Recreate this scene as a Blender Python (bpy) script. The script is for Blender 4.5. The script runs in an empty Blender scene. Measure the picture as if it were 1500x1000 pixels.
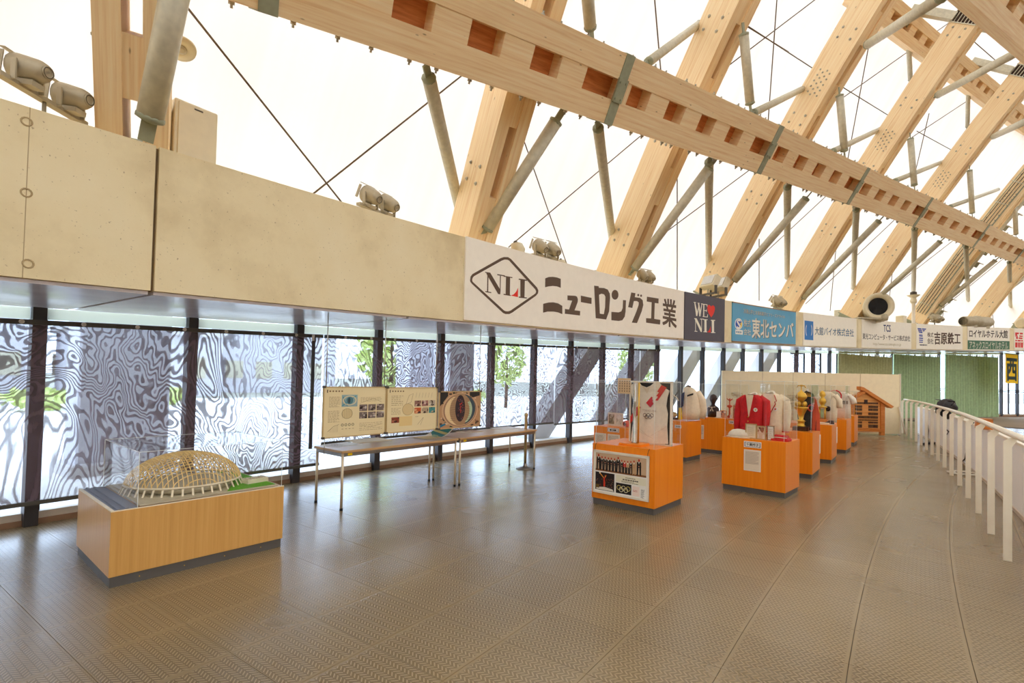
import bpy, math, random
from mathutils import Vector, Matrix
from mathutils.geometry import tessellate_polygon
rnd = random.Random(7)
S = bpy.context.scene
COL = S.collection
V = Vector
sin, cos, PI = math.sin, math.cos, math.pi
rad = math.radians

# ------------------------------------------------------------------ camera, sky, exposure
FPX, PITCH, ROLL, SHY, EYE = 741.69, 0.023708, 0.022418, 36.15, 1.6
cr, sr, cp, sp = cos(ROLL), sin(ROLL), cos(PITCH), sin(PITCH)
cam = bpy.data.cameras.new('camera')
cam.sensor_width = 36
cam.lens = FPX / 1500 * 36
cam.shift_y = SHY / 1500
cam.clip_end = 600
cam.clip_start = 0.05
cam_ob = bpy.data.objects.new('camera', cam)
COL.objects.link(cam_ob)
ax, au, af = V((1, 0, 0)), V((0, -sp, cp)), V((0, cp, sp))
rx_, up_ = ax * cr + au * sr, -ax * sr + au * cr
m = Matrix((rx_, up_, -af)).transposed().to_4x4()
m.translation = V((0, 0, EYE))
cam_ob.matrix_world = m
S.camera = cam_ob

SKY, SKY_TINT, EXPOSURE = 4.4, (0.77, 0.955, 1.26), 0.33
world = bpy.data.worlds.new('sky')
S.world = world
world.use_nodes = True
bg = world.node_tree.nodes['Background']
bg.inputs[0].default_value = (*SKY_TINT, 1)
bg.inputs[1].default_value = SKY
S.view_settings.view_transform = 'Standard'
S.view_settings.look = 'None'
S.view_settings.gamma = 1
S.view_settings.use_curve_mapping = False
S.view_settings.exposure = EXPOSURE
S.cycles.max_bounces = 10
S.cycles.diffuse_bounces = 6
S.cycles.glossy_bounces = 4
S.cycles.transparent_max_bounces = 24
S.cycles.transmission_bounces = 8
S.cycles.sample_clamp_indirect = 6
S.cycles.caustics_reflective = False
S.cycles.caustics_refractive = False

# ------------------------------------------------------------------ the plan: a ring building round CX, CY; pixel rays to find real places on it
CX, CY, R = 48.935, -32.436, 63.51
H = 1.2                                        # height of the concrete ring
PSI = rad(33)                                  # bearing of the roof grid
GU = V((cos(PSI), sin(PSI), 0))
GV = V((sin(PSI), -cos(PSI), 0))
ZZ = V((0, 0, 1))
E0 = V((0, 0, EYE))


def hz(a):                                     # underside of the ring (it climbs slowly round the hall)
    a = max(100.0, min(152.0, a))
    return 2.22 + (145.6 - a) * 0.0415


def pol(a, r, z=0.0):
    return V((CX + r * cos(rad(a)), CY + r * sin(rad(a)), z))


def ang_of(p):
    return math.degrees(math.atan2(p[1] - CY, p[0] - CX))


def ray(x, y):
    u0, v0 = x - 750, y - 500 - SHY
    u, v = u0 * cr + v0 * sr, -u0 * sr + v0 * cr
    a, b = u / FPX, -v / FPX
    return V((a, cp - b * sp, sp + b * cp))


def at_z(x, y, z):
    d = ray(x, y)
    return E0 + d * ((z - EYE) / d.z)


def at_y(x, y, yy):
    d = ray(x, y)
    return E0 + d * (yy / d.y)


def at_plane(x, y, p, n):
    d = ray(x, y)
    return E0 + d * ((p - E0).dot(n) / d.dot(n))


def at_cyl(x, y, r):
    d = ray(x, y)
    a = d.x ** 2 + d.y ** 2
    b = -2 * (d.x * CX + d.y * CY)
    c = CX * CX + CY * CY - r * r
    q = math.sqrt(b * b - 4 * a * c)
    return E0 + d * ((-b + q) / (2 * a))


def proj(p):
    d = V(p) - E0
    x, u, f = d.x, d.dot(au), d.dot(af)
    if f < 0.1:
        return (-9999, -9999, f)
    a, b = x / f * FPX, -u / f * FPX
    return (750 + a * cr - b * sr, 500 + SHY + a * sr + b * cr, f)


def mem_z(p):                                  # height of the roof membrane over a plan point
    dx, dy = p[0] - CX, p[1] - CY
    r = math.hypot(dx, dy)
    rho = max(0.0, R + 2.1 - r)
    q = min(rho, 20.0)
    return hz(ang_of(p)) + H - 0.1 + 2.1 * q - 0.05 * q * q


def at_mem(x, y, off):
    d = ray(x, y)
    t, st = 1.0, 0.05
    while t < 80:
        p = E0 + d * t
        if p.z > mem_z(p) - off or math.hypot(p.x - CX, p.y - CY) > R + 1.9:
            return p
        t += st
    return E0 + d * 40


# ------------------------------------------------------------------ mesh building
def lin(c):
    return tuple(((x / 255) / 12.92 if x / 255 <= 0.04045 else ((x / 255 + 0.055) / 1.055) ** 2.4) for x in c)


class MB:
    def __init__(self):
        self.v, self.f, self.uv, self.c, self.sm = [], [], [], [], []

    def face(self, pts, uv=None, col=None, smooth=False):
        i = len(self.v)
        self.v += [V(p) for p in pts]
        self.f.append(tuple(range(i, i + len(pts))))
        if uv is None:
            p0, p1, p2 = V(pts[0]), V(pts[1]), V(pts[2])
            e1 = p1 - p0
            n = e1.cross(p2 - p0)
            e1 = e1.normalized() if e1.length > 1e-9 else V((1, 0, 0))
            e2 = n.cross(e1)
            e2 = e2.normalized() if e2.length > 1e-12 else V((0, 1, 0))
            uv = [((V(p) - p0).dot(e1), (V(p) - p0).dot(e2)) for p in pts]
        self.uv.append(uv)
        self.c.append(col)
        self.sm.append(smooth)

    def box(self, o, X, Y, Z, g=None):
        """box from corner o along three edge vectors; uv u runs along the longest edge of each face"""
        o, X, Y, Z = V(o), V(X), V(Y), V(Z)
        if X.cross(Y).dot(Z) < 0:
            o, X = o + X, -X
        ou, ov = (rnd.uniform(0, 30), rnd.uniform(0, 30)) if g is None else g
        for a, b, s in ((Y, X, o), (X, Y, o + Z), (X, Z, o), (Z, X, o + Y), (Z, Y, o), (Y, Z, o + X)):
            la, lb = a.length, b.length
            pts = [s, s + a, s + a + b, s + b]
            q = [(0, 0), (la, 0), (la, lb), (0, lb)]
            if lb > la:
                q = [(y, x) for x, y in q]
            self.face(pts, [(x + ou, y + ov) for x, y in q])
        return self

    def cbox(self, c, sx, sy, sz, rz=0.0):
        X, Y = V((cos(rz), sin(rz), 0)) * sx, V((-sin(rz), cos(rz), 0)) * sy
        return self.box(V(c) - X / 2 - Y / 2 - V((0, 0, sz / 2)), X, Y, V((0, 0, sz)))

    def rbox(self, c, sx, sy, sz, b=0.01, rz=0.0):
        """upright box with chamfered top edge and upright corners"""
        pts = [(-sx / 2 + b, -sy / 2), (sx / 2 - b, -sy / 2), (sx / 2, -sy / 2 + b), (sx / 2, sy / 2 - b),
               (sx / 2 - b, sy / 2), (-sx / 2 + b, sy / 2), (-sx / 2, sy / 2 - b), (-sx / 2, -sy / 2 + b)]
        k = (1 - 2 * b / sx, 1 - 2 * b / sy)
        rings = [[(x, y, -sz / 2) for x, y in pts], [(x, y, sz / 2 - b) for x, y in pts], [(x * k[0], y * k[1], sz / 2) for x, y in pts]]
        f = lambda p: V(c) + V((p[0] * cos(rz) - p[1] * sin(rz), p[0] * sin(rz) + p[1] * cos(rz), p[2]))
        rings = [[f(p) for p in r] for r in rings]
        for a, b2 in zip(rings, rings[1:]):
            for i in range(8):
                j = (i + 1) % 8
                self.face([a[i], a[j], b2[j], b2[i]])
        self.face(rings[-1])
        self.face(rings[0][::-1])
        return self

    def tube(self, pts, r, n=8, cap=True, smooth=True):
        pts = [V(p) for p in pts]
        rr = r if isinstance(r, (list, tuple)) else [r] * len(pts)
        rings = []
        prev = None
        for i, p in enumerate(pts):
            t = (pts[min(i + 1, len(pts) - 1)] - pts[max(i - 1, 0)]).normalized()
            if prev is None:
                a = t.orthogonal().normalized()
            else:
                a = (prev - t * prev.dot(t))
                a = a.normalized() if a.length > 1e-6 else t.orthogonal().normalized()
            prev = a
            b = t.cross(a)
            rings.append([p + (a * cos(2 * PI * k / n) + b * sin(2 * PI * k / n)) * rr[i] for k in range(n)])
        L = 0
        for i in range(len(rings) - 1):
            l2 = L + (pts[i + 1] - pts[i]).length
            for k in range(n):
                j = (k + 1) % n
                u0, u1 = k / n * 2 * PI * rr[i], (k + 1) / n * 2 * PI * rr[i]
                self.face([rings[i][k], rings[i][j], rings[i + 1][j], rings[i + 1][k]], [(L, u0), (L, u1), (l2, u1), (l2, u0)], smooth=smooth)
            L = l2
        if cap:
            self.face(rings[0][::-1])
            self.face(rings[-1])
        return self

    def loft(self, secs, n=16, cap=True, smooth=True):
        """secs: (centre, rx, ry[, rz, power]) horizontal ellipses stacked along a path"""
        rings = []
        for s in secs:
            c, a, b = V(s[0]), s[1], s[2]
            rz = s[3] if len(s) > 3 else 0
            pw = s[4] if len(s) > 4 else 1
            ring = []
            for k in range(n):
                t = 2 * PI * k / n
                x, y = cos(t), sin(t)
                x, y = math.copysign(abs(x) ** pw, x) * a, math.copysign(abs(y) ** pw, y) * b
                ring.append(c + V((x * cos(rz) - y * sin(rz), x * sin(rz) + y * cos(rz), 0)))
            rings.append(ring)
        for i in range(len(rings) - 1):
            for k in range(n):
                j = (k + 1) % n
                self.face([rings[i][k], rings[i][j], rings[i + 1][j], rings[i + 1][k]], smooth=smooth)
        if cap:
            self.face(rings[0][::-1])
            self.face(rings[-1])
        return self

    def lathe(self, prof, c=(0, 0, 0), n=16, axis=None, smooth=True):
        """prof: (radius, height); axis: direction of the height"""
        c = V(c)
        w = V(axis).normalized() if axis is not None else V((0, 0, 1))
        a = w.orthogonal().normalized()
        b = w.cross(a)
        rings = [[c + w * h + (a * cos(2 * PI * k / n) + b * sin(2 * PI * k / n)) * max(r, 1e-4) for k in range(n)] for r, h in prof]
        for i in range(len(rings) - 1):
            for k in range(n):
                j = (k + 1) % n
                self.face([rings[i][k], rings[i][j], rings[i + 1][j], rings[i + 1][k]], smooth=smooth)
        if prof[0][0] > 1e-3:
            self.face(rings[0][::-1])
        if prof[-1][0] > 1e-3:
            self.face(rings[-1])
        return self

    def prism(self, poly, f, h):
        """poly in 2d, f maps (x, y, z) to 3d; extruded from z=0 to h"""
        a = sum(poly[i][0] * poly[(i + 1) % len(poly)][1] - poly[(i + 1) % len(poly)][0] * poly[i][1] for i in range(len(poly)))
        if a < 0:
            poly = poly[::-1]
        tri = tessellate_polygon([[V((x, y, 0)) for x, y in poly]])
        for t in tri:
            p = [poly[i] for i in t]
            ar = (p[1][0] - p[0][0]) * (p[2][1] - p[0][1]) - (p[2][0] - p[0][0]) * (p[1][1] - p[0][1])
            if ar < 0:
                p = p[::-1]
            self.face([f(x, y, h) for x, y in p], [(x, y) for x, y in p])
            self.face([f(x, y, 0) for x, y in p[::-1]], [(x, y) for x, y in p[::-1]])
        for i in range(len(poly)):
            j = (i + 1) % len(poly)
            self.face([f(*poly[i], 0), f(*poly[j], 0), f(*poly[j], h), f(*poly[i], h)])
        return self

    def ball(self, c, rx, ry=None, rz=None, n=12, m=8):
        ry = ry or rx
        rz = rz or rx
        c = V(c)
        P = lambda i, k: c + V((rx * sin(PI * i / m) * cos(2 * PI * k / n), ry * sin(PI * i / m) * sin(2 * PI * k / n), rz * cos(PI * i / m)))
        for i in range(m):
            for k in range(n):
                q = [P(i + 1, k), P(i + 1, k + 1), P(i, k + 1), P(i, k)]
                if i == 0:
                    q = q[:3]
                if i == m - 1:
                    q = [q[0], q[2], q[3]]
                self.face(q, smooth=True)
        return self

    def mesh(self, name, off=V((0, 0, 0)), weld=True):
        me = bpy.data.meshes.new(name)
        vs, idx, fs = [], {}, []
        for f in self.f:
            ff = []
            for i in f:
                p = self.v[i]
                if weld:
                    key = (round(p.x, 5), round(p.y, 5), round(p.z, 5))
                    j = idx.get(key)
                    if j is None:
                        j = idx[key] = len(vs)
                        vs.append(p - off)
                else:
                    j = len(vs)
                    vs.append(p - off)
                ff.append(j)
            fs.append(ff)
        keep = [k for k, f in enumerate(fs) if len(set(f)) == len(f)]
        me.from_pydata(vs, [], [fs[k] for k in keep])
        ul = me.uv_layers.new(name='UVMap')
        flat = []
        for k in keep:
            for q in self.uv[k]:
                flat += [q[0], q[1]]
        ul.data.foreach_set('uv', flat)
        if any(self.c[k] is not None for k in keep):
            ca = me.color_attributes.new('Col', 'FLOAT_COLOR', 'CORNER')
            fl = []
            for k in keep:
                cc = self.c[k] or (1, 1, 1)
                fl += [*cc, 1.0] * len(fs[k])
            ca.data.foreach_set('color', fl)
        me.polygons.foreach_set('use_smooth', [bool(self.sm[k]) for k in keep])
        me.update()
        return me


def put(o, label=None, cat=None, group=None, kind=None):
    if label:
        o['label'] = label
    if cat:
        o['category'] = cat
    if group:
        o['group'] = group
    if kind:
        o['kind'] = kind
    return o


def thing(name, label, cat, loc, rz=0.0, group=None, kind=None):
    o = bpy.data.objects.new(name, None)
    o.empty_display_size = 0.1
    COL.objects.link(o)
    o.location = V(loc)
    o.rotation_euler = (0, 0, rz)
    return put(o, label, cat, group, kind)


def part(name, mb, mat, parent, world=False, label=None, kind=None, weld=True):
    off = V((0, 0, 0))
    if world:
        q = parent
        while q is not None:
            off += q.location
            q = q.parent
    me = mb.mesh(name, off, weld)
    me.materials.append(mat)
    o = bpy.data.objects.new(name, me)
    COL.objects.link(o)
    o.parent = parent
    return put(o, label, None, None, kind)


def solo(name, mb, mat, label, cat, group=None, kind=None, weld=True):
    n = max(1, len(mb.v))
    c = sum(mb.v, V((0, 0, 0))) / n
    c.z = min(p.z for p in mb.v)
    me = mb.mesh(name, c, weld)
    me.materials.append(mat)
    o = bpy.data.objects.new(name, me)
    COL.objects.link(o)
    o.location = c
    return put(o, label, cat, group, kind)


# ------------------------------------------------------------------ flat print: coloured shapes on one sheet
_txt = {}


def text_tris(s, bold=0.0):
    key = (s, bold)
    if key in _txt:
        return _txt[key]
    cu = bpy.data.curves.new('t', 'FONT')
    cu.body = s
    cu.offset = bold
    cu.resolution_u = 2
    ob = bpy.data.objects.new('t', cu)
    COL.objects.link(ob)
    dg = bpy.context.evaluated_depsgraph_get()
    ev = ob.evaluated_get(dg)
    me = ev.to_mesh()
    out = []
    me.calc_loop_triangles()
    vs = [(v.co.x, v.co.y) for v in me.vertices]
    for t in me.loop_triangles:
        out.append([vs[i] for i in t.vertices])
    ev.to_mesh_clear()
    bpy.data.objects.remove(ob)
    bpy.data.curves.remove(cu)
    xs = [p[0] for t in out for p in t] or [0, 1]
    ys = [p[1] for t in out for p in t] or [0, 1]
    _txt[key] = (out, min(xs), max(xs), min(ys), max(ys))
    return _txt[key]


class Print:
    """2d shapes with a colour each; build maps (x, y, layer) to 3d"""

    def __init__(self):
        self.t = []
        self.n = 0

    def tri(self, pts, col, layer):
        a = (pts[1][0] - pts[0][0]) * (pts[2][1] - pts[0][1]) - (pts[2][0] - pts[0][0]) * (pts[1][1] - pts[0][1])
        if abs(a) < 1e-12:
            return
        self.t.append((pts if a > 0 else pts[::-1], col, layer))

    def poly(self, pts, col, layer=1, holes=()):
        loops = [[V((x, y, 0)) for x, y in pts]] + [[V((x, y, 0)) for x, y in h] for h in holes]
        flat = [p for l in loops for p in l]
        col = lin(col)
        for t in tessellate_polygon(loops):
            self.tri([(flat[i].x, flat[i].y) for i in t], col, layer)
        return self

    def rect(self, x0, y0, x1, y1, col, layer=1):
        return self.poly([(x0, y0), (x1, y0), (x1, y1), (x0, y1)], col, layer)

    def disc(self, x, y, rx, ry, col, layer=1, n=20):
        return self.poly([(x + rx * cos(2 * PI * k / n), y + ry * sin(2 * PI * k / n)) for k in range(n)], col, layer)

    def ring(self, x, y, rx, ry, w, col, layer=1, n=24, a0=0.0, a1=2 * PI):
        c = lin(col)
        for k in range(n):
            t0, t1 = a0 + (a1 - a0) * k / n, a0 + (a1 - a0) * (k + 1) / n
            o0, o1 = (x + rx * cos(t0), y + ry * sin(t0)), (x + rx * cos(t1), y + ry * sin(t1))
            i0, i1 = (x + (rx - w) * cos(t0), y + (ry - w) * sin(t0)), (x + (rx - w) * cos(t1), y + (ry - w) * sin(t1))
            self.tri([o0, o1, i1], c, layer)
            self.tri([o0, i1, i0], c, layer)
        return self

    def line(self, x0, y0, x1, y1, w, col, layer=1):
        d = math.hypot(x1 - x0, y1 - y0) or 1
        nx, ny = -(y1 - y0) / d * w / 2, (x1 - x0) / d * w / 2
        return self.poly([(x0 + nx, y0 + ny), (x0 - nx, y0 - ny), (x1 - nx, y1 - ny), (x1 + nx, y1 + ny)], col, layer)

    def text(self, s, x0, y0, x1, y1, col, layer=2, bold=0.0, q=None):
        """text stretched into the box; q: optional quad (bl, br, tr, tl) instead"""
        tr, a, b, c, d = text_tris(s)
        col = lin(col)
        for t, ox, oy in ((t, ox, oy) for ox, oy in (((0, 0),) if bold <= 0 else ((-bold, -bold), (bold, -bold), (bold, bold), (-bold, bold))) for t in tr):
            pts = []
            for px, py in t:
                px, py = px + ox * .6, py + oy * .45
                fx, fy = (px - a) / (b - a or 1), (py - c) / (d - c or 1)
                if q:
                    bl, br, t_r, tl = q
                    bx = (bl[0] + (br[0] - bl[0]) * fx, bl[1] + (br[1] - bl[1]) * fx)
                    tx = (tl[0] + (t_r[0] - tl[0]) * fx, tl[1] + (t_r[1] - tl[1]) * fx)
                    pts.append((bx[0] + (tx[0] - bx[0]) * fy, bx[1] + (tx[1] - bx[1]) * fy))
                else:
                    pts.append((x0 + (x1 - x0) * fx, y0 + (y1 - y0) * fy))
            self.tri(pts, col, layer)
        return self

    def greek(self, x0, y0, x1, y1, rows, col, layer=2, fill=0.45, seed=1):
        """rows of tiny illegible print"""
        g = random.Random(seed)
        h = (y1 - y0) / rows
        for r in range(rows):
            y = y1 - (r + 1) * h
            x = x0
            end = x1 - (x1 - x0) * (g.random() * 0.35 if g.random() < 0.4 else 0)
            while x < end:
                w = h * g.uniform(0.5, 1.6)
                self.rect(x, y, min(x + w, end), y + h * fill, col, layer)
                x += w + h * g.uniform(0.2, 0.5)
        return self

    def photo(self, x0, y0, x1, y1, cols, layer=2, n=5, seed=1):
        """a small photograph too fine to read: patches of its colours"""
        g = random.Random(seed)
        self.rect(x0, y0, x1, y1, cols[0], layer)
        for k in range(n):
            cx, cy = g.uniform(x0, x1), g.uniform(y0, y1)
            w, h = (x1 - x0) * g.uniform(.12, .35), (y1 - y0) * g.uniform(.1, .35)
            pts = [(min(x1, max(x0, cx + w * cos(a) * g.uniform(.5, 1))), min(y1, max(y0, cy + h * sin(a) * g.uniform(.5, 1)))) for a in [i * PI / 3 for i in range(6)]]
            try:
                self.poly(pts, cols[1 + k % (len(cols) - 1)], layer + 1)
            except Exception:
                pass
        return self

    def build(self, name, parent, f, world=False, label=None, eps=0.0007):
        mb = MB()
        for pts, col, layer in self.t:
            mb.face([f(x, y, layer * eps) for x, y in pts], [(x, y) for x, y in pts], col)
        return part(name, mb, M['print'], parent, world, label, weld=False)


# ------------------------------------------------------------------ materials
M = {}


def new_mat(name):
    mt = bpy.data.materials.new(name)
    mt.use_nodes = True
    nt = mt.node_tree
    b = nt.nodes['Principled BSDF']
    M[name] = mt
    return mt, nt, b


def N(nt, typ, **kw):
    n = nt.nodes.new(typ)
    for k, v in kw.items():
        setattr(n, k, v)
    return n


def math_n(nt, op, a, b=None, c=None):
    n = nt.nodes.new('ShaderNodeMath')
    n.operation = op
    for i, x in enumerate((a, b, c)):
        if x is None:
            continue
        if isinstance(x, (int, float)):
            n.inputs[i].default_value = x
        else:
            nt.links.new(x, n.inputs[i])
    return n.outputs[0]


def ramp(nt, src, stops):
    n = nt.nodes.new('ShaderNodeValToRGB')
    nt.links.new(src, n.inputs[0])
    els = n.color_ramp.elements
    while len(els) < len(stops):
        els.new(0.5)
    for e, (p, c) in zip(els, stops):
        e.position = p
        e.color = (*c, 1)
    return n.outputs[0]


def coords(nt, which='UV', scale=(1, 1, 1), rot=(0, 0, 0)):
    t = nt.nodes.new('ShaderNodeTexCoord')
    mp = nt.nodes.new('ShaderNodeMapping')
    mp.inputs['Scale'].default_value = scale
    mp.inputs['Rotation'].default_value = rot
    nt.links.new(t.outputs[which], mp.inputs[0])
    return mp.outputs[0]


def noise(nt, vec, scale, detail=3, rough=0.5, out=0):
    n = nt.nodes.new('ShaderNodeTexNoise')
    n.inputs['Scale'].default_value = scale
    n.inputs['Detail'].default_value = detail
    n.inputs['Roughness'].default_value = rough
    if vec is not None:
        nt.links.new(vec, n.inputs['Vector'])
    return n.outputs[out]


def bump(nt, b, h, strength, dist):
    n = nt.nodes.new('ShaderNodeBump')
    n.inputs['Strength'].default_value = strength
    n.inputs['Distance'].default_value = dist
    nt.links.new(h, n.inputs['Height'])
    nt.links.new(n.outputs[0], b.inputs['Normal'])


def plain(name, col, rough=0.6, metal=0.0, var=0.06, scale=8.0, spec=0.5, bmp=0.0, alpha=None):
    """a plain surface with slight procedural mottling; col in sRGB 0-255"""
    mt, nt, b = new_mat(name)
    c = lin(col)
    v = noise(nt, coords(nt, 'Object'), scale, 3)
    lo = tuple(max(0, x * (1 - var)) for x in c)
    hi = tuple(min(1, x * (1 + var)) for x in c)
    nt.links.new(ramp(nt, v, [(0.3, lo), (0.7, hi)]), b.inputs['Base Color'])
    b.inputs['Roughness'].default_value = rough
    b.inputs['Metallic'].default_value = metal
    b.inputs['Specular IOR Level'].default_value = spec
    if bmp:
        bump(nt, b, v, bmp, 0.01)
    return mt


def wood(name, c1, c2, c3, su=0.9, sv=14.0, rough=0.5, spec=0.4, knots=True):
    """streaked timber, grain along uv u (metres)"""
    mt, nt, b = new_mat(name)
    vec = coords(nt, 'UV', (su, sv, 1))
    n1 = noise(nt, vec, 2.2, 4, 0.6)
    base = ramp(nt, n1, [(0.32, lin(c1)), (0.52, lin(c2)), (0.72, lin(c3))])
    if knots:
        v2 = coords(nt, 'UV', (1.6, 5.0, 1))
        vo = nt.nodes.new('ShaderNodeTexVoronoi')
        vo.inputs['Scale'].default_value = 1.6
        nt.links.new(v2, vo.inputs['Vector'])
        k = ramp(nt, vo.outputs['Distance'], [(0.03, (1, 1, 1)), (0.08, (0, 0, 0))])
        mx = N(nt, 'ShaderNodeMix', data_type='RGBA')
        nt.links.new(k, mx.inputs['Factor'])
        nt.links.new(base, mx.inputs['A'])
        mx.inputs['B'].default_value = (*[x * 0.45 for x in lin(c1)], 1)
        base = mx.outputs['Result']
    nt.links.new(base, b.inputs['Base Color'])
    b.inputs['Roughness'].default_value = rough
    b.inputs['Specular IOR Level'].default_value = spec
    bump(nt, b, n1, 0.15, 0.002)
    return mt


def clear(name, tint=(0.97, 0.98, 0.98), ior=1.45, boost=1.0):
    """thin clear sheet: what is behind shows through, with a Fresnel reflection"""
    mt, nt, b = new_mat(name)
    nt.nodes.remove(b)
    out = nt.nodes['Material Output']
    tr = N(nt, 'ShaderNodeBsdfTransparent')
    tr.inputs[0].default_value = (*tint, 1)
    gl = N(nt, 'ShaderNodeBsdfGlossy')
    gl.inputs['Roughness'].default_value = 0.02
    fr = N(nt, 'ShaderNodeFresnel')
    fr.inputs['IOR'].default_value = ior
    mx = N(nt, 'ShaderNodeMixShader')
    geo = N(nt, 'ShaderNodeNewGeometry')
    # same Fresnel on both sides of the sheet
    inv = N(nt, 'ShaderNodeMix', data_type='FLOAT')
    nt.links.new(geo.outputs['Backfacing'], inv.inputs['Factor'])
    inv.inputs['A'].default_value = ior
    inv.inputs['B'].default_value = 1 / ior
    nt.links.new(inv.outputs['Result'], fr.inputs['IOR'])
    f = math_n(nt, 'MULTIPLY', fr.outputs[0], boost)
    nt.links.new(f, mx.inputs[0])
    nt.links.new(tr.outputs[0], mx.inputs[1])
    nt.links.new(gl.outputs[0], mx.inputs[2])
    nt.links.new(mx.outputs[0], out.inputs[0])
    return mt


# print colours come from the mesh's own colour attribute
mt, nt, b = new_mat('print')
at = N(nt, 'ShaderNodeAttribute', attribute_name='Col')
nt.links.new(at.outputs['Color'], b.inputs['Base Color'])
b.inputs['Roughness'].default_value = 0.55
b.inputs['Specular IOR Level'].default_value = 0.3

# roof membrane: white woven fabric that lets daylight through
mt, nt, b = new_mat('membrane')
nt.nodes.remove(b)
vec = coords(nt, 'UV', (1.0, 0.06, 1))
n1 = noise(nt, vec, 3.0, 3)
dif = N(nt, 'ShaderNodeBsdfDiffuse')
nt.links.new(ramp(nt, n1, [(0.3, (0.53, 0.51, 0.48)), (0.7, (0.58, 0.56, 0.52))]), dif.inputs[0])
trl = N(nt, 'ShaderNodeBsdfTranslucent')
nt.links.new(ramp(nt, n1, [(0.3, (0.200, 0.164, 0.127)), (0.7, (0.220, 0.181, 0.140))]), trl.inputs[0])
ad = N(nt, 'ShaderNodeAddShader')
nt.links.new(dif.outputs[0], ad.inputs[0])
nt.links.new(trl.outputs[0], ad.inputs[1])
nt.links.new(ad.outputs[0], nt.nodes['Material Output'].inputs[0])

# concrete with pits and stains
mt, nt, b = new_mat('concrete')
oc = coords(nt, 'Object')
n1 = noise(nt, oc, 0.9, 6, 0.6)
base = ramp(nt, n1, [(0.30, lin((216, 196, 152))), (0.5, lin((241, 225, 184))), (0.72, lin((247, 234, 198)))])
n2 = noise(nt, oc, 48.0, 2, 0.5)
pits = ramp(nt, n2, [(0.25, (0.6, 0.55, 0.5)), (0.31, (1, 1, 1))])
mx = N(nt, 'ShaderNodeMix', data_type='RGBA', blend_type='MULTIPLY')
mx.inputs['Factor'].default_value = 1
nt.links.new(base, mx.inputs['A'])
nt.links.new(pits, mx.inputs['B'])
nt.links.new(mx.outputs['Result'], b.inputs['Base Color'])
b.inputs['Roughness'].default_value = 0.75
bump(nt, b, n2, 0.25, 0.003)

# rubber floor tile with a raised herringbone tread; flat margin round each tile (uv in metres, 0 at the tile's centre)
mt, nt, b = new_mat('tread')
tc = N(nt, 'ShaderNodeUVMap')
sx = N(nt, 'ShaderNodeSeparateXYZ')
nt.links.new(tc.outputs[0], sx.inputs[0])
u, v = sx.outputs[0], sx.outputs[1]
CW, PT = 0.0325, 0.029
cu = math_n(nt, 'DIVIDE', math_n(nt, 'ADD', u, 10 * CW * 10), CW)
ci = math_n(nt, 'FLOOR', cu)
fu = math_n(nt, 'SUBTRACT', cu, ci)
odd = math_n(nt, 'MODULO', ci, 2.0)
sgn = math_n(nt, 'SUBTRACT', math_n(nt, 'MULTIPLY', odd, 2.0), 1.0)
slant = math_n(nt, 'MULTIPLY', math_n(nt, 'MULTIPLY', math_n(nt, 'SUBTRACT', fu, 0.5), CW), sgn)
w = math_n(nt, 'DIVIDE', math_n(nt, 'ADD', math_n(nt, 'ADD', v, 5.0), slant), PT)
fw = math_n(nt, 'FRACT', w)
dv = math_n(nt, 'ABSOLUTE', math_n(nt, 'SUBTRACT', fw, 0.5))
bar = N(nt, 'ShaderNodeMapRange', interpolation_type='SMOOTHSTEP')
nt.links.new(dv, bar.inputs[0])
bar.inputs[1].default_value, bar.inputs[2].default_value = 0.18, 0.24
bar.inputs[3].default_value, bar.inputs[4].default_value = 1.0, 0.0
du = math_n(nt, 'ABSOLUTE', math_n(nt, 'SUBTRACT', fu, 0.5))
ends = N(nt, 'ShaderNodeMapRange', interpolation_type='SMOOTHSTEP')
nt.links.new(du, ends.inputs[0])
ends.inputs[1].default_value, ends.inputs[2].default_value = 0.40, 0.45
ends.inputs[3].default_value, ends.inputs[4].default_value = 1.0, 0.0
edge = math_n(nt, 'MAXIMUM', math_n(nt, 'ABSOLUTE', u), math_n(nt, 'ABSOLUTE', v))
rim = N(nt, 'ShaderNodeMapRange')
nt.links.new(edge, rim.inputs[0])
rim.inputs[1].default_value, rim.inputs[2].default_value = 0.258, 0.268
rim.inputs[3].default_value, rim.inputs[4].default_value = 1.0, 0.0
hgt = math_n(nt, 'MULTIPLY', math_n(nt, 'MULTIPLY', bar.outputs[0], ends.outputs[0]), rim.outputs[0])
oi = N(nt, 'ShaderNodeObjectInfo')
gw = N(nt, 'ShaderNodeNewGeometry')
n1 = noise(nt, gw.outputs['Position'], 0.6, 3, 0.5)
base = ramp(nt, n1, [(0.28, lin((112, 95, 66))), (0.5, lin((123, 106, 75))), (0.75, lin((136, 118, 85)))])
hs = N(nt, 'ShaderNodeHueSaturation')
nt.links.new(base, hs.inputs['Color'])
nt.links.new(math_n(nt, 'MULTIPLY_ADD', oi.outputs['Random'], 0.16, 0.92), hs.inputs['Value'])
relief_light = N(nt, 'ShaderNodeMix', data_type='RGBA')  # bars lighter than the gaps: relief shading put into the colour; margin mid-tone
nt.links.new(math_n(nt, 'ADD', math_n(nt, 'MULTIPLY', hgt, 0.5), math_n(nt, 'MULTIPLY', math_n(nt, 'SUBTRACT', 1.0, rim.outputs[0]), 0.25)), relief_light.inputs['Factor'])
nt.links.new(hs.outputs[0], relief_light.inputs['A'])
relief_light.inputs['B'].default_value = (*lin((190, 166, 130)), 1)
nt.links.new(relief_light.outputs['Result'], b.inputs['Base Color'])
n3 = noise(nt, gw.outputs['Position'], 1.1, 2, 0.5)
rr = N(nt, 'ShaderNodeMapRange')
nt.links.new(n3, rr.inputs[0])
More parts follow.
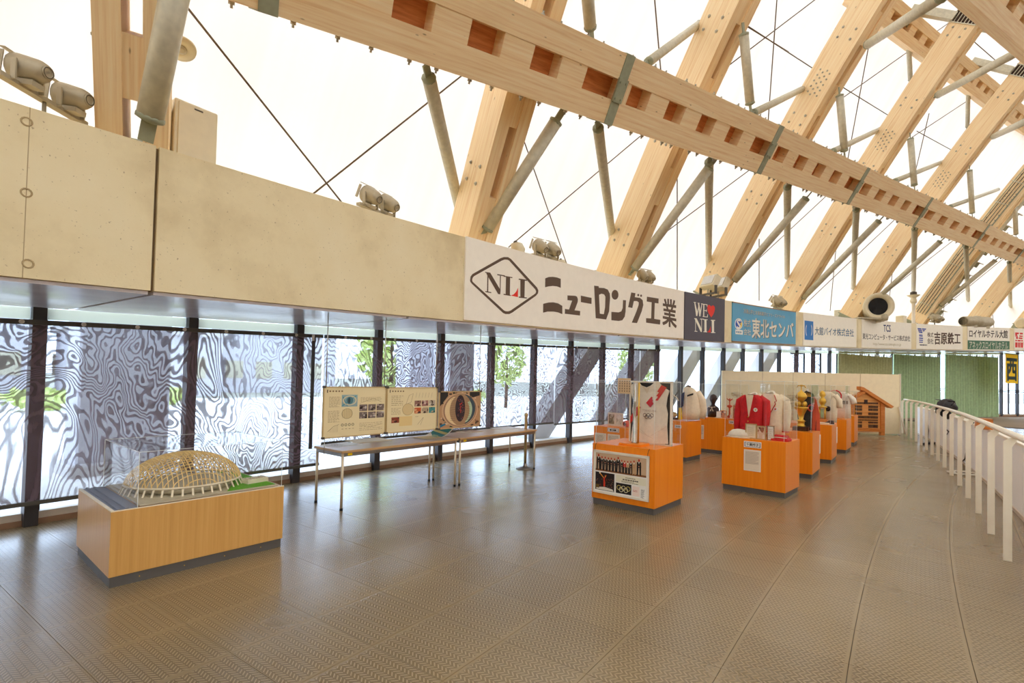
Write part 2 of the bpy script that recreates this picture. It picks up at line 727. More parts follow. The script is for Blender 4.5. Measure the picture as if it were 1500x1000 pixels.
rr.inputs[1].default_value, rr.inputs[2].default_value = 0.3, 0.7
rr.inputs[3].default_value, rr.inputs[4].default_value = 0.20, 0.28
nt.links.new(rr.outputs[0], b.inputs['Roughness'])
b.inputs['Specular IOR Level'].default_value = 0.75
bump(nt, b, hgt, 0.7, 0.0025)

# mesh roller blind: the camera's bright and dark moire bands are painted into its opacity
mt, nt, b = new_mat('blind_mesh')
nt.nodes.remove(b)
uvn = coords(nt, 'UV')
wv = N(nt, 'ShaderNodeTexNoise')
wv.inputs['Scale'].default_value = 0.8
wv.inputs['Detail'].default_value = 3.5
wv.inputs['Roughness'].default_value = 0.52
wv.inputs['Distortion'].default_value = 0.5
mpp = coords(nt, 'UV', (1.25, 0.8, 1))
nt.links.new(mpp, wv.inputs['Vector'])
fine = noise(nt, coords(nt, 'UV', (90, 6, 1)), 1.0, 1)
ph = math_n(nt, 'ADD', math_n(nt, 'MULTIPLY', wv.outputs[0], 300.0), math_n(nt, 'MULTIPLY', fine, 1.6))
sn = math_n(nt, 'SINE', ph)
big = noise(nt, coords(nt, 'UV', (0.8, 0.5, 1)), 0.9, 2)
lv = math_n(nt, 'ADD', math_n(nt, 'MULTIPLY', sn, 0.5), math_n(nt, 'MULTIPLY', math_n(nt, 'SUBTRACT', big, 0.5), 1.6))
op = N(nt, 'ShaderNodeMapRange', interpolation_type='SMOOTHSTEP')
nt.links.new(lv, op.inputs[0])
op.inputs[1].default_value, op.inputs[2].default_value = -0.55, 0.15
op.inputs[3].default_value, op.inputs[4].default_value = 0.92, 0.55
tr = N(nt, 'ShaderNodeBsdfTransparent')
df = N(nt, 'ShaderNodeBsdfDiffuse')
df.inputs[0].default_value = (*lin((128, 112, 122)), 1)
mx = N(nt, 'ShaderNodeMixShader')
nt.links.new(op.outputs[0], mx.inputs[0])
nt.links.new(tr.outputs[0], mx.inputs[1])
nt.links.new(df.outputs[0], mx.inputs[2])
nt.links.new(mx.outputs[0], nt.nodes['Material Output'].inputs[0])

wood('glulam', (236, 198, 148), (248, 220, 174), (252, 231, 193), 0.4, 12, 0.55)
wood('block_wood', (190, 112, 62), (214, 136, 80), (226, 156, 98), 1.0, 10, 0.6, knots=False)
wood('case_wood', (242, 130, 8), (248, 140, 16), (252, 150, 28), 0.35, 14, 0.32, 0.5, knots=False)
wood('maple', (210, 157, 84), (218, 166, 93), (224, 175, 102), 0.4, 16, 0.35, 0.5, knots=False)
wood('cedar', (198, 112, 44), (216, 132, 58), (228, 150, 76), 1.0, 14, 0.5, knots=False)
wood('table_wood', (190, 148, 100), (204, 164, 116), (214, 178, 134), 0.8, 20, 0.35, knots=False)
wood('ply', (222, 146, 70), (234, 164, 88), (240, 178, 106), 1.0, 12, 0.5, knots=False)
plain('soffit', (214, 206, 210), 0.22, 0.0, 0.12, 2.0, 0.7)
plain('joint', (120, 98, 68), 0.9)
plain('hairline', (184, 162, 122), 0.9)
plain('galv', (206, 200, 178), 0.45, 0.15, 0.10, 14)
plain('steel', (150, 144, 136), 0.35, 0.8, 0.06, 20)
plain('strap', (156, 160, 136), 0.55, 0.1, 0.08, 12)
plain('rod', (112, 96, 76), 0.5, 0.5)
plain('bolt', (186, 178, 160), 0.4, 0.6)
plain('hole', (58, 38, 24), 0.9)
plain('dark_frame', (58, 54, 55), 0.45, 0.1)
plain('rail_dark', (88, 84, 76), 0.6)
plain('pelmet', (222, 226, 206), 0.5)
plain('sill', (206, 190, 170), 0.45)
plain('sill_brown', (150, 114, 86), 0.5)
plain('plinth', (92, 88, 84), 0.5)
plain('white_paint', (238, 228, 210), 0.4, 0, 0.03)
plain('post_paint', (254, 244, 224), 0.4, 0, 0.03)
plain('low_wall', (252, 250, 246), 0.5, 0, 0.01)
plain('partition', (250, 234, 196), 0.6, 0, 0.03)
plain('fixture', (186, 174, 148), 0.45, 0.25, 0.12, 10)
plain('fixture_dark', (84, 76, 64), 0.5, 0.2)
plain('cream_paint', (228, 216, 186), 0.4, 0, 0.04)
plain('black', (26, 24, 26), 0.5)
plain('black_cloth', (44, 40, 40), 0.9, 0, 0.2, 30)
plain('white_cloth', (240, 230, 212), 0.85, 0, 0.05, 24, bmp=0.1)
plain('cream_cloth', (238, 220, 190), 0.85, 0, 0.06, 24, bmp=0.1)
plain('red_cloth', (205, 24, 30), 0.8, 0, 0.12, 20, bmp=0.1)
plain('navy', (52, 54, 82), 0.85, 0, 0.1, 20)
plain('gold', (226, 178, 70), 0.3, 0.75)
plain('bronze', (62, 40, 36), 0.4, 0.3, 0.15)
plain('red_paint', (206, 44, 36), 0.5)
plain('orange_red', (214, 84, 48), 0.6)
plain('paper', (244, 240, 232), 0.7, 0, 0.02)
plain('cream_paper', (240, 226, 196), 0.7, 0, 0.02)
plain('lawn', (96, 168, 30), 0.9, 0, 0.2, 60)
plain('model_plate', (196, 186, 160), 0.6)
plain('model_wood', (238, 206, 138), 0.55)
plain('model_white', (238, 226, 200), 0.5)
plain('ledge', (108, 104, 110), 0.3, 0.3)
plain('chrome', (200, 196, 188), 0.15, 0.9)
plain('leg_steel', (222, 204, 172), 0.3, 0.35)
plain('board_white', (250, 249, 246), 0.7, 0, 0.01)
plain('frame_gold', (206, 176, 120), 0.4, 0.3)
plain('edge_highlight', (236, 240, 236), 0.3)
plain('paving', (236, 232, 226), 0.9, 0, 0.08, 1.5)
plain('far_ground', (168, 166, 150), 0.9, 0, 0.12, 0.4)
plain('arena', (150, 128, 100), 0.9, 0, 0.08, 0.4)
plain('slab', (78, 66, 54), 0.8)
plain('outside_concrete', (206, 202, 200), 0.85, 0, 0.08, 1.0)
plain('bark', (96, 76, 58), 0.9)
plain('leaf', (206, 218, 140), 0.7, 0, 0.3, 6)
plain('building', (214, 212, 218), 0.8, 0, 0.1, 0.3)
plain('yellow_cloth', (252, 208, 20), 0.8, 0, 0.04)
plain('cable_black', (36, 32, 30), 0.6)
plain('cable_white', (226, 220, 206), 0.6)
plain('skin', (214, 164, 128), 0.6)
clear('glass', (0.95, 0.97, 0.97), 1.45, 1.0)
clear('acrylic', (0.965, 0.965, 0.955), 1.4, 0.9)

mt, nt, b = new_mat('frosted')
nt.nodes.remove(b)
df = N(nt, 'ShaderNodeBsdfDiffuse')
df.inputs[0].default_value = (.55, .58, .48, 1)
tl = N(nt, 'ShaderNodeBsdfTranslucent')
tl.inputs[0].default_value = (.30, .32, .25, 1)
ad = N(nt, 'ShaderNodeAddShader')
nt.links.new(df.outputs[0], ad.inputs[0])
nt.links.new(tl.outputs[0], ad.inputs[1])
nt.links.new(ad.outputs[0], nt.nodes['Material Output'].inputs[0])

# pleated curtain colours
plain('curtain_green', (182, 208, 164), 0.85, 0, 0.12, 10)
plain('curtain_olive', (204, 206, 156), 0.85, 0, 0.1, 10)

ONES = 'zeroth first second third fourth fifth sixth seventh eighth ninth tenth eleventh twelfth thirteenth fourteenth fifteenth sixteenth seventeenth eighteenth nineteenth twentieth'.split()


def nth(k):
    return ONES[k] if k <= 20 else ({2: 'twenty', 3: 'thirty'}[k // 10] + '-' + ONES[k % 10] if k % 10 else {3: 'thirtieth'}[k // 10])


# ================================================================== the setting
A0, A1 = 149.4, 100.0                           # visible stretch of the ring, in degrees round its centre


def arc_strip(mb, a0, a1, f0, f1, step=0.5, flip=False, uvs=1.0):
    """ruled strip between two lines f0(a), f1(a) -> point"""
    n = max(1, int(abs(a1 - a0) / step + 0.5))
    for i in range(n):
        p, q = a0 + (a1 - a0) * i / n, a0 + (a1 - a0) * (i + 1) / n
        pts = [f0(p), f0(q), f1(q), f1(p)]
        s0, s1 = p * rad(1) * R, q * rad(1) * R
        l = (f1(p) - f0(p)).length
        uv = [(s0, 0), (s1, 0), (s1, l), (s0, l)]
        if flip:
            pts, uv = pts[::-1], uv[::-1]
        mb.face(pts, uv)


def arc_box(mb, a0, a1, r0, r1, z0, z1, step=0.5):
    """curved bar; z0, z1 functions of the angle"""
    c = [lambda a: pol(a, r0, z0(a)), lambda a: pol(a, r1, z0(a)), lambda a: pol(a, r1, z1(a)), lambda a: pol(a, r0, z1(a))]
    for k in range(4):
        arc_strip(mb, a0, a1, c[k], c[(k + 1) % 4], step, flip=a1 < a0)
    for a, fl in ((a0, a1 > a0), (a1, a1 < a0)):
        pts = [f(a) for f in c]
        mb.face(pts if fl else pts[::-1])
    return mb


# ground, inside and out
mb = MB()
n = 96
for k in range(n):
    t0, t1 = 360 * k / n, 360 * (k + 1) / n
    for r0, r1 in ((0.0, 30.0), (30.0, R + 2.4)):
        mb.face([pol(t0, r0, -.05), pol(t0, r1, -.05), pol(t1, r1, -.05), pol(t1, r0, -.05)] if r0 else [pol(t0, r1, -.05), pol(t1, r1, -.05), pol(0, 0, -.05)])
solo('floor_arena', mb, M['arena'], 'brown hall ground beyond the white railing', 'floor', kind='structure')
mb = MB()
for k in range(n):
    t0, t1 = 360 * k / n, 360 * (k + 1) / n
    for r0, r1 in ((R + 2.4, R + 8), (R + 8, R + 30)):
        mb.face([pol(t0, r0, -.08), pol(t0, r1, -.08), pol(t1, r1, -.08), pol(t1, r0, -.08)])
solo('ground', mb, M['paving'], 'pale paving outside the windows', 'ground', kind='structure')
mb = MB()
for k in range(n):
    t0, t1 = 360 * k / n, 360 * (k + 1) / n
    for r0, r1 in ((R + 30, R + 80), (R + 80, R + 200)):
        mb.face([pol(t0, r0, -.08), pol(t0, r1, -.08), pol(t1, r1, -.08), pol(t1, r0, -.08)])
solo('ground_far', mb, M['far_ground'], 'duller ground beyond the paving', 'ground', kind='structure')

# floor: slab with rubber tread tiles laid in rings
PITCH_R, PITCH_A = 0.57, 0.5
rows = [R + 2.13 - PITCH_R * (k + .5) for k in range(16)]
fl = thing('floor', 'brown rubber floor of square tread tiles', 'floor', (0, 0, 0), kind='structure')
mb = MB()
arc_strip(mb, A0, 117.0, lambda a: pol(a, R + 2.14, -.012), lambda a: pol(a, R - 7.1, -.012), 0.5)
part('slab', mb, M['slab'], fl, True)


def tile_faces(mb, r, f):
    g = 0.0008
    h = PITCH_R / 2 - g
    wi, wo = rad(PITCH_A) * (r - h) / 2 - g, rad(PITCH_A) * (r + h) / 2 - g
    c = 0.0010
    lo = [(-h, -wi), (h, -wo), (h, wo), (-h, wi)]
    hi = [(-h + c, -wi + c), (h - c, -wo + c), (h - c, wo - c), (-h + c, wi - c)]
    mb.face([f(x, y, 0) for x, y in hi], [(y, x) for x, y in hi])
    for i in range(4):
        j = (i + 1) % 4
        q = [lo[i], lo[j], hi[j], hi[i]]
        mb.face([f(*lo[i], -.004), f(*lo[j], -.004), f(*hi[j], 0), f(*hi[i], 0)], [(y, x) for x, y in q])


tiles = []
for r in rows:
    a = 149.25
    while a > 118:
        p = pol(a, r)
        x, y, dpt = proj(p)
        on = dpt > 0.5 and -60 < x < 1560 and -50 < y < 1080
        tiles.append((dpt if on else 1e3 + dpt, a, r, on))
        a -= PITCH_A
tiles.sort()
row_mesh = {}
rest = MB()
made = 0
for dpt, a, r, on in tiles:
    if on and made < 295:
        if r not in row_mesh:
            mb = MB()
            tile_faces(mb, r, lambda x, y, z: V((x, y, z)))
            me = mb.mesh('tile')
            me.materials.append(M['tread'])
            row_mesh[r] = me
        o = bpy.data.objects.new('tile', row_mesh[r])
        COL.objects.link(o)
        o.location = pol(a, r)
        o.rotation_euler = (0, 0, rad(a))
        o.parent = fl
        made += 1
    else:
        c0, X, Y = pol(a, r), V((cos(rad(a)), sin(rad(a)), 0)), V((-sin(rad(a)), cos(rad(a)), 0))
        tile_faces(rest, r, lambda x, y, z: c0 + X * x + Y * y + ZZ * z)
part('far_tiles', rest, M['tread'], fl, True, kind='stuff', weld=False)

# concrete ring: cast segments with open joints between them
ring = thing('wall_upper', 'tan concrete ring beam above the windows', 'wall', pol(144, R, 2.2), kind='structure')
joints = [A0 + 1.2, 144.82, 134.9, 123.25, 111.5, 99.5]
for a, b2 in zip(joints, joints[1:]):
    mb = MB()
    arc_box(mb, a - .012, b2 + .012, R, R + 2.16, lambda t: hz(t), lambda t: hz(t) + H, 0.5)
    part('panel', mb, M['concrete'], ring, True)
mb = MB()
for a in joints[1:-1]:
    arc_box(mb, a + .02, a - .02, R + .03, R + 2.1, lambda t: hz(t) + .002, lambda t: hz(t) + H - .01)
part('joint', mb, M['joint'], ring, True)
mb = MB()                                        # cone holes left by the formwork, and a hairline between lifts
for x, y in ((39, 178), (38.5, 282), (41, 386)):
    p = at_cyl(x, y, R)
    nrm = (V((CX, CY, p.z)) - p).normalized()
    mb.lathe([(.034, .0), (.034, .004), (.024, .005), (.022, -.012)], p, 14, nrm)
part('tie_hole', mb, M['hairline'], ring, True, kind='stuff')
mb = MB()
a = ang_of(at_cyl(38.5, 282, R))
arc_box(mb, a + .0025, a - .0025, R - .001, R + .01, lambda t: hz(t), lambda t: hz(t) + H)
part('hairline', mb, M['hairline'], ring, True)

# soffit under the ring, grey panels with open joints
sof = thing('ceiling_soffit', 'smooth grey soffit panels under the concrete ring', 'ceiling', pol(144, R, 2.2), kind='structure')
a = A0 + 1.0
sj = [A0 + 1, 147.1, 144.82, 142.3, 139.8, 137.3, 134.9, 132.4, 129.9, 127.4, 124.9, 122.4, 119.9, 117.4, 114.9, 112.4, 109.9, 107.4, 104.9, 102.4, 99.8]
for a, b2 in zip(sj, sj[1:]):
    mb = MB()
    arc_box(mb, a - .018, b2 + .018, R + .035, R + 2.14, lambda t: hz(t) - .03, lambda t: hz(t) - .002, 0.6)
    part('panel', mb, M['soffit'], sof, True)

# roof membrane over the whole hall
mb = MB()
rings_r = [R + 2.1, R + 1.1, R, R - 1.5, R - 3, R - 5, R - 7, R - 9.5, R - 12, R - 15, R - 19, R - 24, 28, 14, 0.01]
angs = list(range(-180, 100, 6)) + [100 + 1.5 * k for k in range(int(80 / 1.5) + 1)]
angs = sorted(set(angs + [180]))
for a, b2 in zip(angs, angs[1:]):
    for r0, r1 in zip(rings_r, rings_r[1:]):
        pts = []
        for aa, rr_ in ((a, r0), (b2, r0), (b2, r1), (a, r1)):
            p = pol(aa, rr_)
            if rr_ < R - 20:
                p.z = 23.0 + (R - 20 - rr_) * .12
            else:
                p.z = mem_z(p)
            pts.append(p)
        mb.face(pts, [(a * rad(1) * R, R - r0), (b2 * rad(1) * R, R - r0), (b2 * rad(1) * R, R - r1), (a * rad(1) * R, R - r1)], smooth=True)
solo('ceiling', mb, M['membrane'], 'white translucent membrane roof rising from the concrete ring', 'ceiling', kind='structure')
mb = MB()                                        # the rest of the hall's outer wall, out of the picture
arc_strip(mb, A1, A0 - 360, lambda a: pol(a, R + 2.12, -.1), lambda a: pol(a, R + 2.12, hz(((a + 180) % 360) - 180) + H), 4, flip=True)
solo('wall_back', mb, M['concrete'], 'concrete wall closing the far side of the hall', 'wall', kind='structure')

# window bays: every 1.25 degrees
MUL = [145.04 + 1.25 * 3 - 1.25 * k for k in range(39)]
for k, (a, b2) in enumerate(zip(MUL, MUL[1:])):
    w = thing('window_%d' % (k + 1), '%s window bay of the glazed outer wall from the left' % nth(k + 1), 'window', pol(a, R + 2.15), kind='structure')
    arch = lambda t: hz(t) - .03
    mb = MB()
    arc_box(mb, a - .06, b2 + .06, R + 2.19, R + 2.20, lambda t: .12, lambda t: hz(t) - .14, 1.2)
    part('pane', mb, M['glass'], w, True)
    mb = MB()
    arc_box(mb, a, b2, R + 2.14, R + 2.26, lambda t: -.05, lambda t: .055, 1.2)
    part('sill', mb, M['sill_brown'], w, True)
    mb = MB()
    arc_box(mb, a - .05, b2 + .05, R + 2.15, R + 2.24, lambda t: .055, lambda t: .125, 1.2)
    part('bottom_rail', mb, M['sill'], w, True)
    mb = MB()
    arc_strip(mb, a - .05, b2 + .05, lambda t: pol(t, R + 2.16, hz(t) - .15), lambda t: pol(t, R + 2.16, hz(t) - .03), 1.2)
    part('head_panel', mb, M['frosted'], w, True)
    mb = MB()
    X, Y = V((cos(rad(a)), sin(rad(a)), 0)), V((-sin(rad(a)), cos(rad(a)), 0))
    mb.box(pol(a, R + 2.07, .0) - Y * .055, Y * .11, X * .13, ZZ * (hz(a) - .03))
    mb.box(pol(a, R + 2.2, .0) - Y * .03 - Y * .06, Y * .05, X * .06, ZZ * (hz(a) - .03))
    part('mullion', mb, M['dark_frame'], w, True)
    if 107 < a < 111.5 or a < 124:
        mb = MB()
        arc_box(mb, a - .06, b2 + .06, R + 2.14, R + 2.2, lambda t: 1.42, lambda t: 1.47, 1.2)
        arc_box(mb, a - .06, b2 + .06, R + 2.14, R + 2.2, lambda t: 1.52, lambda t: 1.56, 1.2)
        mid = (a + b2) / 2
        arc_box(mb, mid + .03, mid - .03, R + 2.14, R + 2.2, lambda t: .12, lambda t: hz(t) - .15, 1.2)
        part('transom', mb, M['dark_frame'], w, True)

# roller blinds of open mesh in front of the glass
BLINDS = [(149.2, 147.2, .30), (147.16, 142.28, .26), (142.25, 137.02, .56), (136.98, 133.6, .52), (133.55, 132.6, .6)]
BL_LAB = ['dark mesh roller blind at the left edge of the window wall', 'wide dark mesh blind behind the stadium model case',
          'dark mesh blind behind the hanging display boards', 'dark mesh blind left of the torch shirt display case', 'narrow dark mesh blind seen through the torch shirt case']
for (a, b2, zb), lab in zip(BLINDS, BL_LAB):
    t = thing('roller_blind', lab, 'blind', pol(a, R + 1.98, zb), group='mesh blinds along the window wall')
    mb = MB()
    arc_strip(mb, a, b2, lambda q: pol(q, R + 1.98, zb), lambda q: pol(q, R + 1.98, hz(q) - .19), 0.5)
    part('mesh_fabric', mb, M['blind_mesh'], t, True)
    mb = MB()
    arc_box(mb, a, b2, R + 1.955, R + 2.0, lambda q: hz(q) - .215, lambda q: hz(q) - .165, .6)
    part('top_rail', mb, M['rail_dark'], t, True)
    mb = MB()
    arc_box(mb, a, b2, R + 1.965, R + 1.995, lambda q: zb - .03, lambda q: zb + .01, .6)
    part('bottom_rail', mb, M['rail_dark'], t, True)
    q = a - .3
    while q > b2:
        p = pol(q, R + 1.95, hz(q) - .19)
        nrm = V((CX, CY, p.z)) - p
        mb = MB()
        mb.lathe([(.022, 0), (.022, .006), (.011, .007), (.011, 0)], p, 10, nrm)
        part('eyelet', mb, M['paper'], t, True)
        q -= .42
# a lone blind hanging far off behind the partition
for a, b2, lab in ((124.5, 123.6, 'narrow dark mesh blind far off above the white partition'), (123.0, 122.3, 'dark mesh strip beside the first green curtain')):
    t = thing('roller_blind', lab, 'blind', pol(a, R + 1.98, .6), group='mesh blinds along the window wall')
    mb = MB()
    arc_strip(mb, a, b2, lambda q: pol(q, R + 1.98, .6), lambda q: pol(q, R + 1.98, hz(q) - .15), 0.4)
    part('mesh_fabric', mb, M['blind_mesh'], t, True)
    mb = MB()
    arc_box(mb, a, b2, R + 1.96, R + 2.0, lambda q: hz(q) - .2, lambda q: hz(q) - .15, .6)
    part('top_rail', mb, M['rail_dark'], t, True)

# outside: leaning concrete legs that carry the ring, trees, low buildings
for k, a in enumerate((134.9, 132.2, 129.7, 127.2, 124.7)):
    mb = MB()
    p0, p1 = pol(a + .9, R + 3.6, -.08), pol(a - 1.3, R + 3.0, hz(a) + .6)
    Y = V((-sin(rad(a)), cos(rad(a)), 0)) * .42
    X = V((cos(rad(a)), sin(rad(a)), 0)) * .55
    for s in (0,):
        mb.box(p0 - Y, Y * 2, X, p1 - p0)
    solo('leaning_column', mb, M['outside_concrete'], '%s leaning concrete leg outside the glass, counted from the left' % nth(k + 1), 'column', 'concrete legs outside the windows')
mb = MB()
arc_box(mb, A0 + 2, A1, R + 2.3, R + 4.4, lambda t: hz(t) + .45, lambda t: hz(t) + .9, 1.0)
solo('beam_outer', mb, M['outside_concrete'], 'concrete eaves beam outside the glazed wall', 'beam', kind='structure')


for k, (px, rr_, w_) in enumerate(((176, 5.5, 1.25), (612, 6.5, 1.1), (664, 5.0, .9))):
    p = at_cyl(px, 560, R + rr_)
    q = ang_of(p)
    t = thing('concrete_pier', '%s upright concrete pier outside the blinds, counted from the left' % nth(k + 1), 'pier', V((p.x, p.y, -.08)), rad(q), 'concrete piers outside the windows')
    mb = MB().rbox((0, 0, 1.6), .7, w_, 3.2, .03)
    part('shaft', mb, M['building'], t)
    mb = MB().rbox((0, 0, .1), .9, w_ + .2, .2, .03)
    part('footing', mb, M['outside_concrete'], t)


def leafy(name, p, h, w, label, cat, trunk=True, n=520, seed=1, group=None):
    g = random.Random(seed)
    t = thing(name, label, cat, p, group=group)
    mb = MB()
    for _ in range(n):
        th, u, rr2 = g.uniform(0, 2 * PI), g.uniform(-1, 1), g.uniform(.35, 1) ** .5
        s = math.sqrt(1 - u * u) * rr2
        c = V((w * s * cos(th), w * s * sin(th), h * (.62 if trunk else .5) + u * rr2 * h * (.38 if trunk else .5)))
        d1 = V((g.uniform(-1, 1), g.uniform(-1, 1), g.uniform(-1, 1))).normalized() * w * .16
        d2 = d1.orthogonal().normalized() * w * .10
        mb.face([c - d1, c + d2, c + d1, c - d2])
    part('crown', mb, M['leaf'], t, kind='stuff', weld=False)
    mb = MB()
    mb.tube([(0, 0, 0), (.03, .02, h * .4), (0, .05, h * .7)], [w * .09, w * .07, w * .03], 7)
    part('trunk', mb, M['bark'], t)


for k, (px, rr_, h_, w_, lab) in enumerate(((572, 11, 4.3, 1.25, 'green tree outside between the first two hanging boards'), (742, 15, 4.6, 1.1, 'slim green tree outside right of the hanging boards'),
                                            (932, 10, 4.4, 1.0, 'green tree outside above the torch shirt case'))):
    p = at_cyl(px, 540, R + rr_)
    leafy('tree', V((p.x, p.y, -.08)), h_, w_, lab, 'tree', seed=3 + k, n=420)
for k, (px, rr_, w) in enumerate(((60, 22, 1.2), (230, 24, 1.3), (690, 20, 1.1))):
    p = at_cyl(px, 560, R + rr_)
    leafy('shrub', V((p.x, p.y, -.08)), .9, w, '%s low green shrub across the paving, counted from the left' % nth(k + 1), 'shrub', False, 160, 20 + k, 'shrubs across the paving')
for k, (a, rr_, sx_, sz_) in enumerate(((149.5, 34, 9, 4.2), (143.0, 40, 8, 5.2), (138.0, 36, 8, 4.0), (132.0, 42, 9, 5.0))):
    t = thing('building', '%s pale low building across the paving, counted from the left' % nth(k + 1), 'building', pol(a, R + rr_, -.08), rad(a + 90), 'low buildings outside')
    mb = MB().box((-sx_ / 2, -3, 0), (sx_, 0, 0), (0, 6, 0), (0, 0, sz_))
    part('wall', mb, M['building'], t)
    mb = MB().box((-sx_ / 2 - .3, -3.3, sz_), (sx_ + .6, 0, 0), (0, 6.6, 0), (0, 0, .35))
    part('roof', mb, M['outside_concrete'], t)
    for q in range(4):
        for s in (-1, 1):
            mb = MB().box((-sx_ / 2 + 1 + q * sx_ / 4, s * 3.02 - .03, 1.2), (sx_ / 7, 0, 0), (0, .06, 0), (0, 0, 1.4))
            part('window', mb, M['galv'], t)

# ================================================================== timber roof frame
RAF = [  # base point of the inner edge, slope and curvature of the rise
    (V((-3.55, 4.21, 3.62)), 1.72, .045), (V((-0.72, 7.95, 3.90)), 1.75, .050), (V((2.36, 11.48, 3.96)), 1.688, .0463),
    (V((5.92, 14.96, 4.04)), 1.675, .045), (V((10.22, 18.54, 4.31)), 1.66, .0335), (V((14.68, 21.64, 4.44)), 1.66, .040),
    (at_cyl(1358, 466, R + .5), 1.66, .04), (at_cyl(1443, 468, R + .5), 1.66, .04), (at_cyl(1513, 475, R + .5), 1.66, .04)]
RAF_LAB = ['nearest timber rafter rising behind the steel tube, at the far left', 'timber rafter standing at the left end of the NLI sign',
           'timber rafter rising above the right half of the NLI sign', 'timber rafter rising above the WE NLI sign', 'timber rafter rising above the sky blue sign',
           'timber rafter rising behind the big fan barrel', 'timber rafter carrying the cable ladder and ribbed duct', 'timber rafter above the short fan by the hotel sign', 'last timber rafter at the right edge']
PW, PG, PD = .185, .14, .75                      # ply width, gap, depth
CLEN = 7.2


def raf_pt(i, t):
    B, a, b2 = RAF[i]
    return B + GV * t + ZZ * (a * t - b2 * t * t)


def raf_n(i, t):                                 # outward normal of the rafter, in its own plane
    B, a, b2 = RAF[i]
    s = a - 2 * b2 * t
    return (GV * -s + ZZ).normalized() if False else (ZZ * 1 - GV * s).normalized()


for i in range(9):
    th = thing('timber_rafter', RAF_LAB[i], 'rafter', RAF[i][0], group='timber rafters of the roof')
    t0 = (hz(ang_of(RAF[i][0])) + H - RAF[i][0].z) / RAF[i][1] + .03
    t1 = 8.5 if i > 2 else 6.5
    ts = [t0 + (t1 - t0) * k / 14 for k in range(15)]
    for s in (0, 1):
        mb = MB()
        off = GU * (s * (PW + PG))
        L, g = 0, (rnd.uniform(0, 20), rnd.uniform(0, 20))
        for q, (ta, tb) in enumerate(zip(ts, ts[1:])):
            pa, pb = raf_pt(i, ta) + off, raf_pt(i, tb) + off
            na, nb = raf_n(i, ta) * PD, raf_n(i, tb) * PD
            W = GU * PW
            d = (pb - pa).length
            ring4a = [pa, pa + W, pa + W + na, pa + na]
            ring4b = [pb, pb + W, pb + W + nb, pb + nb]
            wv = [0, PW, PW + PD, 2 * PW + PD, 2 * PW + 2 * PD]
            for k in range(4):
                j = (k + 1) % 4
                mb.face([ring4a[k], ring4b[k], ring4b[j], ring4a[j]],
                        [(L + g[0], wv[k] + g[1]), (L + d + g[0], wv[k] + g[1]), (L + d + g[0], wv[k + 1] + g[1]), (L + g[0], wv[k + 1] + g[1])])
            if q == 0:
                mb.face(ring4a)
            if q == len(ts) - 2:
                mb.face(ring4b[::-1])
            L += d
        part('ply', mb, M['glulam'], th, True)
    # spacer blocks between the plies: solid stretches with open slots between
    t = t0 if i else t0 + .22
    while t < t1 - .3:
        pa = raf_pt(i, t)
        tl = min(.42 if i else .25, t1 - t)
        X = raf_pt(i, t + tl) - pa
        nn = raf_n(i, t)
        mb = MB().box(pa + GU * PW + nn * .03, X, GU * PG, nn * (PD - .06))
        part('spacer_block', mb, M['glulam'], th, True)
        t += .95
    mb = MB()                                    # bolts in fours, and the dense patch of a splice
    t = .35
    while t < t1 - .5:
        for dt in (0, .13):
            for dn in (.2, .55):
                p = raf_pt(i, t + dt) + raf_n(i, t) * dn
                mb.lathe([(.03, 0), (.03, .012), (.013, .013), (.013, .03)], p, 7, -GU)
        t += 1.15
    if i in (3, 4, 5, 6):
        for a in range(5):
            for c in range(4):
                p = raf_pt(i, 3.05 + a * .075 + (c % 2) * .03) + raf_n(i, 3.1) * (.2 + c * .1)
                mb.lathe([(.022, 0), (.022, .012), (.01, .013), (.01, .025)], p, 6, -GU)
    part('bolt', mb, M['bolt'], th, True, kind='stuff')
    mb = MB()
    p, nn = raf_pt(i, t0), raf_n(i, t0)
    X = (raf_pt(i, t0) - raf_pt(i, t0 + .2)).normalized()
    mb.box(p - GU * .03 - nn * .03, GU * (2 * PW + PG + .06), nn * (PD + .06), X * .05)
    mb.box(p + GU * .1 + X * .05, GU * (2 * PW + PG - .2), nn * PD, X * .22)
    part('shoe', mb, M['strap'], th, True)

# purlin: two chords with blocks between, crossing in front of the rafters
PUR = [5.96, 6.46, 6.86, 7.26, 7.64]                # heights of the steel straps, climbing with the ring
PLATE_PX = [(907, 133), (1128, 220), (1257, 273), (1352, 311), (1437, 346)]
PUR_P = []
for pz, px in zip(PUR, PLATE_PX):
    PUR_P.append(at_z(*px, pz))
d0 = PUR_P[1] - PUR_P[0]
PUR_P = [PUR_P[0] - d0 * 1.0 - d0 * .02, *PUR_P]
dl = PUR_P[-1] - PUR_P[-2]
PUR_P = [PUR_P[0] - d0 * 1.0, *PUR_P, PUR_P[-1] + dl, PUR_P[-1] + dl * 2]
PN = (ZZ * -sin(rad(33)) + GV * cos(rad(33)))    # its slotted face looks down and inwards
pu_t = thing('timber_purlin', 'long double timber purlin crossing in front of the rafters', 'beam', PUR_P[2])
PC, PGAP, PTH = .33, .28, .42


def pur_frame(k):
    p, q = PUR_P[k], PUR_P[k + 1]
    d = (q - p).normalized()
    nn = (PN - d * PN.dot(d)).normalized()
    up = nn.cross(d)
    if up.z < 0:
        up = -up
    return p, q, d, nn, up


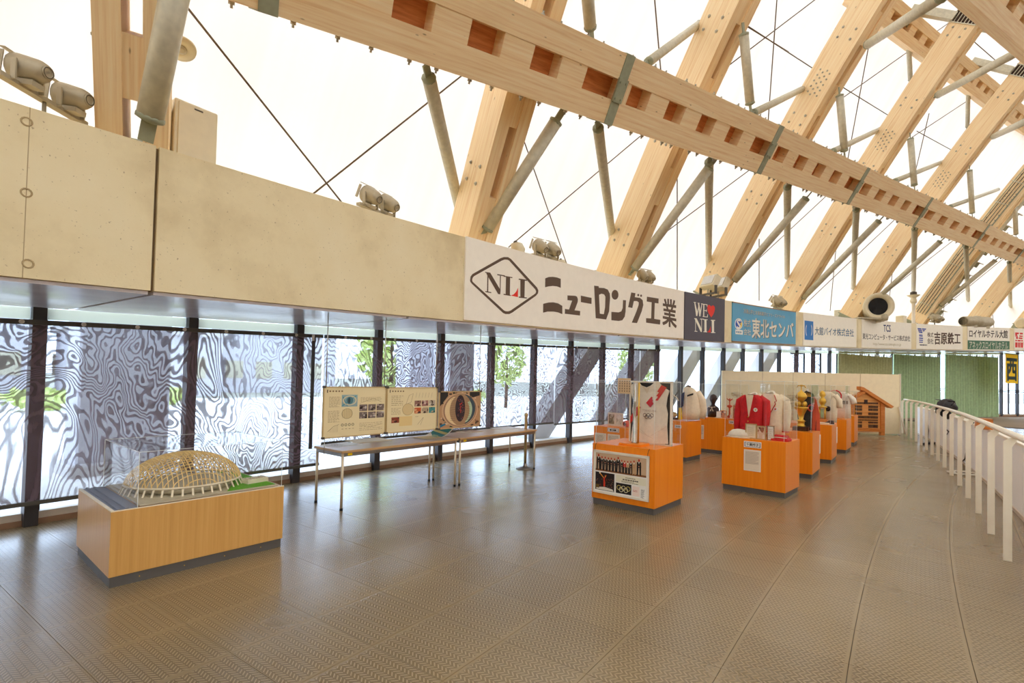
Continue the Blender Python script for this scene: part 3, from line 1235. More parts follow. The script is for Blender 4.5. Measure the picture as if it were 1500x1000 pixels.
for k in range(len(PUR_P) - 1):
    p, q, d, nn, up = pur_frame(k)
    L = (q - p).length
    for s in (-1, 1):
        mb = MB()
        o = p + up * (PGAP / 2 if s > 0 else -PGAP / 2 - PC) - nn * PTH
        mb.box(o + d * .01, d * (L - .02), up * PC, nn * PTH)
        part('chord', mb, M['glulam'], pu_t, True)
    nb = 5
    for j in range(nb):
        c = p + d * (L * (j + .5) / nb + (.12 if j % 2 else -.05))
        c0 = p + d * (L * j / nb)
        bw = L / nb * .50 if 0 < j < nb else L / nb * .5
        mb = MB().box(c0 - d * (bw * .5 if j else -.0) - up * PGAP / 2 - nn * (PTH - .02), d * (bw if j else bw * .5), up * PGAP, nn * (PTH - .03))
        part('block', mb, M['block_wood'] if False else M['glulam'], pu_t, True)
    mb = MB().box(p + d * .0 - up * PGAP / 2 - nn * .26, d * L, up * PGAP, nn * .05)
    part('back_board', mb, M['block_wood'], pu_t, True)
    mb = MB()
    j = 0
    while j * .42 < L - .3:
        for s in (-1, 1):
            c = p + d * (.3 + j * .42) + up * s * (PGAP / 2 + PC) - nn * (.14 if j % 2 else .26)
            mb.lathe([(.03, 0), (.03, .03), (.014, .03), (.014, .06)], c, 6, up * s)
        j += 1
    part('bolt', mb, M['bolt'], pu_t, True, kind='stuff')
    if k > 0:
        mb = MB()
        hh = PGAP / 2 + PC
        mb.box(p - d * .09 - up * (hh + .01) + nn * .0, d * .18, up * (2 * hh + .02), nn * .012)
        mb.box(p - d * .1 - up * .16, d * .2, up * .32, nn * .035)
        mb.box(p - d * .09 + up * hh, d * .18, up * .012, -nn * PTH)
        mb.box(p - d * .09 - up * (hh + .012), d * .18, up * .012, -nn * PTH)
        for sx_ in (-.06, .06):
            for sy in (-.11, .11):
                mb.lathe([(.018, .03), (.018, .05)], p + d * sx_ + up * sy, 7, nn)
        part('steel_strap', mb, M['strap'], pu_t, True)


def pur_at(x, y):
    """point on the purlin's line that shows at a pixel column/row"""
    best = None
    for k in range(len(PUR_P) - 1):
        p, q, d, nn, up = pur_frame(k)
        for j in range(41):
            c = p + (q - p) * (j / 40)
            X, Y, f = proj(c)
            if f < .2:
                continue
            e = (X - x) ** 2 * .9 + (Y - y) ** 2 * .1
            if best is None or e < best[0]:
                best = (e, c, nn, up)
    return best[1] - best[2] * .25, best[3]


# outer purlin glimpsed between the rafters at the upper right, and an upper inner one in the corner
def small_purlin(p, q, label, nn, cs=.26, gap=.22, th=.34):
    t = thing('timber_purlin', label, 'beam', p)
    d = (q - p).normalized()
    nn = (nn - d * nn.dot(d)).normalized()
    up = nn.cross(d)
    if up.z < 0:
        up = -up
    L = (q - p).length
    for s in (-1, 1):
        mb = MB().box(p + up * (gap / 2 if s > 0 else -gap / 2 - cs) - nn * th, d * L, up * cs, nn * th)
        part('chord', mb, M['glulam'], t, True)
    n = max(2, int(L / .8))
    for j in range(n):
        mb = MB().box(p + d * (L * j / n) - up * gap / 2 - nn * (th - .01), d * (L / n * .5), up * gap, nn * (th - .04))
        part('block', mb, M['glulam'], t, True)
    mb = MB().box(p - up * gap / 2 - nn * th, d * L, up * gap, nn * .04)
    part('back_board', mb, M['block_wood'], t, True)


vpl = V((0, 0, 0)) + GV * -6.25
qa, qb = at_plane(1262, -16, vpl, GV), at_plane(1400, 92, vpl, GV)
qc = at_plane(1470, 150, vpl, GV)
small_purlin(qa, qc + (qc - qb) * 1.2, 'short lengths of outer purlin seen between the upper rafters', PN)
vq = GV * -2.6
qd, qe = at_plane(1462, -20, vq, GV), at_plane(1545, 66, vq, GV)
small_purlin(qd - (qe - qd) * 1.0, qe + (qe - qd) * 1.5, 'upper inner purlin cutting across the top right corner', PN)

# grey steel box beams and slotted plates between the upper rafters
def bar(name, p, q, w, h, mat, label, cat, group=None):
    d = (q - p).normalized()
    s = d.cross(ZZ).normalized()
    u_ = s.cross(d)
    mb = MB().box(p - s * w / 2 - u_ * h / 2, q - p, s * w, u_ * h)
    return solo(name, mb, mat, label, cat, group)


for i, a, b2, c, e, lab in ((4, (1336, 14), (1399, 25), (1438, 38), (1503, 50), 'between the third and fourth upper rafters'),
                            (5, (1424, 90), (1482, 104), (1512, 110), (1560, 120), 'beside the outer purlin at the right edge')):
    pl = at_plane(*a, vpl, GV)
    pr = at_plane(*b2, RAF[i][0], GU)
    bar('steel_beam', pl, pr, .2, .22, M['galv'], 'grey steel box beam %s' % lab, 'steel beam', 'grey box beams between rafters')
    p2 = at_plane(*c, RAF[i][0] + GU * .52, GU)
    bar('steel_beam', p2, p2 + (pr - pl) * 1.1, .2, .22, M['galv'], 'grey steel box beam running on past the slotted plate, %s' % lab, 'steel beam', 'grey box beams between rafters')
    t = thing('slotted_plate', 'dark slotted joint plate across the rafter %s' % lab, 'joint plate', pr)
    tt = 0.0
    best = min((abs(proj(raf_pt(i, k * .05) + raf_n(i, k * .05) * .4)[1] - b2[1]), k * .05) for k in range(160))
    tt = best[1]
    p, nn = raf_pt(i, tt), raf_n(i, tt)
    X = (raf_pt(i, tt + .1) - raf_pt(i, tt - .1)).normalized()
    mb = MB().box(p - GU * .015 - X * .16 + nn * .02, X * .32, nn * (PD - .04), GU * .014)
    part('plate', mb, M['hole'], t, True)
    mb = MB()
    for k in range(8):
        mb.box(p - GU * .03 - X * .17 + nn * (.02 + k * (PD - .06) / 7), X * .34, nn * .02, GU * .02)
    for s in (-.18, .16):
        mb.box(p - GU * .03 + X * s + nn * .0, X * .025, nn * PD, GU * .03)
    part('fin', mb, M['galv'], t, True)


def strut(p, q, r, label, ends=True):
    t = thing('steel_tube', label, 'strut', p, group='round steel struts of the roof')
    d = (q - p).normalized()
    mb = MB().tube([p + d * .18, q - d * .18], r, 12)
    part('tube', mb, M['galv'], t, True)
    mb = MB()
    o = d.orthogonal().normalized()
    for a, s in ((p, 1), (q, -1)):
        mb = MB()
        mb.box(a - o * r * .55 - d.cross(o) * .012, d * s * .26, o * r * 1.1, d.cross(o) * .024)
        mb.lathe([(r * .5, 0), (r * 1.06, .02), (r * 1.06, .05), (r, .06)], a + d * s * .16, 10, d * s)
        part('end_fitting', mb, M['strap'], t, True)


ordn = ['first', 'second', 'third', 'fourth', 'fifth', 'sixth', 'seventh', 'eighth', 'ninth']
# from the purlin down and left to the rafter feet
TA = [((255, 0), (213, 207), 0), ((855, 152), (704, 350), 1), ((1080, 238), (922, 403), 2), ((1217, 285), (1070, 418), 3), ((1320, 320), (1172, 441), 4),
      ((1406, 351), (1284, 438), 5), ((1484, 378), (1372, 452), 6), ((1530, 402), (1440, 457), 7)]
for k, (a, b2, i) in enumerate(TA):
    if i == 0:
        q = at_cyl(*b2, R + .12)
        p = at_plane(*a, q + GV * .55, GV)
        p = q + (p - q) * 1.5
    else:
        p, upv = pur_at(*a)
        p = p - upv * (PGAP / 2 + PC)
        q = at_plane(*b2, RAF[i][0] + GU * (PW + PG / 2), GU)
        if q.z > RAF[i][0].z + 1.2 or q.z < 2:
            q = raf_pt(i, .05) + GU * .25
    strut(p, q, .098, 'steel tube slanting from the foot of the %s rafter up right to the purlin' % ordn[i])
# upright tubes from the purlin straps down to the ring
TB = [((651, 85), (671, 296), 1), ((908, 170), (897, 350), 2), ((1068, 228), (1038, 387), 3), ((1183, 268), (1153, 408), 4), ((1281, 302), (1250, 423), 5), ((1364, 332), (1338, 432), 6), ((1437, 360), (1418, 441), 7), ((1498, 385), (1480, 452), 8)]
for k, (a, b2, i) in enumerate(TB):
    p, upv = pur_at(*a)
    p = p - upv * (PGAP / 2 + PC)
    q = at_plane(*b2, RAF[i][0] - GU * .04, GU)      # just clear of the rafter's outer edge, then down to the ring
    q = q + (q - E0).normalized() * .5           # and so behind it
    d = (q - p).normalized()
    q = q + d * min(4.0, max(0.0, (q.z - (hz(ang_of(q)) + H)) / -d.z if d.z < -.1 else 0))
    strut(p, q, .088, '%s upright steel tube between the ring and the purlin, counted from the left' % nth(k + 1))
# tubes from the purlin up to the rafters' undersides
TC = [((870, 76), (856, -60), 1), ((1098, 180), (1088, 33), 2), ((1237, 242), (1229, 128), 3), ((1338, 286), (1333, 195), 4), ((1423, 321), (1420, 242), 5), ((1487, 345), (1486, 285), 6)]
for k, (a, b2, i) in enumerate(TC):
    p, upv = pur_at(*a)
    p = p + upv * (PGAP / 2 + PC)
    q = at_plane(*b2, RAF[i][0] + GU * (PW + PG / 2), GU)
    strut(p, q, .085, 'steel tube rising from the purlin to the underside of the %s rafter' % ordn[i])
# tubes leaning right from the purlin up behind the next rafter
TD = [((942, 112), (1018, 40), 2), ((1100, 179), (1174, 131), 3), ((1215, 235), (1283, 192), 4), ((1308, 276), (1376, 239), 5), ((1388, 310), (1455, 280), 6)]
for k, (a, b2, i) in enumerate(TD):
    p, upv = pur_at(*a)
    p = p + upv * (PGAP / 2 + PC)
    q = at_plane(*b2, RAF[i][0] - GU * .05, GU)
    q = q + (q - p) * .16
    strut(p, q, .075, 'steel tube leaning right from the purlin to the back of the %s rafter' % ordn[i])
# front tubes from the rafters up to the upper inner purlin
for k, (a, b2, i) in enumerate((((1268, 67), (1375, -2), 3), ((1370, 141), (1506, 68), 4), ((1455, 200), (1530, 165), 5))):
    p = at_plane(*a, RAF[i][0] + GU * (PW + PG / 2), GU)
    q = at_plane(*b2, GV * -3.2, GV)
    strut(p, p + (q - p) * 1.08, .10, 'steel tube rising right from the %s rafter to the upper purlin' % ordn[i])
# two pale uprights behind the outer purlin
for k, (a, b2) in enumerate((((1329, 33), (1334, 122)), ((1419, 107), (1417, 190)))):
    p = at_mem(a[0], a[1], 1.0)
    q = at_mem(b2[0], b2[1], .8)
    strut(p, q, .07, 'pale steel upright hanging under the outer purlin, %s one' % ('left' if k == 0 else 'right'))

# thin crossing tie rods just under the membrane
RODS = [((272, 8), (505, 302)), ((456, 286), (695, 96)), ((762, 190), (832, 392)), ((745, 362), (955, 185)),         ((782, 0), (820, 122)), ((959, 0), (970, 128)), ((1080, 30), (1155, 76)), ((1066, 97), (1200, -5)), ((1138, 0), (1124, 195)), ((1095, 38), (1195, 103)),
        ((1235, 128), (1303, 170)), ((1232, 145), (1392, 32)), ((1272, 70), (1240, 244)), ((1343, 192), (1398, 222)), ((1336, 201), (1450, 126)), ((1361, 166), (1339, 260)),
        ((992, 250), (992, 428)), ((905, 392), (1110, 240)), ((1112, 350), (1112, 440)), ((1065, 422), (1220, 278)), ((1225, 360), (1216, 455)), ((1180, 445), (1325, 308)), ((1311, 365), (1300, 462)),
        ((1283, 440), (1412, 340)), ((1392, 395), (1380, 468)), ((1376, 455), (1478, 372)), ((1450, 420), (1456, 480)), ((1438, 455), (1500, 410)), ((1420, 55), (1500, 125)), ((1395, -5), (1500, 20))]
RODS.sort(key=lambda r: r[0][0] + r[1][0])
for k, (a, b2) in enumerate(RODS):
    p, q = at_mem(*a, .75), at_mem(*b2, .75)
    mb = MB().tube([p, q], .014 if k > 4 else .012, 6)
    solo('tie_rod', mb, M['rod'], '%s thin tie rod under the membrane, counted from the left' % nth(k + 1), 'tie rod', 'thin tie rods under the membrane')

# cable ladder and ribbed duct on the seventh rafter
t = thing('cable_ladder', 'steel cable ladder with black cables up the side of a rafter', 'cable ladder', raf_pt(6, .1))
for s in range(2):
    mb = MB()
    mb.tube([raf_pt(6, k * .5 + .1) + raf_n(6, k * .5) * (.12 + s * .46) - GU * .10 for k in range(16)], .018, 6)
    part('rail', mb, M['strap'], t, True)
for k in range(13):
    tt = .3 + k * .55
    mb = MB().tube([raf_pt(6, tt) + raf_n(6, tt) * .08 - GU * .12, raf_pt(6, tt) + raf_n(6, tt) * .68 - GU * .12], .016, 6)
    part('rung', mb, M['galv'], t, True)
for s in range(4):
    mb = MB().tube([raf_pt(6, k * .5 + .05) + raf_n(6, k * .5) * (.16 + s * .12) - GU * .04 for k in range(16)], .013, 6)
    part('cable', mb, M['cable_black'], t, True)
t = thing('ribbed_duct', 'grey ribbed metal duct with lit gaps beside the cable ladder', 'duct', raf_pt(6, .1))
mb = MB()
for k in range(15):
    a, b2 = raf_pt(6, k * .5 + .1) + GU * .62, raf_pt(6, k * .5 + .6) + GU * .62
    mb.box(a, b2 - a, GU * .30, raf_n(6, k * .5) * .05)
part('tray', mb, M['galv'], t, True)
for k in range(22):
    a = raf_pt(6, k * .34 + .15) + GU * .93
    X = raf_pt(6, k * .34 + .3) - raf_pt(6, k * .34 + .15)
    mb = MB().box(a, X * .8, GU * .4, raf_n(6, k * .34) * .04)
    part('rib', mb, M['strap'], t, True)
    mb = MB().box(a + X * .8, X * .12, GU * .44, raf_n(6, k * .34) * -.14)
    part('fin', mb, M['galv'], t, True)

# ================================================================== signs along the ring
def sgn_xy(x, y):
    """picture point -> (metres along the ring, height over its lower edge) on the sign face"""
    p = at_cyl(x, y, R - .02)
    a = ang_of(p)
    return (-a * rad(1) * R, p.z - hz(a))


def sgn_f(x, y, z):
    a = -x / (rad(1) * R)
    return pol(a, R - .028 - z, hz(a) + y)


def sign(name, x0, x1, h0, h1, mat, label, edge=None, yref=480):
    a0, a1 = ang_of(at_cyl(x0, yref, R)), ang_of(at_cyl(x1, yref, R))
    t = thing(name, label, 'sign', pol((a0 + a1) / 2, R - .02, hz((a0 + a1) / 2) + h0), group='sponsor boards along the concrete ring')
    mb = MB()
    arc_box(mb, a0, a1, R - .027, R - .001, lambda q: hz(q) + h0, lambda q: hz(q) + h1, .4)
    part('board', mb, mat, t, True)
    if edge:
        mb = MB()
        arc_box(mb, a0, a1, R - .032, R - .001, lambda q: hz(q) + h0 - .03, lambda q: hz(q) + h0, .4)
        arc_box(mb, a0, a1, R - .032, R - .001, lambda q: hz(q) + h1, lambda q: hz(q) + h1 + .03, .4)
        part('edging', mb, edge, t, True)
    return t, a0, a1


plain('sign_white', (252, 245, 230), 0.45, 0, 0.02)
plain('sign_dark', (80, 76, 88), 0.6, 0, 0.06, 3)
plain('sign_blue', (84, 168, 210), 0.5, 0, 0.05, 3)
plain('sign_green', (56, 112, 78), 0.5, 0, 0.04)
BR, RED = (98, 76, 58), (238, 48, 30)


def crop_pts(pts, ox, oy, s):
    return [sgn_xy(ox + x / s, oy + y / s) for x, y in pts]


# the large white board
sg, a0, a1 = sign('sponsor_sign', 677.5, 1000, .02, H + .01, M['sign_white'], 'long white board lettered NLI in a diamond and brown Japanese characters')
pr = Print()
C5 = lambda p: crop_pts(p, 680, 360, 8.3333)
outer = [(66, 420), (72, 375), (95, 345), (440, 150), (480, 137), (530, 138), (565, 160), (885, 510), (900, 545), (895, 580), (870, 610), (580, 815), (545, 832), (500, 832), (470, 820), (90, 465), (70, 440)]
inner = [(92, 415), (98, 390), (115, 370), (455, 180), (490, 167), (525, 170), (545, 182), (862, 530), (873, 555), (866, 580), (560, 790), (530, 800), (500, 798), (480, 788), (112, 452), (95, 435)]
pr.poly(C5(outer), BR, 1, [C5(inner)])
NLI = [[(262, 320), (312, 328), (437, 540), (435, 592), (408, 588), (268, 345)], [(277, 350), (290, 372), (287, 560), (273, 557)],
       [(250, 318), (300, 327), (300, 338), (250, 329)], [(252, 552), (325, 565), (325, 577), (250, 564)], [(430, 365), (442, 367), (437, 560), (428, 545)],
       [(398, 345), (490, 360), (490, 373), (398, 358)], [(505, 378), (555, 385), (552, 605), (500, 598)], [(475, 365), (582, 382), (582, 394), (475, 377)],
       [(475, 585), (562, 600), (562, 612), (475, 598)], [(680, 412), (735, 420), (730, 630), (680, 625)], [(660, 400), (760, 415), (760, 429), (660, 414)],
       [(660, 618), (760, 630), (760, 643), (660, 632)]]
NLR = [(560, 606), (600, 592), (630, 557), (652, 510), (650, 626)]
nl = [C5(p) for p in NLI]
nr = C5(NLR)
for p in nl:
    pr.poly(p, BR, 2)
pr.poly(nr, RED, 2)
pr.build('logo', sg, sgn_f, True, 'brown diamond outline round NLI with a red wedge')
pr = Print()
C6 = lambda p: crop_pts(p, 780, 370, 6.522)
for pts in ([(118, 245), (150, 233), (190, 231), (230, 237), (266, 250), (266, 336), (230, 322), (190, 318), (150, 322), (116, 330)],
            [(98, 488), (150, 476), (195, 474), (240, 484), (281, 508), (281, 587), (240, 570), (195, 562), (140, 562), (97, 573)],
            [(330, 408), (405, 412), (422, 420), (430, 445), (428, 470), (410, 520), (398, 550), (452, 557), (450, 600), (305, 583), (306, 537), (345, 543), (360, 500), (375, 458), (330, 453)],
            [(458, 410), (561, 432), (560, 490), (458, 472)],
            [(862, 452), (890, 455), (886, 560), (878, 610), (855, 645), (820, 652), (750, 645), (750, 565), (820, 570), (845, 560), (858, 530)],
            [(940, 380), (980, 387), (974, 425), (1025, 432), (1050, 455), (1055, 500), (1040, 560), (995, 672), (945, 668), (990, 560), (1010, 500), (1012, 475), (995, 462), (965, 462), (950, 528), (910, 520), (925, 450)],
            [(1090, 420), (1202, 438), (1200, 485), (1165, 480), (1160, 632), (1218, 642), (1215, 686), (1082, 668), (1082, 625), (1130, 628), (1135, 474), (1088, 466)]):
    pr.poly(C6(pts), BR, 2)
pr.poly(C6([(585, 315), (628, 320), (630, 335), (680, 338), (715, 352), (735, 390), (738, 430), (728, 560), (700, 638), (600, 625)]), BR, 2,
        [C6([(632, 402), (655, 392), (680, 398), (693, 420), (690, 520), (678, 588), (640, 582)])])
pr.poly(C6([(785 + 33 * cos(k * PI / 8), 402 + 47 * sin(k * PI / 8)) for k in range(16)]), BR, 2)
for cx, cy in ((1007, 405), (1034, 411)):
    pr.poly(C6([(cx + 9 * cos(k * PI / 5), cy + 12 * sin(k * PI / 5)) for k in range(10)]), BR, 2)
pr.text('業', 0, 0, 1, 1, BR, 2, 0.03, C6([(1240, 690), (1372, 722), (1370, 455), (1240, 437)]))
pr.build('lettering', sg, sgn_f, True)

# WE (heart) NLI
sg, a0, a1 = sign('sponsor_sign', 1001.5, 1060, .0, H + .01, M['sign_dark'], 'dark grey banner lettered WE heart NLI')
pr = Print()
CW_ = lambda p: crop_pts(p, 1000, 425, 12.5)
xs = [q[0] for p in nl for q in p]
ys = [q[1] for p in nl for q in p]
bl, br_, trr, tll = CW_([(205, 757), (592, 787), (592, 545), (205, 503)])


def remap(p):
    out = []
    for x, y in p:
        fx, fy = (x - min(xs)) / (max(xs) - min(xs)), (y - min(ys)) / (max(ys) - min(ys))
        b2 = (bl[0] + (br_[0] - bl[0]) * fx, bl[1] + (br_[1] - bl[1]) * fx)
        t2 = (tll[0] + (trr[0] - tll[0]) * fx, tll[1] + (trr[1] - tll[1]) * fx)
        out.append((b2[0] + (t2[0] - b2[0]) * fy, b2[1] + (t2[1] - b2[1]) * fy))
    return out


WH = (246, 242, 226)
for p in nl:
    pr.poly(remap(p), WH, 2)
pr.poly(remap(nr), RED, 3)
for p in ([(205, 218), (222, 220), (265, 400), (258, 472), (240, 470)], [(245, 470), (262, 472), (295, 275), (285, 270)], [(275, 235), (295, 238), (325, 400), (312, 478), (298, 476)],
          [(302, 478), (318, 478), (352, 250), (340, 248)], [(195, 214), (240, 219), (240, 230), (195, 225)], [(265, 228), (305, 233), (305, 243), (265, 238)], [(330, 240), (362, 245), (362, 254), (330, 250)],
          [(372, 255), (390, 258), (388, 488), (370, 485)], [(360, 248), (446, 258), (446, 300), (438, 300), (432, 270), (360, 260)], [(388, 365), (425, 369), (425, 352), (434, 352), (434, 395), (425, 395), (425, 380), (388, 376)],
          [(360, 474), (440, 484), (448, 440), (458, 442), (452, 496), (360, 486)]):
    pr.poly(CW_(p), WH, 2)
heart = [(516, 498), (492, 460), (468, 420), (450, 370), (444, 325), (450, 288), (468, 268), (490, 270), (506, 288), (512, 308), (522, 290), (542, 276), (566, 282), (582, 310), (585, 350), (572, 400), (550, 450)]
pr.poly(CW_(heart), RED, 2)
pr.build('lettering', sg, sgn_f, True)

# sky blue board
sg, a0, a1 = sign('sponsor_sign', 1071.5, 1164.5, .05, H - .04, M['sign_blue'], 'sky blue board with white Japanese lettering and a round S logo', M['sill_brown'])
CB = lambda p: crop_pts(p, 1060, 436, 12.5)
pr = Print()
DK = (70, 70, 66)
for s, q in (('冷凍山芋と冷凍和菓子とフリーズドライの', [(362, 285), (1115, 380), (1115, 325), (362, 195)]), ('株式', [(362, 530), (490, 545), (490, 405), (362, 390)]),
             ('会社', [(362, 680), (495, 692), (495, 575), (362, 560)]), ('東北センバ', [(515, 735), (1272, 735), (1272, 460), (515, 372)])):
    big = s == '東北センバ'
    pr.text(s, 0, 0, 1, 1, DK, 1, 0.055 if big else .03, CB([(x + (6 if big else 2), y + (5 if big else 2)) for x, y in q]))
    pr.text(s, 0, 0, 1, 1, (248, 240, 224), 2, 0.035 if big else .012, CB(q))
pr.build('lettering', sg, sgn_f, True)
pr = Print()
c = [(x, y) for x, y in [(270 + 72 * cos(k * PI / 12), 480 + 105 * sin(k * PI / 12)) for k in range(24)]]
pr.poly(CB(c), (248, 244, 236), 1)
pr.poly(CB([(270 + 58 * cos(k * PI / 12), 480 + 88 * sin(k * PI / 12)) for k in range(24)]), (28, 84, 186), 2)
pr.poly(CB([(300, 462), (330, 450), (325, 520), (300, 560), (285, 540), (305, 500)]), (252, 214, 30), 3)
pr.text('S', 0, 0, 1, 1, (248, 244, 236), 4, 0.04, CB([(238, 565), (302, 565), (302, 398), (238, 398)]))
pr.poly(CB([(210, 580), (345, 595), (345, 676), (210, 664)]), (248, 244, 236), 1)
pr.greek(*CB([(222, 640)])[0], *CB([(330, 610)])[0], 1, (110, 150, 180), 2, .8, 4)
pr.build('logo', sg, sgn_f, True, 'round white and blue S logo with a yellow patch')

# white board of the bio company
sg, a0, a1 = sign('sponsor_sign', 1175.5, 1253.5, .02, H, M['sign_white'], 'white board with a blue B logo and thin blue Japanese lettering')
CT = lambda p: crop_pts(p, 1170, 455, 8.5714)
pr = Print()
pr.poly(CT([(70, 122), (180, 135), (180, 370), (70, 362)]), (40, 122, 200), 1)
pr.poly(CT([(125 + 42 * cos(k * PI / 12), 246 + 100 * sin(k * PI / 12)) for k in range(24)]), (240, 236, 222), 2,
        [CT([(125 + 36 * cos(k * PI / 12), 246 + 90 * sin(k * PI / 12)) for k in range(24)])])
pr.text('B', 0, 0, 1, 1, (240, 236, 222), 2, -.01, CT([(98, 310), (152, 314), (152, 185), (98, 180)]))
pr.build('logo', sg, sgn_f, True, 'blue square with a white ringed B')
pr = Print()
pr.text('大館バイオ株式会社', 0, 0, 1, 1, (24, 104, 150), 2, .012, CT([(200, 303), (688, 326), (688, 232), (200, 200)]))
pr.build('lettering', sg, sgn_f, True)

# white board of the computer company
sg, a0, a1 = sign('sponsor_sign', 1261.5, 1334, .02, H, M['sign_white'], 'white board lettered TCS in navy over brown Japanese lettering and a web address')
pr = Print()
pr.text('TCS', 0, 0, 1, 1, (30, 50, 110), 2, .03, CT([(1062, 262), (1150, 266), (1150, 180), (1062, 176)]))
pr.text('東光コンピュータ・サービス株式会社', 0, 0, 1, 1, (66, 52, 42), 2, .02, CT([(800, 356), (1396, 384), (1396, 316), (800, 280)]))
pr.text('http://www.tcs.tokogis.co.jp', 0, 0, 1, 1, (196, 184, 146), 2, .008, CT([(930, 440), (1282, 450), (1282, 408), (930, 398)]))
pr.build('lettering', sg, sgn_f, True)

# white board of the ironworks
sg, a0, a1 = sign('sponsor_sign', 1341.5, 1409, .02, H, M['sign_white'], 'white board with a striped blue Y logo and bold brown Japanese lettering')
CY_ = lambda p: crop_pts(p, 1330, 465, 16.667)
pr = Print()
for p in ([(225, 258), (318, 262), (340, 320), (350, 380), (262, 366)], [(330, 264), (445, 270), (372, 358)], [(268, 400), (350, 404), (350, 416), (268, 412)], [(268, 426), (352, 432), (356, 464), (270, 458)],
          [(268, 486), (362, 492), (362, 520), (268, 514)], [(268, 536), (360, 542), (360, 568), (268, 562)], [(268, 586), (358, 590), (358, 614), (268, 610)]):
    pr.poly(CY_(p), (36, 66, 168), 2)
for y in (292, 330):
    pr.poly(CY_([(225, y), (445, y + 4), (445, y + 14), (225, y + 10)]), (243, 233, 214), 3)
pr.greek(*CY_([(285, 682)])[0], *CY_([(465, 650)])[0], 1, (70, 70, 90), 2, .8, 5)
pr.build('logo', sg, sgn_f, True, 'blue striped Y emblem')
pr = Print()
KB = (84, 58, 38)
pr.text('株式', 0, 0, 1, 1, KB, 2, .02, CY_([(470, 470), (615, 485), (615, 368), (470, 355)]))
pr.text('会社', 0, 0, 1, 1, KB, 2, .02, CY_([(470, 636), (618, 645), (618, 515), (470, 500)]))
pr.text('吉原鉄工', 0, 0, 1, 1, KB, 2, .05, CY_([(640, 650), (1275, 650), (1275, 380), (640, 350)]))
pr.build('lettering', sg, sgn_f, True)

# hotel board, white over green
sg, a0, a1 = sign('sponsor_sign', 1416.5, 1478, .0, H, M['sign_white'], 'hotel board with brown lettering on white above white lettering on green')
CH = lambda p: crop_pts(p, 1400, 430, 12.5)
mb = MB()
arc_box(mb, a0 - .005, a1 + .005, R - .0285, R - .02, lambda q: hz(q) + .05, lambda q: hz(q) + .50, .4)
part('lower_panel', mb, M['sign_green'], sg, True, 'green lower half of the board')
pr = Print()
pr.text('ロイヤルホテル大館', 0, 0, 1, 1, (62, 46, 36), 3, .04, CH([(245, 798), (945, 815), (945, 672), (245, 655)]))
pr.text('アネックスロイヤルホテル', 0, 0, 1, 1, (246, 240, 226), 3, .015, CH([(248, 1010), (950, 1022), (950, 885), (248, 868)]))
pr.build('lettering', sg, sgn_f, True)

# red lettered board cut by the frame
sg, a0, a1 = sign('sponsor_sign', 1485, 1530, .02, H, M['sign_white'], 'white board with blocky red characters at the right edge')
pr = Print()
RR = (226, 44, 40)
for p in ([(1085, 710), (1150, 712), (1152, 740), (1120, 742), (1140, 828), (1100, 826), (1105, 760), (1085, 800)], [(1165, 715), (1225, 716), (1225, 745), (1175, 745)], [(1160, 765), (1222, 768), (1222, 790), (1165, 790)], [(1150, 800), (1220, 806), (1215, 832), (1150, 826)],
          [(1088, 845), (1118, 846), (1118, 872), (1088, 871)], [(1128, 846), (1185, 849), (1185, 874), (1128, 872)], [(1195, 849), (1225, 850), (1225, 876), (1195, 874)],
          [(1086, 890), (1122, 890), (1122, 985), (1086, 983)], [(1130, 890), (1150, 891), (1150, 985), (1130, 985)], [(1158, 891), (1182, 891), (1182, 987), (1158, 986)], [(1190, 892), (1228, 893), (1228, 988), (1190, 987)]):
    pr.poly(CH(p), RR, 2)
pr.build('lettering', sg, sgn_f, True)

# ================================================================== lamps, fans and boxes standing on the ring
def top_at(x, y, dr=.3):
    """point on the ring's top that shows in pixel column x"""
    a = ang_of(at_cyl(x, y, R + dr))
    return pol(a, R + dr, hz(a) + H), a


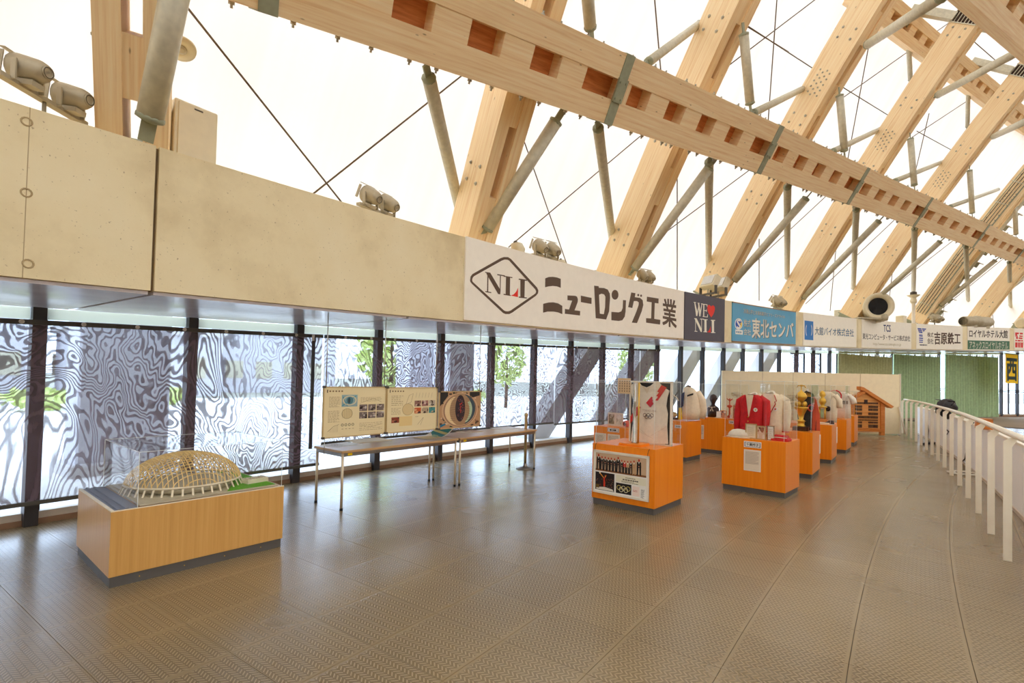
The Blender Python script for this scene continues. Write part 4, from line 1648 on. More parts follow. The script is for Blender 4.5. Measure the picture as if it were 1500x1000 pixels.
def floodlight(x, y, size, face, label, n=2, tilt=.45, gap=None):
    """lamp heads on a cross bar on a short post; face: bearing the lamps look along"""
    p, a = top_at(x, y)
    t = thing('floodlight', label, 'floodlight', p, face, 'floodlights standing on the ring')
    s = size
    mb = MB().lathe([(.05 * s, 0), (.05 * s, .015 * s), (.022 * s, .02 * s), (.022 * s, .16 * s)], (0, 0, 0), 10)
    if 'far left' in label:
        mb.lathe([(.06 * s, -.09), (.06 * s, -.07), (.03 * s, -.06), (.03 * s, .01)], (0, 0, 0), 10)
    part('post', mb, M['fixture'], t)
    L = (gap or .42) * s * n
    bz = .17 * s
    mb = MB().box((-.05 * s, -L / 2, bz - .02 * s), (.1 * s, 0, 0), (0, L, 0), (0, 0, .05 * s))
    part('cross_bar', mb, M['fixture'], t)
    ax_ = V((cos(tilt), 0, sin(tilt)))
    nx = V((-sin(tilt), 0, cos(tilt)))
    for k in range(n):
        c = V((-.10 * s, (k - (n - 1) / 2) * (gap or .42) * s, bz + .2 * s))
        mb = MB().lathe([(.02 * s, -.20 * s), (.09 * s, -.19 * s), (.125 * s, -.12 * s), (.15 * s, .02 * s), (.165 * s, .12 * s), (.165 * s, .16 * s), (.15 * s, .17 * s)], c, 16, ax_)
        h = part('lamp_head', mb, M['fixture'], t)
        mb = MB().lathe([(.075 * s, -.197 * s), (.075 * s, -.212 * s), (.055 * s, -.213 * s), (.054 * s, -.2 * s)], c, 14, ax_)
        part('back_cap', mb, M['fixture'], h)
        o_ = ax_.orthogonal().normalized()
        mb = MB().tube([c - ax_ * .213 * s + (o_ * cos(q_ * PI / 7) + ax_.cross(o_) * sin(q_ * PI / 7)) * .06 * s for q_ in range(15)], .005 * s, 5, False)
        part('cap_ring', mb, M['fixture_dark'], h)
        mb = MB()
        for sy in (-1, 1):
            mb.box(c + V((0, sy * .17 * s - .01 * s, -.2 * s)), (.06 * s, 0, 0), (0, .02 * s, 0), (0, 0, .24 * s))
        part('yoke', mb, M['fixture'], h, kind='stuff')
        q = c + ax_ * .17 * s
        mb = MB()
        for sy in (-1, 1):
            mb.box(q + V((0, sy * .165 * s - .006 * s, 0)) - nx * .12 * s, ax_ * .06 * s, (0, .012 * s, 0), nx * .24 * s)
        mb.box(q - V((0, .165 * s, 0)) + nx * .15 * s, ax_ * .06 * s, (0, .33 * s, 0), nx * .012 * s)
        part('barn_doors', mb, M['fixture'], h, kind='stuff')
        mb = MB().box(c - ax_ * .12 * s - nx * .2 * s - V((0, .08 * s, 0)), ax_ * .18 * s, (0, .16 * s, 0), nx * .06 * s)
        part('gear_box', mb, M['fixture'], h)
        mb = MB().tube([c + ax_ * -.05 * s + V((0, -.13 * s, .03 * s)), c + ax_ * .05 * s + V((0, -.16 * s, .05 * s)), c + ax_ * .12 * s + V((0, -.17 * s, .04 * s))], .012 * s, 6)
        part('latch', mb, M['fixture_dark'], h)
    return t


FB = rad(200)
floodlight(64, 172, .62, rad(180), 'large twin floodlight on the ring at the far left edge', 2, .12, .58).location.z += .09
floodlight(552, 306, .66, rad(152), 'twin floodlight standing alone left of the white NLI board', 2, .45, .48)
floodlight(798, 372, .74, rad(128), 'twin floodlight above the diamond of the NLI board', 2, .5, .42)
floodlight(944, 409, .7, rad(124), 'small twin floodlight above the end of the NLI lettering', 2, .6, .34)
floodlight(1138, 449, .85, rad(122), 'twin floodlight above the sky blue board', 2, .6, .36)
floodlight(1369, 474, 1.0, rad(118), 'twin floodlight beside the speaker post on the ring', 2, .5, .42)


def wall_box(x, y, w, d, h, label, mat='cream_paint', dr=.25, lift=0.0, tilt=0.0):
    p, a = top_at(x, y, dr)
    t = thing('junction_box', label, 'box', p + ZZ * lift, rad(a), 'boxes on the ring top')
    mb = MB().rbox((0, 0, h / 2 + .02), d, w, h, .012)
    part('casing', mb, M[mat], t)
    mb = MB().rbox((-d / 2 - .004, 0, h / 2 + .02), .012, w * .86, h * .86, .004)
    part('lid', mb, M[mat], t)
    mb = MB()
    for s in (-1, 1):
        mb.cbox((0, s * w * .3, .005), d * .8, .04, .03)
    part('foot', mb, M['fixture'], t, kind='stuff')
    return t


# small beige spotlights by the NLI board
for x, y, sc, lab in ((760, 364, .75, 'small beige box spotlight left of the twin floodlight on the NLI board'), (824, 379, .5, 'tiny beige bracket lamp right of the twin floodlight on the NLI board')):
    p, a = top_at(x, y)
    t = thing('spotlight', lab, 'lamp', p, rad(205))
    mb = MB().loft([((0, 0, .06 * sc), .1 * sc, .12 * sc, .3, .6), ((.02 * sc, 0, .2 * sc), .14 * sc, .15 * sc, .3, .6), ((.06 * sc, 0, .32 * sc), .1 * sc, .13 * sc, .3, .6)], 12)
    part('housing', mb, M['cream_paint'], t)
    mb = MB().ball((.1 * sc, .02, .33 * sc), .05 * sc)
    part('lens', mb, M['fixture_dark'], t)
    mb = MB().tube([(-.1 * sc, 0, 0), (0, 0, .08 * sc)], .02 * sc, 6)
    part('bracket', mb, M['fixture'], t)
# white lamp boxes above the WE NLI banner
for x, lab in ((1037, 'square white flood lamp above the WE letters of the banner'), (1052, 'wider square white flood lamp above the right of the banner')):
    p, a = top_at(x, 433)
    t = thing('square_floodlight', lab, 'floodlight', p, rad(205))
    mb = MB().tube([(0, 0, 0), (0, 0, .3)], .025, 8)
    part('post', mb, M['fixture'], t)
    ax_ = V((cos(.5), 0, sin(.5)))
    nx = V((-sin(.5), 0, cos(.5)))
    mb = MB().box(V((-.1, -.24, .32)) - nx * .02, ax_ * .2, (0, .48, 0), nx * .36)
    part('housing', mb, M['cream_paint'], t)
    mb = MB().box(V((-.1, -.2, .32)) + ax_ * .205 + nx * .03, ax_ * .01, (0, .4, 0), nx * .28)
    part('lens', mb, M['chrome'], t)
    mb = MB()
    for s in (-.3, .26):
        mb.box((-.05, s, .18), (.08, 0, 0), (0, .03, 0), (0, 0, .2))
    mb.box((-.05, -.3, .14), (.08, 0, 0), (0, .59, 0), (0, 0, .05))
    part('bracket', mb, M['fixture_dark'], t)
p, a = top_at(1270, 462, .9)
# big fan barrel
pf = at_cyl(1278, 451, R - .1)
t = thing('jet_fan', 'large white fan barrel with a dark mouth on the ring', 'fan', V((pf.x, pf.y, hz(ang_of(pf)) + H)), 0)
p0 = t.location
ax_ = (at_cyl(1288, 449, R - .5) - at_cyl(1248, 462, R + 1.5)).normalized()
cz = at_cyl(1288, 448, R - .35)
mb = MB().lathe([(.30, -2.0), (.36, -1.9), (.40, -1.4), (.47, -.5), (.52, -.2), (.56, -.1), (.56, .0), (.50, .02), (.42, -.02), (.36, -.1), (.34, -.5)], cz, 28, ax_)
part('barrel', mb, M['cream_paint'], t, True)
mb = MB().lathe([(.001, -.12), (.37, -.12)], cz, 24, ax_)
part('mouth', mb, M['black'], t, True)
mb = MB()
for s in (-.5, -1.3):
    q = cz + ax_ * s
    mb.box((q.x - .2, q.y - .1, p0.z), (.4, 0, 0), (0, .2, 0), (0, 0, max(.1, q.z - p0.z - .35)))
mb.box((cz.x - .9, cz.y - .1, p0.z), (1.1, 0, 0), (0, .7, 0), (0, 0, .06))
part('cradle', mb, M['fixture'], t, True, kind='stuff')
for k in range(4):
    q = cz + ax_ * (-1.35 + k * .3) + V((.05, -.5, -.62))
    mb = MB().loft([(q, .10, .12), (q + ZZ * .12, .13, .15), (q + ZZ * .26, .08, .10)], 10)
    part('motor_clamp', mb, M['fixture'], t, True)
# short fan lying by the hotel board
q0 = at_cyl(1410, 472, R + .1)
q1 = at_cyl(1450, 474, R + .1)
t = thing('short_fan', 'short beige fan cylinder lying above the hotel board', 'fan', V((q0.x, q0.y, hz(ang_of(q0)) + H)))
ax_ = (q1 - q0).normalized()
L = (q1 - q0).length
cz = V((q0.x, q0.y, hz(ang_of(q0)) + H + .28))
mb = MB().lathe([(.2, .05), (.24, .1), (.26, L * .45), (.30, L * .47), (.30, L * .56), (.27, L * .58), (.28, L * .9), (.2, L), (.05, L + .02)], cz, 20, ax_)
part('barrel', mb, M['fixture'], t, True)
mb = MB().lathe([(.001, .06), (.2, .05)], cz, 18, ax_)
part('mouth', mb, M['black'], t, True)
mb = MB()
for s in (.3, .75):
    q = cz + ax_ * L * s
    mb.cbox((q.x, q.y, cz.z - .2), .5, .2, .16)
part('cradle', mb, M['fixture'], t, True, kind='stuff')
mb = MB()
q = at_cyl(1495, 474, R + .1)
cz2 = V((q.x, q.y, hz(ang_of(q)) + H + .3))
mb.lathe([(.2, 0), (.3, .1), (.32, .8), (.25, .9)], cz2, 18, ax_)
t = thing('short_fan', 'beige fan cylinder cut off by the right edge', 'fan', V((q.x, q.y, hz(ang_of(q)) + H)))
part('barrel', mb, M['cream_paint'], t, True)
mb = MB().cbox((q.x + .4, q.y, cz2.z - .28), .6, .3, .1)
part('cradle', mb, M['fixture'], t, True)
# speaker post
p, a = top_at(1338, 473, .2)
t = thing('horn_speaker', 'white post with a small horn speaker on the ring', 'loudspeaker', p)
mb = MB().lathe([(.12, 0), (.12, .04), (.07, .06), (.07, .95), (.09, .97)], (0, 0, 0), 12)
part('post', mb, M['white_paint'], t)
mb = MB().lathe([(.05, .96), (.12, 1.0), (.14, 1.1), (.1, 1.22), (.13, 1.26), (.24, 1.34), (.26, 1.36), (.1, 1.38)], (0, 0, 0), 14)
part('horn', mb, M['cream_paint'], t)
mb = MB().lathe([(.10, 1.38), (.13, 1.4), (.13, 1.5), (.05, 1.54)], (0, 0, 0), 12)
part('driver', mb, M['fixture_dark'], t)
wall_box(1320, 472, .34, .3, .34, 'small beige box at the foot of the cable ladder rafter', dr=.35)
wall_box(1229, 462, .35, .25, .55, 'grey box beside the foot of the fan barrel rafter', 'galv', dr=1.4)
# cabinet standing on the ring behind the first rafter
pc, a = top_at(286, 240, .75)
cw = (at_cyl(317, 240, R + .75) - at_cyl(254, 222, R + .75)).length
t = thing('control_cabinet', 'tall cream metal cabinet standing on the ring right of the first rafter', 'cabinet', pc, rad(a))
ch = at_y(286, 155, pc.y).z - pc.z
mb = MB().rbox((.12, 0, ch / 2), .24, cw, ch, .008)
part('casing', mb, M['cream_paint'], t)
mb = MB().rbox((-.005, -.01, ch / 2), .02, cw * .9, ch * .95, .004)
d_ = part('door', mb, M['cream_paint'], t)
mb = MB().box((-.02, -cw * .12, ch * .93), (.006, 0, 0), (0, cw * .2, 0), (0, 0, .012))
part('nameplate', mb, M['fixture_dark'], d_)
# round disc lamp on the first rafter
pd = at_cyl(266, 71, R + 1.0)
t = thing('disc_lamp', 'round white disc lamp mounted behind the near steel tube', 'lamp', pd)
mb = MB().lathe([(.13, -.01), (.135, 0), (.13, .02), (.06, .025), (.05, .02)], pd, 24, V((.35, -.35, -.85)))
part('disc', mb, M['cream_paint'], t, True)
mb = MB().lathe([(.045, .02), (.045, .035), (.02, .04)], pd, 14, V((.35, -.35, -.85)))
part('hub', mb, M['fixture'], t, True)
mb = MB().tube([pd, pd + V((-.10, .08, .2))], .012, 6)
part('stem', mb, M['fixture'], t, True)
# black cable down the left of the first rafter
p0 = [raf_pt(0, q) + raf_n(0, q) * PD * .98 - GU * .03 for q in (0, .3, .7, 1.2, 1.8)]
solo('power_cable', MB().tube(p0, .012, 6), M['cable_black'], 'black cable running up the left edge of the nearest rafter', 'cable')

# ================================================================== railing, low wall and partition on the right
POST = [(4.67, 4.77), (5.33, 5.63), (6.03, 6.54), (6.7, 7.43), (7.4, 8.36), (8.08, 9.3), (8.74, 10.22), (9.4, 11.16), (10.04, 12.09), (10.7, 13.06), (11.35, 14.03), (11.97, 14.98), (12.54, 15.89), (13.1, 16.8), (13.66, 17.7)]
POST = [(4.03, 3.93), (3.4, 3.1)][::-1] + POST
rl = thing('handrail', 'cream painted steel handrail on flat posts along the right side', 'railing', (*POST[2], 0))
HR = 1.17
tan = []
for k, (x, y) in enumerate(POST):
    x0, y0 = POST[max(0, k - 1)]
    x1, y1 = POST[min(len(POST) - 1, k + 1)]
    d = V((x1 - x0, y1 - y0, 0)).normalized()
    tan.append(d)
    n_ = V((d.y, -d.x, 0))
    p = V((x, y, 0))
    # flat bar, its top cut slanting and cranked over to the rail
    c = p
    fpos = lambda a, b2, h: c + n_ * a + ZZ * b2 + d * (h - .008)
    mb = MB().prism([(-.030, 0), (.030, 0), (.030, HR - .11), (.062, HR - .05), (.062, HR - .01), (.035, HR - .01), (-.030, HR - .06)], fpos, .016)
    part('post', mb, M['post_paint'], rl, True)
mb = MB().tube([V((x, y, HR)) + V((d.y, -d.x, 0)) * .05 for (x, y), d in zip(POST, tan)], .030, 12)
part('rail', mb, M['post_paint'], rl, True)
WALL = []
for q in ((1500, 764), (1440, 713), (1415, 692), (1368, 655), (1345, 640)):
    w = at_z(*q, 0)
    WALL.append((w.x, w.y))
# keep it parallel to the posts, .45 m behind
WALL = [V((x, y, 0)) + V((d.y, -d.x, 0)) * .40 for (x, y), d in zip(POST, tan)]
lw = thing('low_wall', 'low white wall of panels behind the handrail', 'partition', WALL[2])
LH = .90
for k in range(len(WALL) - 1):
    p, q = WALL[k], WALL[k + 1]
    d = (q - p).normalized()
    n_ = V((d.y, -d.x, 0))
    mb = MB().box(p + d * .004, d * ((q - p).length - .008), n_ * .05, ZZ * LH)
    part('panel', mb, M['low_wall'], lw, True)
    mb = MB().box(p + ZZ * LH - n_ * .03, q - p, n_ * .16, ZZ * .035)
    part('cap', mb, M['post_paint'], lw, True)
    mb = MB().box(p - n_ * .012, q - p, n_ * .012, ZZ * .05)
    part('kick_strip', mb, M['sill'], lw, True)
# tall partition across the far end
pt = thing('display_partition', 'tall cream partition of joined panels across the far end', 'partition', (12.9, 16.9, 0))
xs_ = [7.0, 8.36, 9.38, 10.45, 11.62, 12.94]
for x0, x1 in zip(xs_, xs_[1:]):
    mb = MB().box((x0 + .006, 16.88, .03), (x1 - x0 - .012, 0, 0), (0, .05, 0), (0, 0, 1.98))
    part('panel', mb, M['partition'], pt, True)
for x in xs_[1:-1]:
    mb = MB().box((x - .012, 16.89, 0), (.024, 0, 0), (0, .06, 0), (0, 0, 2.0))
    part('seam_post', mb, M['sill_brown'], pt, True)
mb = MB().box((12.935, 16.86, 0), (.03, 0, 0), (0, .09, 0), (0, 0, 2.03))
part('end_post', mb, M['white_paint'], pt, True)
# pole leaning by the partition's end
p, q = at_y(1326, 636, 16.7), at_y(1317, 596, 16.85)
solo('leaning_pole', MB().tube([p, q], .025, 8), M['white_paint'], 'white pole leaning against the end of the cream partition', 'pole')
# cables and kit at the railing
def rail_pt(k, off=0.0, z=HR):
    i = int(k)
    f_ = k - i
    p = V((*POST[i], 0)).lerp(V((*POST[min(i + 1, len(POST) - 1)], 0)), f_)
    return p + V((tan[i].y, -tan[i].x, 0)) * (.05 + off) + ZZ * z


g = random.Random(5)
t = thing('black_bag', 'black cloth bundle slung over the handrail', 'bag', rail_pt(9.2, .1, .95))
mb = MB()
secs = []
for k in range(11):
    f_ = k / 10
    c = rail_pt(8.2 + f_ * 2.0, .12 + .02 * sin(k * 2.1), 1.18 + .06 * sin(f_ * PI) + .015 * cos(k * 3))
    secs.append((c, .04 + .075 * sin(f_ * PI) ** .7))
mb.tube([s[0] for s in secs], [s[1] for s in secs], 10)
part('bundle', mb, M['black_cloth'], t, True)
for k in (8.6, 9.3, 9.9):
    mb = MB().tube([rail_pt(k, .05, 1.16), rail_pt(k + .05, .07, 1.02), rail_pt(k + .1, .08, .93 + .02 * k % .05)], [.05, .07, .03], 8)
    part('fold', mb, M['black_cloth'], t, True)
mb = MB().tube([rail_pt(8.4, .1, 1.25), rail_pt(8.0, .1, 1.33), rail_pt(10.6, .1, 1.30)][0:2] + [rail_pt(10.9, .12, 1.30)], .012, 6)
part('strap', mb, M['cable_black'], t, True)
# wooden box on the far side of the low wall
c = at_y(1443, 617, 8.6)
t = thing('wooden_box', 'orange wooden box on the low wall behind the handrail', 'box', V((WALL[5].x + .1, WALL[5].y - .2, LH + .035)), .9)
t.location = V((*at_z(1441, 628, LH + .036).xy, LH + .036))
mb = MB()
for s in (-.155, .14):
    mb.box((s, -.1, 0), (.015, 0, 0), (0, .2, 0), (0, 0, .17))
mb.box((-.155, -.1, 0), (.31, 0, 0), (0, .2, 0), (0, 0, .015))
mb.box((-.155, -.1, .155), (.31, 0, 0), (0, .2, 0), (0, 0, .015))
mb.box((-.155, .085, 0), (.31, 0, 0), (0, .015, 0), (0, 0, .17))
part('body', mb, M['cedar'], t)
mb = MB().rbox((.02, -.06, .085), .2, .02, .12, .004)
part('panel', mb, M['orange_red'], t)
mb = MB().lathe([(.02, 0), (.02, .02), (.004, .022)], (.05, -.075, .09), 10, (0, -1, 0))
part('knob', mb, M['white_paint'], t)
pts = []
for k in range(64):
    th = k * .62
    rr2 = .16 + .05 * sin(k * 1.7)
    pts.append(V((7.85 + rr2 * 1.8 * cos(th) * .8, 9.25 + rr2 * 1.3 * sin(th), .012 + .004 * (k % 4))))
c = at_z(1415, 694, 0)
c0 = sum(pts, V((0, 0, 0))) / len(pts)
pts = [p - V((c0.x, c0.y, 0)) + V((c.x, c.y, 0)) for p in pts]
solo('coiled_cable', MB().tube(pts, .008, 6), M['cable_white'], 'white cable coiled on the floor behind the railing posts', 'cable')
a_, b_ = at_z(1352, 651, 0), at_z(1372, 650, 0)
solo('floor_cable', MB().tube([a_ + ZZ * .02, a_.lerp(b_, .3) + V((.1, .1, .02)), a_.lerp(b_, .7) + V((-.05, 0, .03)), b_ + ZZ * .02], .03, 6), M['cable_black'], 'black cable lying on the floor near the far end of the railing', 'cable')


def wall_pt(x, y):
    i = min(range(len(WALL) - 1), key=lambda j: abs(proj((WALL[j] + WALL[j + 1]) / 2)[0] - x))
    d = (WALL[i + 1] - WALL[i]).normalized()
    return at_plane(x, y, WALL[i], V((d.y, -d.x, 0))) - V((d.y, -d.x, 0)) * .015


for lab, pts in (('thin black wire hanging down the low wall near its far end', [(1359, 616), (1361, 630), (1360, 642)]), ('black lead hooked on the low wall in its middle', [(1383, 621), (1386, 628), (1391, 632), (1388, 636)]),
                 ('pair of dark leads taped to the low wall under a blue tag', [(1428, 619), (1423, 623), (1421, 638)]), ('black lead trailing down the low wall to the coil', [(1417, 660), (1415, 672), (1408, 678)])):
    solo('loose_wire', MB().tube([wall_pt(*q) for q in pts], .012, 6), M['cable_black'], lab, 'cable')

# ================================================================== green curtains and flag at the far wall
def curtain(x0, x1, mat, label, zb=-.02, yref=540):
    a0, a1 = ang_of(at_cyl(x0, yref, R + 1.9)), ang_of(at_cyl(x1, yref, R + 1.9))
    t = thing('curtain', label, 'curtain', pol((a0 + a1) / 2, R + 1.9, zb), group='tall pleated curtains at the far wall')
    mb = MB()
    n = max(24, int(abs(a1 - a0) * 30))
    P = lambda k, top: pol(a0 + (a1 - a0) * k / n, R + 1.86 + .085 * sin(k * 2 * PI / 6.3 + .8 * sin(k * .37)) * (1 if not top else .7), (hz(a0) - .14) if top else zb)
    for k in range(n):
        mb.face([P(k, False), P(k, True), P(k + 1, True), P(k + 1, False)][::-1], smooth=True)
    part('cloth', mb, M[mat], t, True)
    mb = MB()
    k = 0
    arc_box(mb, a0, a1, R + 1.80, R + 1.86, lambda q: hz(q) - .12, lambda q: hz(q) - .05, .5)
    part('heading_tape', mb, M['curtain_olive'], t, True)
    mb = MB()
    for k in range(0, n, 4):
        p = pol(a0 + (a1 - a0) * k / n, R + 1.84, hz(a0) - .09)
        mb.cbox(p, .03, .05, .1, rad(a0))
    part('hook', mb, M['paper'], t, True, kind='stuff')


curtain(1227, 1306, 'curtain_olive', 'olive green pleated curtain above the cream partition')
curtain(1308, 1375, 'curtain_green', 'green pleated curtain behind the far end of the handrail')
curtain(1384, 1462, 'curtain_green', 'right green pleated curtain beside the yellow flag')
pf = at_cyl(1473, 518, R + .4)
t = thing('yellow_flag', 'yellow hanging flag with one dark green character', 'flag', pf)
fd = V((cos(rad(28)), sin(rad(28)), 0))
fw_ = (at_plane(1491, 520, pf, V((fd.y, -fd.x, 0))) - pf).dot(fd)
fh = pf.z - at_plane(1473, 561, pf, V((fd.y, -fd.x, 0))).z
mb = MB().box(pf - ZZ * fh, fd * fw_, V((-fd.y, fd.x, 0)) * .012, ZZ * fh)
part('cloth', mb, M['yellow_cloth'], t, True)
pr = Print().text('西', fw_ * .1, fh * .1, fw_ * .9, fh * .85, (48, 72, 70), 1, .06)
pr.build('character', t, lambda x, y, z: pf - ZZ * (fh - y) + fd * x - V((-fd.y, fd.x, 0)) * (z + .004), True)
mb = MB().tube([pf - fd * .1 + ZZ * .02, pf + fd * (fw_ + .1) + ZZ * .02], .02, 6)
part('rod', mb, M['rail_dark'], t, True)

# ================================================================== display cases
def case(F, yaw, w, d, h, top, label, cover=True, inset=.03):
    """F: plan point of the near corner; local x runs along w, y along d, the front face is x = -w/2"""
    ux, uy = V((cos(yaw), sin(yaw), 0)), V((-sin(yaw), cos(yaw), 0))
    c = V((F[0], F[1], 0)) + ux * w / 2 + uy * d / 2
    t = thing('display_case', label, 'display case', c, yaw, 'orange wood display cases with clear covers')
    mb = MB().rbox((0, 0, .08 + (h - .08) / 2), w, d, h - .08, .003)
    # grain upright on the sides
    part('body', wood_box(w, d, .08, h), M['case_wood'], t)
    mb = MB().cbox((0, 0, .04), w - .03, d - .03, .08)
    part('plinth', mb, M['plinth'], t)
    if cover:
        acrylic(t, w - 2 * inset, d - 2 * inset, h, top)
    t['w'], t['d'], t['h'] = w, d, h
    return t


def wood_box(w, d, z0, z1, mb=None):
    mb = mb or MB()
    X, Y, Z = V((w, 0, 0)), V((0, d, 0)), V((0, 0, z1 - z0))
    o = V((-w / 2, -d / 2, z0))
    for a, b2, s, up in ((Y, X, o, 0), (X, Y, o + Z, 0), (X, Z, o, 1), (Z, X, o + Y, 2), (Z, Y, o, 2), (Y, Z, o + X, 1)):
        la, lb = a.length, b2.length
        q = [(0, 0), (la, 0), (la, lb), (0, lb)]
        if up == 1:
            q = [(y, x) for x, y in q]
        g, k = rnd.uniform(0, 9), rnd.uniform(0, 9)
        mb.face([s, s + a, s + a + b2, s + b2], [(x + g, y + k) for x, y in q])
    return mb


def acrylic(t, w, d, z0, z1, cx=0, cy=0):
    mb = MB()
    th = .006
    o = V((cx, cy, 0))
    quads = [[(-w / 2, -d / 2), (w / 2, -d / 2)], [(w / 2, -d / 2), (w / 2, d / 2)], [(w / 2, d / 2), (-w / 2, d / 2)], [(-w / 2, d / 2), (-w / 2, -d / 2)]]
    for p, q in quads:
        mb.face([o + V((*p, z0)), o + V((*q, z0)), o + V((*q, z1)), o + V((*p, z1))])
    mb.face([o + V((x, y, z1)) for x, y in ((-w / 2, -d / 2), (w / 2, -d / 2), (w / 2, d / 2), (-w / 2, d / 2))])
    c = part('clear_cover', mb, M['acrylic'], t)
    e = .0035
    mb = MB()
    for x in (-w / 2, w / 2):
        for y in (-d / 2, d / 2):
            mb.cbox(o + V((x, y, (z0 + z1) / 2)), e, e, z1 - z0)
    for x in (-w / 2, w / 2):
        mb.cbox(o + V((x, 0, z1)), e, d, e)
    for y in (-d / 2, d / 2):
        mb.cbox(o + V((0, y, z1)), w, e, e)
    part('edge', mb, M['edge_highlight'], c, kind='stuff')  # whitish strips paint the highlight along the sheet edges


def front_f(t, eps=.002):
    """print frame on a case's front: x to the viewer's right, y up"""
    w, d = t['w'], t['d']
    return lambda x, y, z: V((-w / 2 - eps - z, d / 2 - x, y))


def name_plate(t, s, x0, x1, y0, y1):
    f = front_f(t)
    mb = MB().box(V((-t['w'] / 2 - .008, t['d'] / 2 - x1, y0)), (.008, 0, 0), (0, x1 - x0, 0), (0, 0, y1 - y0))
    n_ = part('name_plate', mb, M['paper'], t)
    pr = Print()
    m_ = (y1 - y0) * .12
    bx = [(x0 + m_, y0 + m_), (x1 - m_, y0 + m_), (x1 - m_, y1 - m_), (x0 + m_, y1 - m_)]
    k_ = m_ * .9
    pr.poly(bx, (90, 90, 120), 1, [[(x0 + m_ + k_, y0 + m_ + k_ * .6), (x1 - m_ - k_, y0 + m_ + k_ * .6), (x1 - m_ - k_, y1 - m_ - k_ * .6), (x0 + m_ + k_, y1 - m_ - k_ * .6)]])
    if s:
        pr.text(s, x0 + (x1 - x0) * .14, y0 + (y1 - y0) * .28, x1 - (x1 - x0) * .14, y1 - (y1 - y0) * .28, (50, 46, 40), 2, .03)
    else:
        pr.greek(x0 + (x1 - x0) * .2, y0 + (y1 - y0) * .28, x1 - (x1 - x0) * .2, y1 - (y1 - y0) * .28, 1, (60, 56, 50), 2, .9, int(x0 * 100))
    pr.build('lettering', n_, front_f(t, .0085))


def text_sheet(t, x0, x1, y0, y1, rows=12, seed=1):
    mb = MB().box(V((-t['w'] / 2 - .003, t['d'] / 2 - x1, y0)), (.003, 0, 0), (0, x1 - x0, 0), (0, 0, y1 - y0))
    n_ = part('text_sheet', mb, M['paper'], t)
    pr = Print()
    w, h = x1 - x0, y1 - y0
    pr.rect(x0 + w * .04, y0 + h * .03, x1 - w * .04, y1 - h * .03, (238, 222, 198), 1)
    pr.greek(x0 + w * .1, y0 + h * .34, x1 - w * .12, y1 - h * .07, rows, (150, 136, 118), 2, .4, seed)
    pr.build('lettering', n_, front_f(t, .0035))


# --- the model of the dome, low maple case at the left
DMF, DMY, DMW, DMD, DMH = (-2.902, 3.721), .878, 1.283, 1.06, .554
ux, uy = V((cos(DMY), sin(DMY), 0)), V((-sin(DMY), cos(DMY), 0))
c = V((*DMF, 0)) + ux * DMW / 2 + uy * DMD / 2
dm = thing('model_case', 'low wide maple display case holding the stadium model', 'display case', c, DMY)
mb = MB().box((-DMW / 2, -DMD / 2, .08), (.02, 0, 0), (0, DMD, 0), (0, 0, DMH - .08))
part('side_panel', wood_box(DMW, DMD, .08, DMH), M['maple'], dm)
mb = MB().cbox((0, 0, .04), DMW - .02, DMD - .02, .08)
pl = part('plinth', mb, M['plinth'], dm)
mb = MB()
for k in range(4):
    mb.lathe([(.004, 0), (.004, .003)], (-.45 + k * .3, -DMD / 2 + .009, .04), 8, (0, -1, 0))
part('screw', mb, M['gold'], pl, kind='stuff')
LED = .15
mb = MB()
mb.cbox((-DMW / 2 + LED / 2 + .022, 0, DMH + .002), LED + .004, DMD - .02, .006)
for k in range(2):
    mb.cbox((-DMW / 2 + .05 + k * .05, 0, DMH + .008), .018, DMD - .03, .012)
part('ledge_strip', mb, M['ledge'], dm)
mb = MB()
mb.cbox((-DMW / 2 + .012, 0, DMH + .004), .02, DMD, .01)
mb.cbox((0, -DMD / 2 + .008, DMH + .003), DMW, .012, .008)
part('rim', mb, M['model_white'], dm)
acrylic(dm, DMW - LED - .03, DMD - .04, DMH, .975, LED / 2, 0)
# the model itself stands on the case
sm_t = thing('stadium_model', 'wooden lattice model of an egg shaped dome on a green site', 'model', c + ux * (LED / 2 - .0) + ZZ * (DMH + .006), DMY)
BW, BD = DMW - LED - .07, DMD - .08
mb = MB().cbox((0, 0, .006), BW, BD, .012)
part('site_plate', mb, M['model_plate'], sm_t)
mb = MB()
lawn = [(.10, -BD / 2 + .02), (BW / 2 - .02, -BD / 2 + .02), (BW / 2 - .02, BD / 2 - .02), (.28, BD / 2 - .02), (.30, .2), (.28, -.15)]
mb.prism(lawn, lambda x, y, z: V((x, y, .0125 + z)), .004)
part('lawn', mb, M['lawn'], sm_t)
# dome: two families of arches over an egg plan, ring with buttress legs
RXD, RYD, HD = .44, .40, .245
dcx = -.075


def dome_pt(x, y):
    q = (x / RXD) ** 2 + (y / RYD) ** 2
    return V((dcx + x, y, .075 + HD * math.sqrt(max(0, 1 - q)) ** 1.15))


